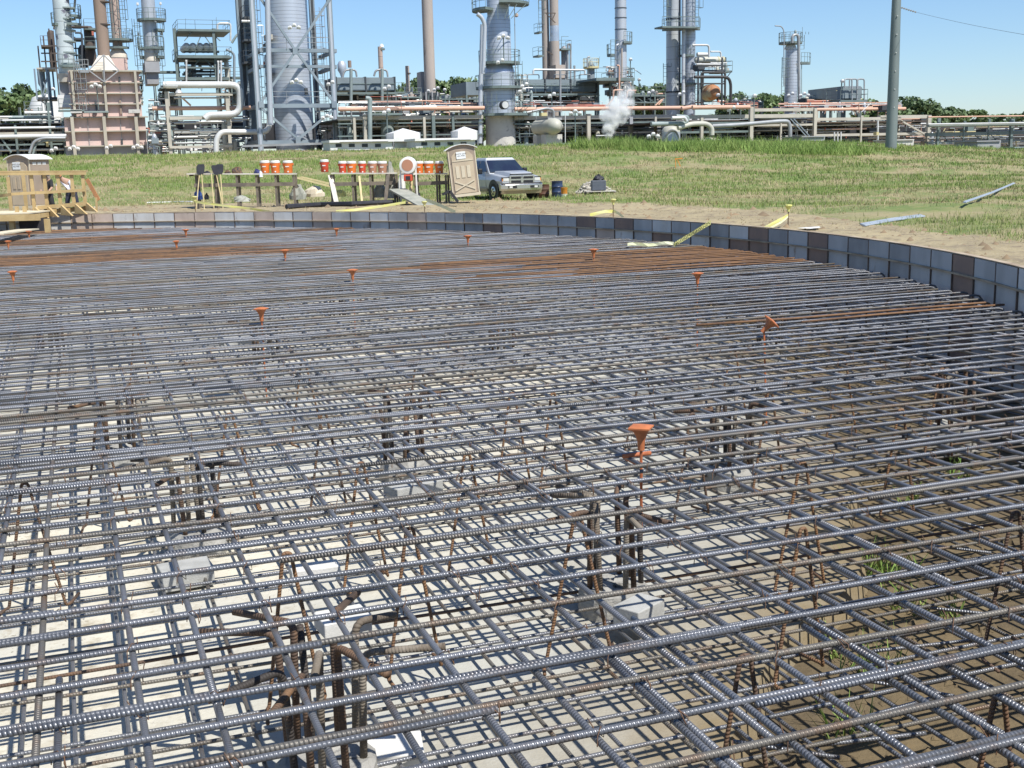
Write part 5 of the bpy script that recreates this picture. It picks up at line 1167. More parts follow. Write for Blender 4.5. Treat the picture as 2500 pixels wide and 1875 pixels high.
U.pipe('pipe', [(446, 240), (466, 258)], 2.2, 'pipe_orange', .6); clutter(U, 365, 612, 284, 372, 70, 8); clutter(U, 362, 412, 240, 372, 24, 9, ['pipe_red', 'pipe_grey', 'pipe_white', 'steel_green', 'steel_dark'])
U.cyl('dome', 437, [(232, 20), (226, 18), (219, 8)], 'pipe_white', 3)
for y in (295, 318): U.box('shade_backdrop', 362, y, 612, y + 22, 'shade_black', .4, 9 + y * .01)  # black sheets standing in for the shade behind the pipes
# ---- 5 big clad tower in its frame
U = Unit('process_tower', 'fat clad tower standing inside a tall blue-grey braced frame', 'tower', 722, 121)
U.cyl('shell', 721, [(352, 97), (-170, 97)], 'clad', 4.5, n=40, base=True)
for x, w_, dy in ((636, 12, 0), (821, 12, 0), (607, 19, 8.4), (779, 13, 8.4)): 
    a = U.P(x, 352, dy); q = MB(); h = U.m(w_) / 2; U.slab(q, a - PA * h - PB * h, a + PA * h - PB * h, gz(a.x, a.y) - .2, 31, 2 * h); q.build('column', 'steel_bluegrey', U.T)
    q = MB(); U.slab(q, a - PA * h * .45 - PB * (h + .03), a + PA * h * .45 - PB * (h + .03), gz(a.x, a.y), 31, .1); q.build('column_web', 'clad_plain' if dy == 0 else 'steel_dark', U.T)
for y, hgt in ((123, 9), (162, 7), (258, 10), (346, 9)): 
    U.box('beam', 634, y - hgt / 2, 822, y + hgt / 2, 'steel_bluegrey', .5, -.1); U.box('beam', 606, y - hgt / 2, 779, y + hgt / 2, 'steel_bluegrey', .5, 8.5)
    a, b = U.P(635, y, 0), U.P(821, y, 0)
    for p in (a, b): q = MB(); q.bar(p + PB * .4, p + PB * 8.4, .3, .36); q.build('side_beam', 'steel_bluegrey', U.T)
for p, q_ in (((635, -6), (718, 119)), ((806, -4), (724, 119)), ((718, 130), (640, 246)), ((727, 130), (812, 246)), ((640, 266), (727, 339)), ((812, 270), (729, 339))): U.beam('brace', p, q_, 5.5, 'steel_bluegrey', -.25)
for x, y in ((721, 125), (638, 255), (816, 255), (728, 342)): U.box('gusset_plate', x - 6, y - 8, x + 6, y + 8, 'steel_bluegrey', .1, -.42)
for y in (119, 251): U.rail(U.T, [U.P(642, y, -.2), U.P(815, y, -.2)], 'pipe_grey')
U.pipe('riser', [(652, -60), (656, 150), (661, 305)], 6.5, 'clad_plain', -.6, n=14); U.ladder(793, 20, 345, 7, .7, 'pipe_grey'); U.ladder(640, -40, 340, 6, .6, 'steel_bluegrey')
U.box('manway', 745, 215, 752, 232, 'steel_dark', .4, -.4 + .3); clutter(U, 640, 660, 60, 240, 10, 12, big=.7); clutter(U, 772, 812, 270, 345, 12, 13, big=.7)
for y in (40, 95, 150): U.deck(596, 618, y, 4, 6, 'steel_dark')
U.box('shade_backing', 606, 300, 826, 362, 'shade_black', .5, 16); U.box('side_duct', 598, -60, 617, 320, 'steel_bluegrey', 2, 9)  # black sheet behind the tower foot imitates deep shade
U.pipe('pipe', [(590, 52), (614, 52)], 3.5, 'pipe_white', 6); U.beam('sill', (590, 357), (830, 349), 5, 'pipe_grey', -2)
# ---- 6 air cooler left of the concrete chimney
def air_cooler(U, x0, x1, y0, y1, dep, bays, mat='cooler_grey'):
    w_ = (x1 - x0) / bays
    for i in range(bays):
        U.box('bay', x0 + i * w_ + 1.2, y0, x0 + (i + 1) * w_ - 1.2, y1, mat, dep); U.box('bay_band', x0 + i * w_ + 1, y0 + (y1 - y0) * .45, x0 + (i + 1) * w_ - 1, y0 + (y1 - y0) * .52, 'steel_green', .1, -.09)
        U.box('louvre', x0 + i * w_ + 3, y0 + (y1 - y0) * .60, x0 + (i + 1) * w_ - 3, y1 - 2, 'cooler_grey', .1, -.06)
    for i in range(bays + 1): U.box('bay_post', x0 + i * w_ - 1.5, y0 - 2, x0 + i * w_ + 1.5, y1 + 6, 'steel_dark', dep, -.15)
    U.box('walkway', x0 - 4, y1 + 4, x1 + 6, y1 + 9, 'steel_green', 1.5, -1.2)
U = Unit('air_cooler', 'grey-green air cooler with arching pipes right of the big tower', 'air cooler', 895, 150)
air_cooler(U, 822, 965, 189, 221, 7, 2); U.rail(U.T, [U.P(965, 224, -1), U.P(988, 224, -1)]); U.box('walkway', 963, 224, 990, 228, 'steel_green', 2, -1)
for x in (857, 933):
    U.pipe('riser', [(x, 246), (x, 168)], 3.8, 'pipe_green', -1.6); U.pipe('arm', [(x - 20, 186), (x - 16, 172), (x, 169), (x + 12, 172), (x + 14, 188)], 2.4, 'pipe_grey', -1.2, rnd=6)
for x in (825, 862, 900, 938, 962): U.post('leg', x, 225, 370, 3.5, 'steel_green', 1)
U.cyl('small_drum', 836, [(190, 6), (180, 12), (172, 22), (158, 22), (150, 14)], 'clad_plain', 5); U.cyl('vent', 854, [(165, 9), (148, 9)], 'stack_rust', 5)
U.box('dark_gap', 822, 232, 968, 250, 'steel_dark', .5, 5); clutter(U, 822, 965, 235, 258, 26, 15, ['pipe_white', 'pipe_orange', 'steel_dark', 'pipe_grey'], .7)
U = Unit('vent_stack', 'thin pinkish vent with white cap behind the air cooler', 'chimney', 933, 175); U.cyl('shaft', 933, [(235, 12), (114, 11)], 'stack_pink'); U.cyl('cap', 932, [(115, 11), (110, 9), (107, 3)], 'white_paint'); U.ring(932, 118, 5.5, 7.5, rail=False)
U = Unit('vent_stack', 'short brown vent between air cooler and concrete chimney', 'chimney', 996, 175); U.cyl('shaft', 997, [(238, 10), (161, 9.5)], 'stack_conc'); U.cyl('band', 997, [(181, 11.5), (178, 11.5)], 'steel_brown'); U.post('leg', 990, 212, 262, 3, 'clad_plain', -1); U.post('leg', 1008, 212, 262, 3, 'clad_plain', -1); U.beam('brace', (992, 240), (1006, 215), 2, 'clad_plain', -1)
U = Unit('concrete_chimney', 'tall plain concrete chimney in the middle of the plant', 'chimney', 1050, 170)
U.cyl('shaft', 1051, [(240, 27.5), (-160, 26)], 'stack_conc', n=32, base=True); U.box('side_duct', 1028, 175, 1036, 228, 'heater_grey', 2, 1); U.box('base_frame', 1030, 226, 1075, 268, 'steel_dark', 4, -2)
for x in (1032, 1045, 1060, 1073): U.post('leg', x, 224, 370, 3, 'heater_grey', -2.4)
clutter(U, 1020, 1085, 226, 262, 20, 17, ['white_paint', 'pipe_grey', 'steel_dark', 'heater_grey'], .7)
# ---- 7 column right of the white tents
U = Unit('distillation_column', 'stout clad column with ring platforms on a pale concrete skirt', 'column', 1222, 121)
U.cyl('skirt', 1223, [(362, 73), (283, 73)], 'concrete_pale', n=36, base=True); U.cyl('lower_shell', 1220, [(283, 78), (178, 76)], 'clad', n=36); U.cyl('shoulder', 1219, [(178, 76), (168, 70), (158, 60)], 'clad_bright', n=36)
U.cyl('upper_shell', 1219, [(158, 59), (48, 58), (38, 52), (-120, 60)], 'clad', n=36)
U.ring(1219, 22, 26, 66, 2.6, 4.2); U.ring(1219, 8, 28, 72, 4.7, 6.9); U.ring(1219, 152, 28, 50); U.ring(1219, 212, 38, 58, mat='steel_green'); U.ring(1225, 278, 37, 70, -2.4, .4); 
for x0, x1 in ((1232, 1244), (1240, 1262), (1248, 1284), (1216, 1214)): U.beam('bracket', (x0, 45), (x1, 10), 1.4, 'steel_green', -3)
U.pipe('downcomer', [(1165, 34), (1176, 42), (1184, 60), (1180, 180)], 5, 'clad_plain', -2); U.pipe('downcomer', [(1178, 60), (1174, 200), (1172, 350)], 5.5, 'clad_plain', -1); U.pipe('thin_riser', [(1256, 15), (1259, 200)], 1, 'pipe_grey', -2)
U.cyl('red_ball', 1261, [(42, 3), (40, 9), (35, 9), (32, 3)], 'stack_pink', -2, n=12)
c = U.P(1234, 256, -3.7); q = MB(); q.tube([c, c + PB * .5], U.m(8), 20); q.build('manhole', 'pipe_white', U.T); q = MB(); q.tube([c + PB * .1, c + PB * .7], U.m(10), 20); q.build('manhole_flange', 'steel_dark', U.T)
U.ladder(1262, 150, 345, -1, .6); U.ladder(1196, 255, 280, -3.5, .6); clutter(U, 1256, 1300, 180, 350, 34, 19, ['pipe_grey', 'steel_green', 'steel_dark', 'pipe_white', 'steel_green'], .7)
U.pipe('nozzle_pipe', [(1286, 275), (1320, 268), (1342, 264), (1350, 272)], 3, 'pipe_grey', -2)
# ---- 8 columns and cooler to its right
U = Unit('twin_columns', 'two thin brownish columns side by side, one with a bright band', 'column', 1345, 168)
U.cyl('slim_shell', 1334, [(205, 19), (-120, 17)], 'stack_conc', 1, base=True); U.cyl('stout_shell', 1355, [(205, 26), (101, 24)], 'stack_conc', base=True); U.cyl('bright_band', 1354, [(101, 23), (63, 22)], 'clad_bright'); U.cyl('upper_shell', 1353, [(63, 22), (-120, 20)], 'stack_conc')
U.ladder(1322, -20, 60, -1, .8); U.deck(1317, 1326, 76, 2, -1); U.deck(1314, 1328, 134, 2, -1); U.beam('brace', (1330, 32), (1356, 32), 2, 'steel_brown', -2); U.beam('brace', (1334, 34), (1356, 56), 1.6, 'steel_brown', -2); U.beam('brace', (1356, 32), (1348, 48), 1.6, 'steel_brown', -2); U.beam('brace', (1335, 125), (1350, 134), 2, 'steel_brown', -2)
U.cyl('side_vessel', 1378, [(210, 14), (120, 14), (112, 6)], 'heater_grey', 1); U.pipe('tall_loop', [(1386, 200), (1386, 108), (1393, 108), (1393, 200)], 2.6, 'pipe_grey', 0); U.deck(1370, 1395, 118, 2, -.5); U.beam('davit', (1371, 118), (1371, 89), .9, 'steel_green'); U.beam('davit', (1371, 89), (1388, 89), .9, 'steel_green')
U.box('base_block', 1357, 158, 1380, 190, 'stack_conc', 3, -2); U.cyl('vent', 1403, [(205, 5), (160, 5)], 'pipe_grey')
U = Unit('air_cooler', 'long grey-green air cooler between the stout column and the slim chimney', 'air cooler', 1362, 142)
air_cooler(U, 1269, 1457, 194, 224, 7, 3); U.rail(U.T, [U.P(1268, 228, -1.1), U.P(1462, 228, -1.1)])
U.box('cooler_end', 1138, 200, 1182, 232, 'cooler_grey', 6, 2); U.post('leg', 1143, 232, 370, 4, 'steel_green', 2); U.post('leg', 1177, 232, 370, 4, 'steel_green', 2)
U.pipe('header', [(1302, 180), (1302, 170), (1428, 171), (1428, 181)], 2.4, 'pipe_white', -1.5, rnd=6); U.pipe('header_riser', [(1368, 172), (1368, 274)], 2.6, 'pipe_grey', -2)
for x in (1302, 1367, 1428): U.pipe('u_pipe', [(x - 14, 193), (x - 14, 182), (x + 14, 182), (x + 14, 193)], 1.3, 'pipe_grey', -1, rnd=4)
for x in (1272, 1320, 1368, 1415, 1455): U.post('leg', x, 228, 370, 4, 'steel_green', .5)
for x in (1285, 1332, 1380, 1428): U.beam('brace', (x, 232), (x + 18, 250), 1.6, 'steel_green', .6); U.beam('brace', (x + 36, 232), (x + 18, 250), 1.6, 'steel_green', .6)
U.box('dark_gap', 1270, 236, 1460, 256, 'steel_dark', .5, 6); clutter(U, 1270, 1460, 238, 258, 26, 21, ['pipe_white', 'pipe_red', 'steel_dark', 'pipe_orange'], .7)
U = Unit('small_column', 'short grey column with yellow platform behind the long air cooler', 'column', 1443, 170); U.cyl('shell', 1443, [(200, 19), (160, 18), (152, 10), (146, 3)], 'cooler_grey'); o = U.ring(1443, 163, 9, 19, mat='yellow_rail'); U.beam('lamp_pole', (1462, 160), (1464, 138), .7, 'steel_green'); U.pipe('swan_neck', [(1434, 165), (1434, 140), (1440, 138)], 1.8, 'pipe_grey', -1)
U = Unit('slim_chimney', 'slim grey chimney rising from a crowded steel deck', 'chimney', 1515, 143)
U.cyl('shaft', 1516, [(190, 29), (-120, 26)], 'clad_plain'); 
for y in (-2, 20, 44, 72): U.cyl('band', 1516 - (190 - y) * .005, [(y + .9, 29.5), (y - .9, 29.5)], 'steel_dark')
U.ring(1516, 103, 14, 27, -1.4, .6); U.ring(1516, 132, 14, 34, 2.6, 3.8); U.deck(1456, 1549, 190, 9, -4); U.box('deck_edge', 1456, 190, 1550, 197, 'steel_green', .4, -4.2)
U.ladder(1497, 98, 190, -2); U.pipe('vessel_pipe', [(1503, 190), (1503, 112), (1510, 108)], 2.6, 'clad_plain', -2); U.pipe('rust_pipe', [(1518, 190), (1518, 118)], 2.4, 'stack_conc', -2.5)
clutter(U, 1480, 1545, 162, 188, 26, 23, ['pipe_orange', 'pipe_white', 'pipe_green', 'steel_dark'], .7); clutter(U, 1492, 1545, 198, 228, 40, 24, ['white_paint', 'pipe_white', 'pipe_orange', 'steel_dark', 'pipe_green'], .8)
for x in (1462, 1490, 1515, 1545): U.post('leg', x, 196, 370, 4, 'steel_green', 0)
U.pipe('orange_loop', [(1512, 232), (1512, 160), (1506, 160)], 2.2, 'pipe_orange', -4.5); U.pipe('orange_goalpost', [(1483, 258), (1497, 242), (1498, 220), (1520, 220)], 2, 'pipe_orange', -6, rnd=5); U.pipe('orange_goalpost', [(1520, 252), (1530, 238), (1532, 221), (1553, 221)], 2, 'pipe_orange', -6, rnd=5)
# ---- 9 twin tall columns and the drum frame
U = Unit('tall_column', 'left of two tall grey columns sharing a platform, ringed dark bands', 'column', 1643, 148)
U.cyl('shell', 1643, [(258, 33), (-150, 34)], 'clad_wide', n=32, base=True)
for y in (47, 225): U.cyl('band', 1643, [(y + 1.8, 35), (y - 1.8, 35)], 'steel_dark', n=32)
U.ladder(1625, -60, 60, -1, .5); U.ladder(1624, 155, 205, -1, .5); U.pipe('dark_riser', [(1660, 256), (1660, -150)], 1.8, 'pipe_dark', -2.2)
U = Unit('tall_column', 'right of two tall grey columns sharing a platform', 'column', 1683, 147)
U.cyl('shell', 1683, [(260, 28), (-150, 28)], 'clad', n=32, base=True); U.cyl('side_pipe', 1668, [(256, 9), (-150, 9)], 'clad_wide', -1, n=14)
U.ring(1663, 70, 0, 46, PI, 2 * PI); U.box('shared_platform', 1617, 64, 1708, 68, 'steel_green', 2, -3); U.rail(U.T, [U.P(1617, 64, -3), U.P(1708, 64, -3)]); U.ring(1676, 134, 10, 20, 3.1, 6.2); U.ring(1676, 203, 10, 24, 3.0, 6.3); U.ladder(1701, -50, 62, -1, .5); U.ladder(1702, 205, 258, -1, .6)
U = Unit('drum_frame', 'dark steel frame with pipe drums above a rusty-faced round vessel', 'frame', 1740, 143)
for x in (1704, 1716, 1762, 1770): U.post('post', x, 140, 258, 3.4, 'steel_dark', 0 if x in (1704, 1762) else 5)
for y in (160, 172, 186, 204): U.box('beam', 1698, y - 1.6, 1772, y + 1.6, 'steel_dark', .4, -.1)
a = U.P(1697, 146, 2); q = MB(); q.tube([U.P(1696, 146, 2), U.P(1699, 146, 2), U.P(1766, 146, 2), U.P(1769, 146, 2)], [U.m(4), U.m(7.6), U.m(7.6), U.m(4)], 16); q.build('top_drum', 'vessel_cream', U.T, True)
q = MB(); q.tube([U.P(1702, 133, 3), U.P(1728, 133, 3)], U.m(5), 12); q.build('small_drum', 'pipe_white', U.T, True); U.pipe('white_pipe', [(1690, 110), (1731, 110), (1731, 140)], 2.6, 'pipe_white', 1); U.pipe('white_pipe', [(1735, 126), (1760, 126), (1760, 140)], 2, 'pipe_white', 1); U.pipe('white_pipe', [(1700, 157), (1758, 157)], 2, 'pipe_white', -.5)
q = MB(); 
for x in (1751, 1758, 1764): q.tube([U.P(x, 146, 2), U.P(x + 2, 146, 2)], U.m(8.2), 16)
q.build('yellow_bands', 'yellow_rail', U.T)
U.deck(1762, 1788, 172, 3, 0); U.beam('brace', (1786, 174), (1766, 200), 1.6, 'steel_dark', 0)
U.pipe('black_pipe', [(1696, 188), (1770, 188), (1780, 192), (1784, 205), (1784, 258)], 3.6, 'pipe_dark', -2.5, rnd=10); U.pipe('black_pipe', [(1712, 258), (1712, 177), (1770, 177), (1770, 258)], 2.4, 'pipe_dark', -1.5, rnd=6)
a = U.P(1743, 225, -1); q = MB(); R_ = U.m(19); prof = [(0, R_ * .05), (.06, R_ * .5), (.3, R_ * .85), (.8, R_)]
q.tube([a + PB * x for x in (-.6, -.5, -.2, .3, 1.6)], [R_ * .15, R_ * .5, R_ * .85, R_, R_], 28); q.build('rusty_vessel', 'vessel_rust', U.T, True)
clutter(U, 1698, 1775, 150, 172, 14, 31, ['pipe_white', 'steel_dark', 'pipe_grey', 'vessel_cream'], .7); clutter(U, 1698, 1770, 240, 256, 10, 32, ['pipe_red', 'steel_dark', 'pipe_white'], .7)
U = Unit('slender_column', 'lone grey column with domed top and curved vent near the pole', 'column', 1930, 150)
U.cyl('shell', 1930, [(262, 31), (120, 30)], 'clad', base=True); U.cyl('dome', 1930, [(120, 30), (112, 25), (107, 14), (105, 4)], 'white_paint'); U.ring(1930, 103, 4, 28, mat='steel_green'); U.ring(1950, 153, 0, 28, -1.6, .2)
U.pipe('vent', [(1914, 210), (1914, 75), (1908, 64), (1892, 63)], 1.3, 'pipe_grey', -2, rnd=8); U.pipe('overhead_pipe', [(1934, 105), (1934, 86), (1949, 84), (1950, 120), (1951, 252)], 3.6, 'pipe_grey', -2, rnd=8); U.cyl('relief_valve', 1942, [(85, 3), (80, 6), (76, 6), (73, 3)], 'pipe_green', -2, n=10); U.ladder(1912, 140, 230, -1.2, .5); U.ladder(1958, 85, 120, -1, .6); U.beam('thin_riser', (1957, 240), (1957, 150), 1.5, 'pipe_green', -1); U.beam('lamp_pole', (1959, 100), (1959, 66), .8, 'steel_green')
# ---- 10 oblique air cooler near the pole
U = Unit('air_cooler', 'dark oblique air cooler with U-shaped pipes left of the steel pole', 'air cooler', 2040, 128)
a0, a1 = U.P(1973, 220, 26), U.P(1973, 240, 26); b0, b1 = U.P(2062, 210, 0), U.P(2062, 245, 0); wv = Vector((2.0, .9, 0))
q = MB(); q.loft([[a0, a1, a1 + wv, a0 + wv], [b0, b1, b1 + wv * 1.0, b0 + wv * 1.0]]); q.build('bundle', 'cooler_grey', U.T)
for k in (.02, .5, .98):
    p = a1.lerp(b1, k); q = MB(); q.box((p.x - .2, p.y - .2, gz(p.x, p.y)), (p.x + .2, p.y + .2, p.z)); q.build('leg', 'steel_green', U.T); q = MB(); p = p + wv; q.box((p.x - .2, p.y - .2, gz(p.x, p.y)), (p.x + .2, p.y + .2, p.z)); q.build('leg', 'steel_green', U.T)
U.deck(2052, 2118, 244, 2.5, -1.5); 
for x0, x1 in ((2062, 2080), (2074, 2092), (2094, 2110)): U.pipe('u_pipe', [(x0, 215), (x0, 193), (x1, 193), (x1, 280)], 1.7, 'pipe_grey', -1.4, rnd=5)
U.box('header_box', 2058, 212, 2104, 240, 'cooler_grey', 1, -.6); clutter(U, 1970, 2110, 244, 262, 24, 33, ['pipe_red', 'pipe_orange', 'pipe_white', 'steel_green'], .7); clutter(U, 2055, 2105, 215, 242, 14, 34, ['pipe_green', 'steel_dark', 'yellow_rail'], .6)
# ---- 11 the long rack along the front, its salmon pipe on top
U = rack('pipe_rack', 'long pipe rack with a salmon pipe behind the tents and stout column', 600, 1640, 118, [(868, 285, 370, 6, 'steel_beige'), (893, 280, 370, 8, 'steel_beige'), (1038, 285, 370, 6, 'steel_beige'), (1060, 282, 370, 8), (1108, 282, 370, 6), (1437, 278, 370, 9, 'steel_beige'), (1540, 285, 370, 9, 'heater_grey'), (1600, 285, 370, 6, 'steel_beige')],
         [(826, 1180, 287, 9, 'steel_beige'), (1256, 1650, 286, 9, 'steel_beige'), (826, 1180, 300, 3), (1256, 1640, 300, 4, 'steel_green'), (826, 1180, 330, 3), (1256, 1500, 352, 6, 'steel_green')],
         [(826, 1182, 265, 5, 'pipe_orange', -.4), (1256, 1668, 265, 5.2, 'pipe_orange', -.4), (826, 1180, 308, 2.5, 'pipe_white', 2), (1256, 1640, 306, 2.4, 'pipe_white', 1.5), (1280, 1640, 318, 2, 'pipe_green', 3), (1256, 1440, 343, 3, 'steel_dark', 3), (826, 1180, 293, 2, 'pipe_green', 1.8)])
U.pipe('green_riser', [(893, 240), (903, 240), (903, 345)], 5.5, 'pipe_green', -1.5, rnd=14); U.cyl('green_tank', 947, [(345, 32), (290, 32), (284, 22), (282, 4)], 'pipe_green', 2); U.rail(U.T, [U.P(905, 275, -1), U.P(980, 275, -1)]); U.box('walkway', 905, 276, 982, 281, 'steel_green', 1.5, -1); U.rail(U.T, [U.P(905, 265, -1.2), U.P(980, 265, -1.2)], 'pipe_red')
U.pipe('bright_tube', [(1190, 350), (1190, 300)], .5, 'pipe_white', 3)
clutter(U, 826, 1180, 250, 350, 96, 41, ['pipe_grey', 'steel_dark', 'pipe_green', 'pipe_white', 'steel_green', 'pipe_orange', 'steel_dark', 'steel_beige']); clutter(U, 826, 1180, 246, 262, 34, 42, ['pipe_red', 'pipe_orange', 'pipe_white', 'pipe_grey'], .6)
clutter(U, 1262, 1640, 290, 352, 110, 43); clutter(U, 1262, 1480, 246, 262, 24, 44, ['pipe_red', 'white_paint', 'steel_dark'], .6)
for x0, x1, y, h_ in ((826, 1180, 292, 66), (1256, 1650, 292, 66)): U.box('shade_backing', x0, y, x1, y + h_, 'shade_black', .5, 16); U.box('shade_deck', x0, y - 4, x1, y - 1, 'steel_dark', 15, 1)  # black sheets imitate interior shade; deck slabs added to throw shade below
U.pipe('salmon_cap', [(1600, 258), (1612, 246), (1618, 243), (1608, 256)], 2, 'pipe_orange', -1.5)
U = rack('pipe_rack', 'right-hand pipe rack with beige posts and a salmon pipe on top', 1640, 2270, 116, [(1832, 262, 375, 9, 'steel_beige'), (1987, 264, 375, 8, 'steel_beige'), (2263, 281, 375, 7, 'steel_beige'), (1905, 300, 375, 4, 'steel_beige'), (1712, 282, 375, 7, 'steel_beige'), (2100, 282, 375, 4, 'steel_beige')],
         [(1650, 1990, 284, 9, 'steel_beige'), (1836, 1990, 268, 7, 'steel_beige'), (1990, 2200, 290, 7, 'steel_beige'), (2150, 2266, 285, 8, 'steel_beige'), (1990, 2266, 328, 6, 'steel_beige'), (1650, 1840, 322, 5, 'steel_green'), (1650, 1840, 300, 4), (1840, 1990, 305, 5, 'steel_beige')],
         [(1690, 1830, 262, 5, 'pipe_orange', -.5), (1830, 2210, 267, 4, 'pipe_orange', 1.5), (1650, 1990, 294, 2.5, 'pipe_white', 2), (1990, 2260, 304, 2, 'pipe_white', 2), (1840, 2180, 316, 2.5, 'pipe_grey', 2)])
U.pipe('salmon_dogleg', [(1664, 265), (1690, 261), (1700, 261)], 4.8, 'pipe_orange', .5); U.pipe('cream_pipe', [(1655, 312), (1690, 302), (1725, 302), (1738, 312), (1738, 330)], 6, 'vessel_cream', -2, rnd=14); U.pipe('green_pipe', [(1590, 303), (1675, 301), (1680, 286), (1650, 284)], 5, 'pipe_green', -2, rnd=10)
U.pipe('grey_pipe', [(1738, 308), (1800, 305), (1905, 296), (1925, 296), (1929, 312), (1929, 350)], 5, 'pipe_grey', -1.5, rnd=14)
U.pipe('white_pipe', [(1640, 288), (1672, 287), (1676, 296)], 4, 'pipe_white', -2.5)
for x in (2037, 2045, 2053): U.pipe('white_tube', [(x, 322), (x, 358)], 1.8, 'pipe_white', -1.5)
U.pipe('banded_post', [(2143, 294), (2143, 358)], 2.4, 'pipe_white', -1.5); U.box('yellow_band', 2140, 322, 2146, 330, 'yellow_rail', .5, -1.9); U.beam('stair', (1930, 290), (1968, 332), 2, 'steel_bluegrey', -1); U.beam('stair', (1938, 290), (1976, 332), 2, 'steel_bluegrey', -.2); U.beam('brace', (2205, 298), (2262, 330), 4, 'steel_beige', -.3); U.beam('brace', (2195, 290), (2250, 325), 2, 'steel_beige', 1)
clutter(U, 1660, 1985, 286, 352, 90, 51, big=.9); clutter(U, 1985, 2260, 286, 356, 80, 52, ['pipe_grey', 'steel_dark', 'pipe_green', 'pipe_white', 'stack_rust', 'steel_beige', 'pipe_orange'], .7); clutter(U, 1900, 2200, 250, 268, 46, 53, ['pipe_red', 'pipe_orange', 'pipe_orange', 'white_paint'], .6); clutter(U, 1770, 1850, 246, 262, 10, 54, ['pipe_red', 'pipe_orange'], .6)
for x0, x1, y, h_ in ((1650, 1990, 296, 56), (1990, 2262, 300, 54)): U.box('shade_backing', x0, y, x1, y + h_, 'shade_black', .5, 14); U.box('shade_deck', x0, y - 4, x1, y - 1, 'steel_brown', 13, 1)  # shade painted as black sheets, plus added slabs that darken the rack inside
U = rack('pipe_rack', 'dark green pipe rack at the right edge, thick pale pipes', 2262, 2540, 122, [(2287, 288, 380, 5), (2350, 295, 380, 3), (2410, 290, 380, 3), (2465, 290, 380, 7), (2530, 290, 380, 5)],
         [(2266, 2540, 326, 8, 'steel_green'), (2266, 2540, 345, 3, 'steel_green')], [(2266, 2540, 284, 1.6, 'pipe_orange', -.5), (2266, 2540, 304, 4.5, 'pipe_green', -.6), (2266, 2540, 301, 1.8, 'pipe_white', -1.1), (2266, 2540, 336, 2, 'pipe_grey', 1), (2266, 2540, 350, 2.4, 'pipe_white', 1), (2266, 2540, 312, 2, 'steel_brown', 2)])
for x in (2300, 2340, 2380, 2420): U.beam('brace', (x, 330), (x + 20, 348), 1.4, 'steel_green', .3)
clutter(U, 2270, 2530, 308, 358, 60, 61, ['pipe_green', 'steel_dark', 'pipe_white', 'steel_brown', 'yellow_rail'], .7); U.box('shade_backing', 2268, 312, 2540, 362, 'shade_black', .5, 10)  # black sheet painted as the shade behind this rack
# ---- 12 horizontal vessel, tank, drum, boxes, tents
U = Unit('horizontal_vessel', 'cream horizontal drum on two concrete piers', 'vessel', 1350, 113)
a = U.P(1356, 308); b = a + PB * 4.4; r = U.m(19.5); d = (b - a).normalized(); q = MB(); q.tube([a - d * .65, a - d * .5, a - d * .2, a + d * .3, b], [r * .2, r * .55, r * .87, r, r], 28); q.build('shell', 'vessel_cream', U.T, True)
U.box('pier', 1333, 328, 1373, 375, 'concrete_pale', 1.2, .8); U.box('pier', 1311, 330, 1334, 372, 'concrete_pale', 1.0, 3.4); U.deck(1338, 1372, 287, 3, 1, 'heater_grey'); U.pipe('outlet', [(1352, 290), (1352, 268), (1335, 264), (1300, 272)], 2.6, 'pipe_grey', 1)
U.box('valve_box', 1322, 275, 1336, 283, 'yellow_rail', .5, 0); U.pipe('white_post', [(1380, 362), (1380, 276)], 1.1, 'white_paint', -1)
U = Unit('vertical_tank', 'pale green domed tank with a painted arch, right of the steam', 'tank', 1638, 111); U.cyl('shell', 1638, [(365, 46), (322, 45)], 'clad_plain', n=32, base=True); U.cyl('dome', 1638, [(322, 45), (314, 41), (309, 30), (307, 8)], 'vessel_cream', n=32)
q = MB(); c = U.P(1638, 340, 0); rr_ = U.m(23.5)
q.tube([Vector((c.x + rr_ * math.sin(u) * .92, c.y - rr_ * math.cos(u) * .98, c.z + (1 - (u / 1.0) ** 2) * U.m(26) - U.m(4))) for u in np.linspace(-1.0, 1.0, 15)], .10, 6); q.build('arch_pipe', 'heater_grey', U.T)
U = Unit('buried_drum', 'tan ribbed horizontal drum low in the grass at right of the tank', 'drum', 1735, 111); q = MB(); a, b = U.P(1716, 347), U.P(1757, 347); r = U.m(11); q.tube([a, a + Vector((.4, 0, 0)), b - Vector((.4, 0, 0)), b], [r * .6, r, r, r * .6], 18); q.build('shell', 'hood_cream', U.T, True)
for x in (1728, 1737, 1746): q = MB(); q.tube([U.P(x, 347), U.P(x + 1, 347)], r * 1.04, 18); q.build('rib', 'steel_brown', U.T)
def hut(x0, x1, y0, y1, Y, m, label, door=None, name='equipment_hut', roof=None):
    U = Unit(name, label, 'hut', (x0 + x1) / 2, Y); U.box('wall', x0, y0, x1, y1, m, 3, bevel=.05); U.box('roof', x0 - 1, y0 - 2, x1 + 1, y0 + .5, roof or m, 3.3, -.15)
    if door: U.box('door', door[0], door[1], door[2], y1, 'steel_dark', .1, -.06)
    return U
hut(2190, 2231, 342, 372, 106, 'concrete_pale', 'pale concrete box with a dark door right of the steel pole', (2202, 352, 2210)); hut(2386, 2443, 345, 376, 106, 'heater_grey', 'grey concrete box with dark door near the right edge', (2417, 355, 2423)); hut(1958, 2014, 334, 366, 108, 'heater_grey', 'low grey box in the grass left of the steel pole'); hut(2478, 2530, 360, 380, 106, 'pipe_green', 'small green box at the right border')
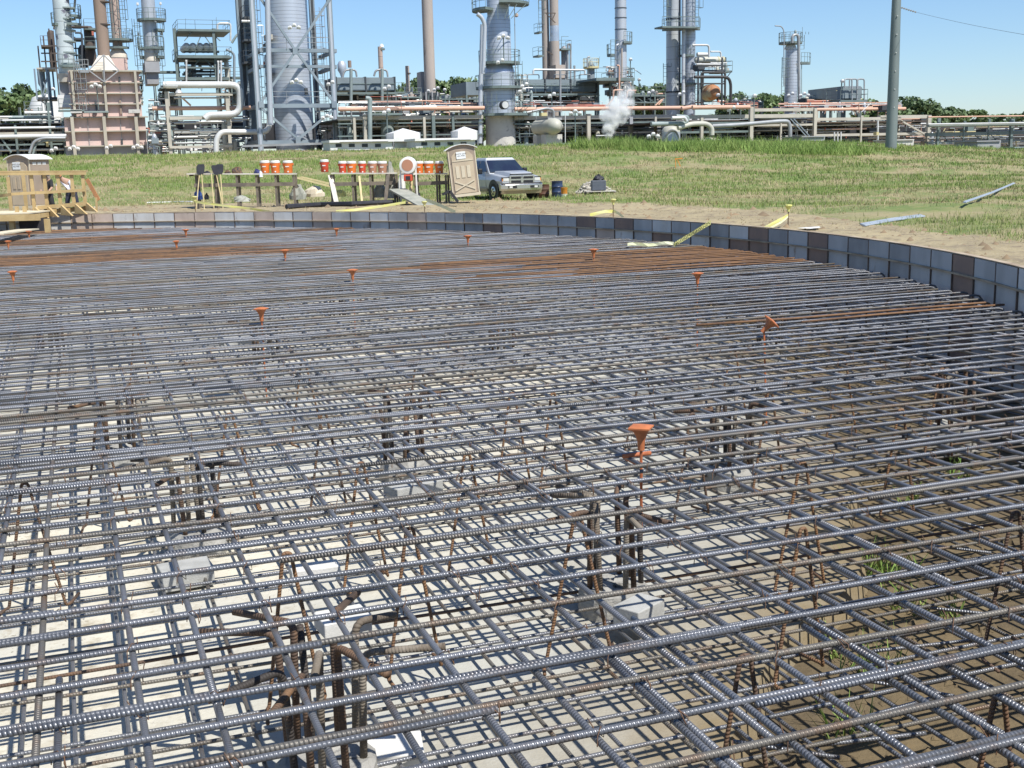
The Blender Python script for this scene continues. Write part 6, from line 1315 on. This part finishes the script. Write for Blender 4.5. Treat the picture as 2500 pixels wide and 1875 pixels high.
for x0, x1, y, lab in ((2106, 2152, 359, 'white bullet tank low in the grass left of the pole'), (2318, 2370, 364, 'white bullet tank low in the grass between two boxes'), (1600, 1605, 340, None)):
    if not lab: continue
    U = Unit('bullet_tank', lab, 'tank', (x0 + x1) / 2, 108); q = MB(); a, b = U.P(x0, y), U.P(x1, y); r = U.m(6); q.tube([a, a + Vector((.3, 0, 0)), b - Vector((.3, 0, 0)), b], [r * .5, r, r, r * .5], 14); q.build('shell', 'white_paint', U.T, True); U.box('saddle', x0 + 8, y + 4, x0 + 12, y + 12, 'concrete_pale', .6)
def tent(x0, x1, ye, yp, yb, Y, label):
    U = Unit('canopy_tent', label, 'tent', (x0 + x1) / 2, Y); a, b = U.P(x0, ye), U.P(x1, ye); t = (a + b) / 2; t.z = U.P((x0 + x1) / 2, yp).z; d = PB * (b - a).length; b.z = a.z; z0 = gz(t.x, t.y)
    q = MB(); k = [a, b, b + d, a + d]; q.add(k + [t + d / 2], [(0, 1, 4), (1, 2, 4), (2, 3, 4), (3, 0, 4)]); q.build('roof', 'white_paint', U.T)
    for i in range(4): p, r = k[i], k[(i + 1) % 4]; q = MB(); q.add([p - Vector((0, 0, .002)), r - Vector((0, 0, .002)), Vector((r.x, r.y, p.z - .75)), Vector((p.x, p.y, p.z - .75))], [(0, 1, 2, 3)]); q.build('valance', 'white_plastic', U.T); q = MB(); q.bar((p.x, p.y, z0), (p.x, p.y, p.z), .08); q.build('pole', 'pipe_grey', U.T)
    q = MB(); U.slab(q, a + PA * .2 + PB * .4, b - PA * .2 + PB * .4, z0, a.z - .8, .05); q.build('side_wall', 'white_paint', U.T)
tent(960, 1026, 325, 312, 350, 109, 'low white canopy with a curved pipe before it'); tent(1117, 1166, 320, 308, 345, 109, 'peaked white canopy left of the stout column')
for x0, x1, y0, y1, lab in ((1015, 1160, 337, 366, 'long white trailer roof behind the tipped toilet'), (806, 958, 341, 366, 'long low white trailer behind the coolers')):
    U = Unit('site_trailer', lab, 'trailer', (x0 + x1) / 2, 106.5); U.box('wall', x0, y0 + 6, x1, y1, 'white_paint', 3); U.box('roof', x0 - 2, y0, x1 + 4, y0 + 6, 'white_plastic', 3.6, -.3); U.box('gutter', x0 + 24, y0 + 4, x1 - 10, y0 + 5, 'heater_grey', .1, -.42)
    for i in range(4): U.box('window', x0 + 14 + i * 32, y0 + 10, x0 + 28 + i * 32, y0 + 18, 'steel_dark', .1, -.05)
# ---- 13 steel pole with its line
p = W(2175, 366, 96); g = gz(p.x, p.y); T = thing('steel_pole', 'tall grey-green steel transmission pole at right', 'pole', (p.x, p.y, g)); s = mpp(2175, 300, 96); ht = W(2175, -330, 96).z - g
lean = Vector((0, 0, 0))
q = MB(); q.lathe((p.x, p.y, g), [(14 * s, -.4), (14 * s, .0), (12.6 * s, 6.4), (10.4 * s, 13), (7 * s, ht)], 12); q.build('shaft', 'pole_steel', T, True)
for zz in (3.1, 9.2): q = MB(); k = (14 - (zz / 13) * 3.6) * s; q.lathe((p.x, p.y, g + zz), [(k + .004, -.02), (k + .012, 0), (k + .004, .02)], 12, False); q.build('joint', 'steel_green', T)
q = MB()
for i in range(6): q.box((p.x - .05, p.y - 14 * s, g + 3.3 + i * 1.4), (p.x + .02, p.y - 13 * s + .25, g + 3.36 + i * 1.4))
q.build('step_lugs', 'white_paint', T)
i0, i1 = W(2199, 18, 96), W(2237, 30, 95); q = MB()
for k in range(14):
    u = i0.lerp(i1, k / 14); v = i0.lerp(i1, (k + .5) / 14); q.tube([u, v], .075 if k % 2 else .03, 8)
single('insulator_string', q, 'heater_grey', 'ribbed insulator string hanging off the steel pole', 'insulator')
i2 = W(2620, 104, 60); q = MB(); q.tube([i1 + (i2 - i1) * u - Vector((0, 0, .12 * math.sin(PI * u))) for u in np.linspace(0, 1, 14)], .012, 4); single('power_line', q, 'wire', 'thin power line running from the pole to the right', 'wire')
q = MB(); p = W(2038, 300, 230)
for x in (2038, 2132): pass
# floodlights
for a in ((236, 213, 126, 'floodlight pair on a pole before the pink heater', 268, 3), (132, 219, 134, 'floodlight beside the patchy stack base', None, 1), (134, 369, 122, 'low floodlight at the left foot of the heater', 385, 2), (183, 365, 124, 'floodlight on the heater, left column foot', None, 3), (268, 363, 124, 'floodlight on the heater, middle column foot', None, 2), (338, 362, 124, 'floodlight on the heater, right column foot', None, 3), (376, 362, 122, 'large floodlight right of the heater', 380, 2),
          (720, 70, 115, 'floodlight high on the big tower', None, 3), (725, 203, 115, 'floodlight half way up the big tower', None, 3), (808, 208, 119, 'floodlight on the right column of the big tower', None, 2), (800, 290, 118, 'floodlight low in the big tower frame', None, 3), (945, 219, 116, 'floodlight pole before the left air cooler', 282, 2), (944, 277, 113, 'floodlight pole above the green tank', 345, 2), (1046, 224, 140, 'floodlight left of the concrete chimney foot', 262, 1), (1065, 221, 140, 'floodlight right of the concrete chimney foot', 262, 2), (1086, 221, 140, 'floodlight furthest right of the chimney foot', 262, 1),
          (1229, 95, 117, 'floodlight on the upper shell of the stout column', 148, 3), (1221, 155, 116, 'floodlight on the shoulder of the stout column', None, 2), (1280, 213, 118, 'floodlight left of the long air cooler, upper', None, 2), (1274, 226, 117, 'floodlight left of the long air cooler, lower', None, 2), (1347, 237, 116, 'floodlight before the long air cooler', 262, 2), (1404, 279, 113, 'floodlight pole right of the cream drum', 350, 3), (1588, 229, 130, 'floodlight pole left of the tall columns', 250, 2), (1663, 232, 130, 'floodlight between the tall columns', None, 2), (1752, 234, 128, 'floodlight before the rusty-faced vessel', None, 1), (1784, 270, 113, 'floodlight under the salmon pipe', None, 2), (1841, 236, 114, 'floodlight on a green pole by the beige post', 300, 1), (1928, 235, 130, 'floodlight at the foot of the lone column', None, 2), (1962, 235, 130, 'floodlight right of the lone column foot', None, 3), (1594, 335, 110, 'low floodlight left of the domed tank', 358, 3), (1539, 147, 140, 'floodlight on the crowded deck, right corner', 188, 1), (1560, 196, 150, 'floodlight pole behind the crowded deck', 225, 1), (2055, 200, 126, 'floodlight above the oblique air cooler', 220, 1)):
    flood(a[0], a[1], a[2], a[3], a[4], a[5])
# ---- open process frames that fill the gaps behind the racks
def process_frame(x0, x1, ytop, ys, Y, label, seed, m='steel_green', n=26):
    U = Unit('process_unit', label, 'frame', (x0 + x1) / 2, Y); R_ = random.Random(seed); k = max(2, int((x1 - x0) / 22))
    for i in range(k + 1):
        x = x0 + (x1 - x0) * i / k; U.post('post', x, ytop, 370, 3, m); U.post('post', x - 4, ytop, 370, 2.6, 'steel_dark', 5)
    for y in ys: U.box('beam', x0, y - 1.5, x1, y + 1.5, m, .4, -.1); U.deck(x0, x1, y - 2, 5, 0, m) if R_.random() < .6 else U.box('floor', x0, y - 1, x1, y, 'steel_dark', 5, .4)
    for i in range(k):
        if R_.random() < .5: xa = x0 + (x1 - x0) * i / k; U.beam('brace', (xa, ys[0]), (xa + (x1 - x0) / k, ys[-1]), 1.5, m, .1)
    for i in range(max(1, k - 1)):
        x = R_.uniform(x0 + 6, x1 - 6); U.cyl('vessel', x, [(ys[-1], 11), (ys[0] - 8, 11), (ys[0] - 12, 4)], R_.choice(['clad_plain', 'vessel_cream', 'pipe_green', 'stack_conc']), 2.5)
    clutter(U, x0, x1, ytop, ys[-1], n, seed, ['steel_dark', 'pipe_grey', 'steel_green', 'pipe_white', 'steel_brown', 'pipe_orange'], .8)
for a in ((392, 440, 205, (215, 235, 255), 150, 'open frame between heater and big white pipe loop', 71), (548, 604, 195, (205, 228, 252), 152, 'open frame against the left leg of the big tower', 72), (972, 1030, 232, (238, 252), 156, 'low frame left of the concrete chimney foot', 73), (1078, 1168, 236, (242, 256), 158, 'low frame right of the concrete chimney foot', 74), (1400, 1460, 205, (215, 235, 252), 160, 'frame behind the right end of the long air cooler', 75), (1548, 1624, 226, (234, 250), 156, 'low frame left of the tall columns', 76), (1780, 1860, 246, (251, 258), 152, 'low frame right of the drum frame', 77), (1960, 2050, 240, (247, 258), 150, 'low frame behind the oblique air cooler', 78), (60, 104, 262, (272, 290), 146, 'low frame left of the braced tower', 79), (300, 350, 186, (196, 220, 250), 152, 'frame behind the right side of the heater', 80)): process_frame(*a)
# ---- 14 steam
def steam():
    m = bpy.data.materials.new('steam'); m.use_nodes = True; t = m.node_tree; MATS['steam'] = m
    t.nodes.remove(t.nodes['Principled BSDF']); out = t.nodes['Material Output']
    v = nn(t, 'ShaderNodeVolumePrincipled'); v.inputs['Color'].default_value = (.99, .99, .99, 1); v.inputs['Anisotropy'].default_value = 0
    tc = nn(t, 'ShaderNodeTexCoord').outputs['Object']
    Y = 109; base = W(1488, 345, Y); s = mpp(1500, 300, Y); f = None
    import bmesh
    bm = bmesh.new()
    for px, py, r in ((1486, 344, 8), (1485, 330, 12), (1487, 314, 18), (1494, 297, 24), (1504, 281, 27), (1484, 282, 20), (1517, 266, 27), (1500, 258, 22), (1528, 250, 22), (1522, 234, 20), (1538, 222, 16), (1530, 206, 13)):
        c = W(px, py, Y + random.uniform(-.4, .4)) - base; R_ = r * s * 1.15
        d = nn(t, 'ShaderNodeVectorMath', operation='DISTANCE'); lk(t, tc, d.inputs[0]); d.inputs[1].default_value = c
        k = math_n(t, 'SUBTRACT', 1, math_n(t, 'DIVIDE', d.outputs['Value'], R_)); f = k if f is None else math_n(t, 'MAXIMUM', f, k)
        bmesh.ops.create_icosphere(bm, subdivisions=3, radius=R_, matrix=Matrix.Translation(c))
    n1 = math_n(t, 'SUBTRACT', noise_n(t, tc, 1.5, 6, .62), .5); sp = nn(t, 'ShaderNodeSeparateXYZ'); lk(t, tc, sp.inputs[0])
    fade = ramp_n(t, sp.outputs[2], 5.4, 2.2)
    d = math_n(t, 'MULTIPLY', math_n(t, 'SUBTRACT', math_n(t, 'ADD', f, math_n(t, 'MULTIPLY', n1, 2.6)), .10), 5.0); d = math_n(t, 'MULTIPLY', math_n(t, 'MAXIMUM', d, 0), math_n(t, 'ADD', math_n(t, 'MULTIPLY', fade, .95), .05))
    lk(t, d, v.inputs['Density']); lk(t, v.outputs[0], out.inputs['Volume'])
    me = bpy.data.meshes.new('steam_plume'); bm.to_mesh(me); bm.free()
    o = link('steam_plume', me, 'steam'); o.location = base
    rm = o.modifiers.new('merge', 'REMESH'); rm.mode = 'VOXEL'; rm.voxel_size = .14
    set_props(o, 'white steam plume billowing up before the right rack', 'steam', kind='stuff')
steam()
# ================================================================== TREES
M_('bark', (.12, .095, .07), (.08, .065, .05), 2, .9)
def leaf_mat(name, c, c2):
    m, t, b = new_mat(name); pos = nn(t, 'ShaderNodeNewGeometry').outputs['Position']
    lk(t, mix_n(t, ramp_n(t, noise_n(t, pos, .5, 4), .38, .62), c, c2), b.inputs['Base Color']); b.inputs['Roughness'].default_value = .6
    b.inputs['Transmission Weight'].default_value = 0; b.inputs['Subsurface Weight'].default_value = 0
leaf_mat('leaves', (.105, .155, .06), (.065, .105, .04)); leaf_mat('leaves_light', (.14, .20, .07), (.085, .135, .045))
def crown(seed, n=3600, h=9.0, w_=8.0, ls=.26, gappy=.5):
    R_ = np.random.default_rng(seed); k = 26
    cz = R_.uniform(.28, .95, k) * h; cr = np.sqrt(np.clip(1 - ((cz / h - .58) / .5) ** 2, .1, 1)) * w_ / 2
    ca_ = R_.uniform(0, 2 * PI, k); cq = np.sqrt(R_.uniform(0, 1, k)) * cr; C = np.stack([cq * np.cos(ca_), cq * np.sin(ca_), cz], -1); cs = R_.uniform(.7, 1.5, k) * h * .105
    i = R_.integers(0, k, n); d = R_.normal(size=(n, 3)); d /= np.linalg.norm(d, axis=1)[:, None]; P = C[i] + d * (cs[i] * R_.uniform(.55, 1.08, n))[:, None] * [1.15, 1.15, .8]
    u = R_.normal(size=(n, 3)); u /= np.linalg.norm(u, axis=1)[:, None]; v = np.cross(u, d + .4 * R_.normal(size=(n, 3))); v /= np.linalg.norm(v, axis=1)[:, None] + 1e-6
    s = (ls * R_.uniform(.6, 1.3, n))[:, None]; V = np.stack([P - u * s - v * s * .6, P + u * s - v * s * .6, P + u * s * .7 + v * s * .7, P - u * s * .7 + v * s * .7], 1).reshape(-1, 3)
    return V, np.arange(4 * n).reshape(-1, 4), C
TP = []
for s in range(5):
    V, Fc, C = crown(s + 3, h=(9, 8, 10, 7.5, 9)[s], w_=(8, 9, 7, 8, 10)[s])
    me = bpy.data.meshes.new('crown'); me.vertices.add(len(V)); me.vertices.foreach_set('co', V.astype(np.float32).ravel()); me.loops.add(Fc.size); me.loops.foreach_set('vertex_index', Fc.astype(np.int32).ravel()); me.polygons.add(len(Fc)); me.polygons.foreach_set('loop_start', (np.arange(len(Fc)) * 4).astype(np.int32)); me.polygons.foreach_set('loop_total', np.full(len(Fc), 4, dtype=np.int32)); me.update(calc_edges=True)
    me.materials.append(MATS['leaves' if s % 2 == 0 else 'leaves_light'])
    q = MB(); q.tube([(0, 0, -.5), (.1, 0, 2), (0, .1, 4.5), (.1, 0, 6.5)], [.28, .22, .15, .05], 7)
    for c in C[:9]: q.tube([(0, .05, random.uniform(2, 4)), (c[0] * .5, c[1] * .5, c[2] * .75), tuple(c)], [.11, .07, .03], 5)
    mt = bpy.data.meshes.new('trunk'); mt.from_pydata(q.v, [], q.f); mt.materials.append(MATS['bark']); TP.append((me, mt, (9, 8, 10, 7.5, 9)[s]))
def tree(px, ytop, Y, k, label, group, wide=1.0):
    p = W(px, 330, Y); g = gz(p.x, p.y); h = W(px, ytop, Y).z - g; me, mt, h0 = TP[k]; s = h / (h0 * 1.02)
    o = thing('tree', label, 'tree', (p.x, p.y, g), group); o.rotation_euler = (0, 0, random.uniform(0, 6.28)); o.scale = (s * wide, s * wide, s)
    for nm, m in (('crown', me), ('trunk', mt)): c = bpy.data.objects.new(nm, m); COL.objects.link(c); c.parent = o
for a in ((8, 212, 175, 0, 'dark tree cut by the left border', 1.0), (40, 232, 165, 3, 'lower tree between the left border tree and the next', 1.1), (72, 208, 170, 4, 'round dark tree against the braced frame at left', .95), (-18, 235, 160, 1, 'leftmost tree, mostly out of view', 1.2)): tree(a[0], a[1], a[2], a[3], a[4], 'trees at the far left', a[5])
for a in ((1085, 196, 205, 1, 'light green tree right of the concrete chimney', 1.0), (1108, 205, 200, 3, 'second light green tree right of the chimney', 1.0), (1132, 192, 210, 2, 'tall thin-topped tree left of the stout column', .7), (1012, 195, 215, 2, 'sparse tree left of the concrete chimney', .6), (975, 210, 215, 1, 'tree glimpsed above the left air cooler', .9), (1155, 215, 205, 3, 'tree half hidden by the stout column', 1.0)): tree(a[0], a[1], a[2], a[3], a[4], 'trees behind the middle of the plant', a[5])
for a in ((1582, 207, 210, 0, 'tree left of the tall columns', 1.1), (1606, 213, 205, 4, 'broad tree next to the tall columns', 1.0), (1628, 205, 215, 2, 'tree behind the left tall column', .9), (1788, 226, 215, 0, 'tree right of the rusty-faced vessel', 1.0), (1848, 230, 220, 4, 'tree half way to the lone column', 1.1), (1872, 235, 215, 1, 'tree just left of the lone column', 1.1), (1822, 240, 220, 3, 'small tree in the gap right of the drum frame', 1.1), (1895, 232, 225, 2, 'tree touching the lone column', 1.0)): tree(a[0], a[1], a[2], a[3], a[4], 'trees behind the right of the plant', a[5])
for i, (x, y, Y, k) in enumerate(((2230, 238, 260, 2), (2262, 252, 270, 0), (2300, 262, 280, 4), (2340, 268, 290, 1), (2375, 278, 300, 4), (2410, 280, 320, 0), (2445, 282, 330, 3), (2480, 278, 320, 4), (2515, 270, 300, 0), (2200, 255, 260, 1), (2140, 245, 250, 3), (2180, 262, 260, 4))):
    tree(x, y, Y, k, ('thin-crowned tree right of the steel pole', 'tree second right of the pole', 'tree third right of the pole', 'tree fourth right of the pole', 'low tree above the right rack, left of the gap', 'low far tree above the right rack, in the gap', 'low far tree above the right rack, past the gap', 'tree second from the right border', 'tree at the right border', 'tree directly behind the steel pole, right side', 'tree left of the steel pole', 'low tree hidden by the steel pole')[i], 'far trees along the right horizon', 1.25)
# ================================================================== GRASS
def grass(name, label, n, xy, hgt, wid, mat, spread=.12, blades=4, lean=.5, clump=None):
    X, Y = xy; n = len(X); H = rng.uniform(*hgt, n)
    if name == 'tall_weeds': H = H * np.clip((Y - 79) / 26, .2, 1.0)
    B = blades; bx = np.repeat(X, B) + rng.normal(0, spread, n * B); by = np.repeat(Y, B) + rng.normal(0, spread, n * B); h = np.repeat(H, B) * rng.uniform(.6, 1.15, n * B)
    bz = ground_z(bx, by) - .02; th = rng.uniform(0, 2 * PI, n * B); kd = np.clip(by / 75, .22, 1.2); h = h * (.45 + .55 * kd); wv = np.stack([np.cos(th), np.sin(th)], -1) * (kd * rng.uniform(*wid, n * B) / 2)[:, None]
    la = rng.uniform(0, 2 * PI, n * B); lm = rng.uniform(.1, lean, n * B) * h
    V = np.stack([np.stack([bx - wv[:, 0], by - wv[:, 1], bz], -1), np.stack([bx + wv[:, 0], by + wv[:, 1], bz], -1), np.stack([bx + lm * np.cos(la), by + lm * np.sin(la), bz + h], -1)], 1).reshape(-1, 3)
    o = np_mesh(name, V, np.arange(len(V)).reshape(-1, 3), mat, smooth=False); set_props(o, label, 'grass', kind='stuff')
def blade_mat(name, c, c2, c3, s=.22):
    m, t, b = new_mat(name); pos = nn(t, 'ShaderNodeNewGeometry').outputs['Position']
    col = mix_n(t, ramp_n(t, noise_n(t, pos, s, 4), .4, .6), c, c2); col = mix_n(t, ramp_n(t, noise_n(t, pos, 3.1, 3), .5, .66), col, c3)
    lk(t, col, b.inputs['Base Color']); b.inputs['Roughness'].default_value = .7; b.inputs['Specular IOR Level'].default_value = .2
blade_mat('blade_green', (.175, .255, .065), (.26, .29, .10), (.13, .21, .05)); blade_mat('blade_dry', (.37, .31, .17), (.28, .24, .125), (.45, .39, .23)); blade_mat('blade_weed', (.20, .31, .075), (.26, .33, .10), (.14, .24, .05), .5)
def field(n, y0, y1, pw=1.0, marg=.5, cond=None):
    Y = y0 + (y1 - y0) * rng.uniform(0, 1, n) ** pw; X = rng.uniform(-.49, .49, n) * Y
    k = Y > np.interp(X, yb_x, yb_y) + marg + rng.normal(0, 1.0, n)
    rr = np.hypot(X - TC.x, Y - TC.y); k &= rr > TR + .8
    if cond is not None: k &= cond(X, Y)
    return X[k], Y[k]
def patch(X, Y, s, ph): return np.sin(X * s + ph + 1.7 * np.sin(Y * s * .7)) * np.sin(Y * s * 1.3 - ph + 1.3 * np.sin(X * s * .6))
grass('meadow_grass', 'green grass over the bank between dirt and plant', 0, field(70000, 16, 112, 1.0, cond=lambda X, Y: patch(X, Y, .23, .3) + .7 * patch(X, Y, .61, 1.1) + rng.normal(0, .28, len(X)) > -.18), (.10, .28), (.03, .065), 'blade_green', .2)
grass('dry_grass', 'straw-coloured dry grass mixed through the bank', 0, field(60000, 16, 112, 1.0, .2, cond=lambda X, Y: (patch(X, Y, .23, .3) + .7 * patch(X, Y, .61, 1.1) + rng.normal(0, .3, len(X)) < .12) & (patch(X, Y, .41, 3.0) + rng.normal(0, .2, len(X)) < .25)), (.06, .22), (.03, .06), 'blade_dry', .2, lean=1.3)
grass('straw_litter', 'sparse straw and weeds creeping over the bare dirt', 0, field(15000, 14, 56, 1.0, -9, cond=lambda X, Y: patch(X, Y, .5, .7) + .6 * patch(X, Y, 1.3, 2.7) + rng.normal(0, .3, len(X)) > .35), (.04, .14), (.03, .06), 'blade_dry', .25, lean=1.6)
def weeds(X, Y):
    u = X / Y; k = patch(X, Y, .33, 1.0) + .5 * patch(X, Y, .9, 2.2) + .35 * rng.normal(0, 1, len(X)); k = k - 1.3 * np.clip((98 - Y) / 22, 0, 1); k = k + .5 * np.clip((u - .06) / .05, -1.2, .4); return k > .38
grass('tall_weeds', 'bright green tall weeds along the top of the bank', 0, field(26000, 76, 110, .9, cond=weeds), (.08, .45), (.025, .06), 'blade_weed', .6, 5, 1.3)
def spot(px, py, n, r):
    p = ground_pt(px, py); a = rng.uniform(0, 2 * PI, n); q = r * np.sqrt(rng.uniform(0, 1, n)); return p.x + q * np.cos(a) * 1.4, p.y + q * np.sin(a)
for (px, py, r, n), lab in zip(((1478, 363, 1.9, 700), (1520, 365, 1.4, 500), (1690, 366, 3.0, 600), (1760, 362, 2.6, 500), (1975, 374, 3.2, 800)), ('tall weed clump left of the steam', 'tall weed clump at the foot of the steam', 'weed clump by the domed tank', 'weed clump by the ribbed drum', 'weed clump before the low grey box')):
    grass('weed_clump', lab, 0, spot(px, py, n, r), (.3, 1.0), (.025, .06), 'blade_weed', .3, 5, .9)
# ragged dirt lumps and small weeds at the pit edge
def pitweeds():
    X, Y = [], []
    for px, py in ((2120, 1400), (2200, 1390), (2090, 1620), (2140, 1640), (2080, 1790), (2120, 1400), (2190, 1470), (2230, 1230), (2330, 1160), (2290, 1500)):
        p = WZ(px, py, SLAB_Z - .15); a = rng.uniform(0, 2 * PI, 9); q = .13 * np.sqrt(rng.uniform(0, 1, 9)); X.append(p.x + q * np.cos(a)); Y.append(p.y + q * np.sin(a))
    X = np.concatenate(X); Y = np.concatenate(Y); n = len(X); B = 4; bx = np.repeat(X, B); by = np.repeat(Y, B); h = rng.uniform(.08, .26, n * B); th = rng.uniform(0, 2 * PI, n * B); wv = np.stack([np.cos(th), np.sin(th)], -1) * .006; la = rng.uniform(0, 2 * PI, n * B); lm = h * rng.uniform(.3, .9, n * B); bz = np.full(n * B, SLAB_Z - .17)
    V = np.stack([np.stack([bx - wv[:, 0], by - wv[:, 1], bz], -1), np.stack([bx + wv[:, 0], by + wv[:, 1], bz], -1), np.stack([bx + lm * np.cos(la), by + lm * np.sin(la), bz + h], -1)], 1).reshape(-1, 3)
    o = np_mesh('pit_weeds', V, np.arange(len(V)).reshape(-1, 3), 'blade_weed', smooth=False); set_props(o, 'small weeds growing on the soil under the bars at right', 'weeds', kind='stuff')
pitweeds()
def lumps():
    n = 2600; Y = rng.uniform(14, 54, n); X = rng.uniform(-.48, .48, n) * Y; rr = np.hypot(X - TC.x, Y - TC.y); k = (rr > TR + .25) & (Y < np.interp(X, yb_x, yb_y) + 1.5); X, Y = X[k], Y[k]; n = len(X)
    base = np.array([[1, 0, 0], [0, 1, 0], [-1, 0, 0], [0, -1, 0], [0, 0, .8]]); s = rng.gamma(2.0, .022, n) + .015
    P = base[None] * (s[:, None, None] * rng.uniform(.6, 1.4, (n, 5, 3))) + np.stack([X, Y, ground_z(X, Y) - .01], -1)[:, None]
    Fc = (np.array([(0, 1, 4), (1, 2, 4), (2, 3, 4), (3, 0, 4)])[None] + (np.arange(n) * 5)[:, None, None]).reshape(-1, 3)
    o = np_mesh('dirt_clods', P.reshape(-1, 3), Fc, 'clod', smooth=False); set_props(o, 'loose clods scattered over the bare dirt', 'dirt', kind='stuff')
M_('clod', (.27, .195, .115), (.19, .14, .085), 1.5, .95)
lumps()
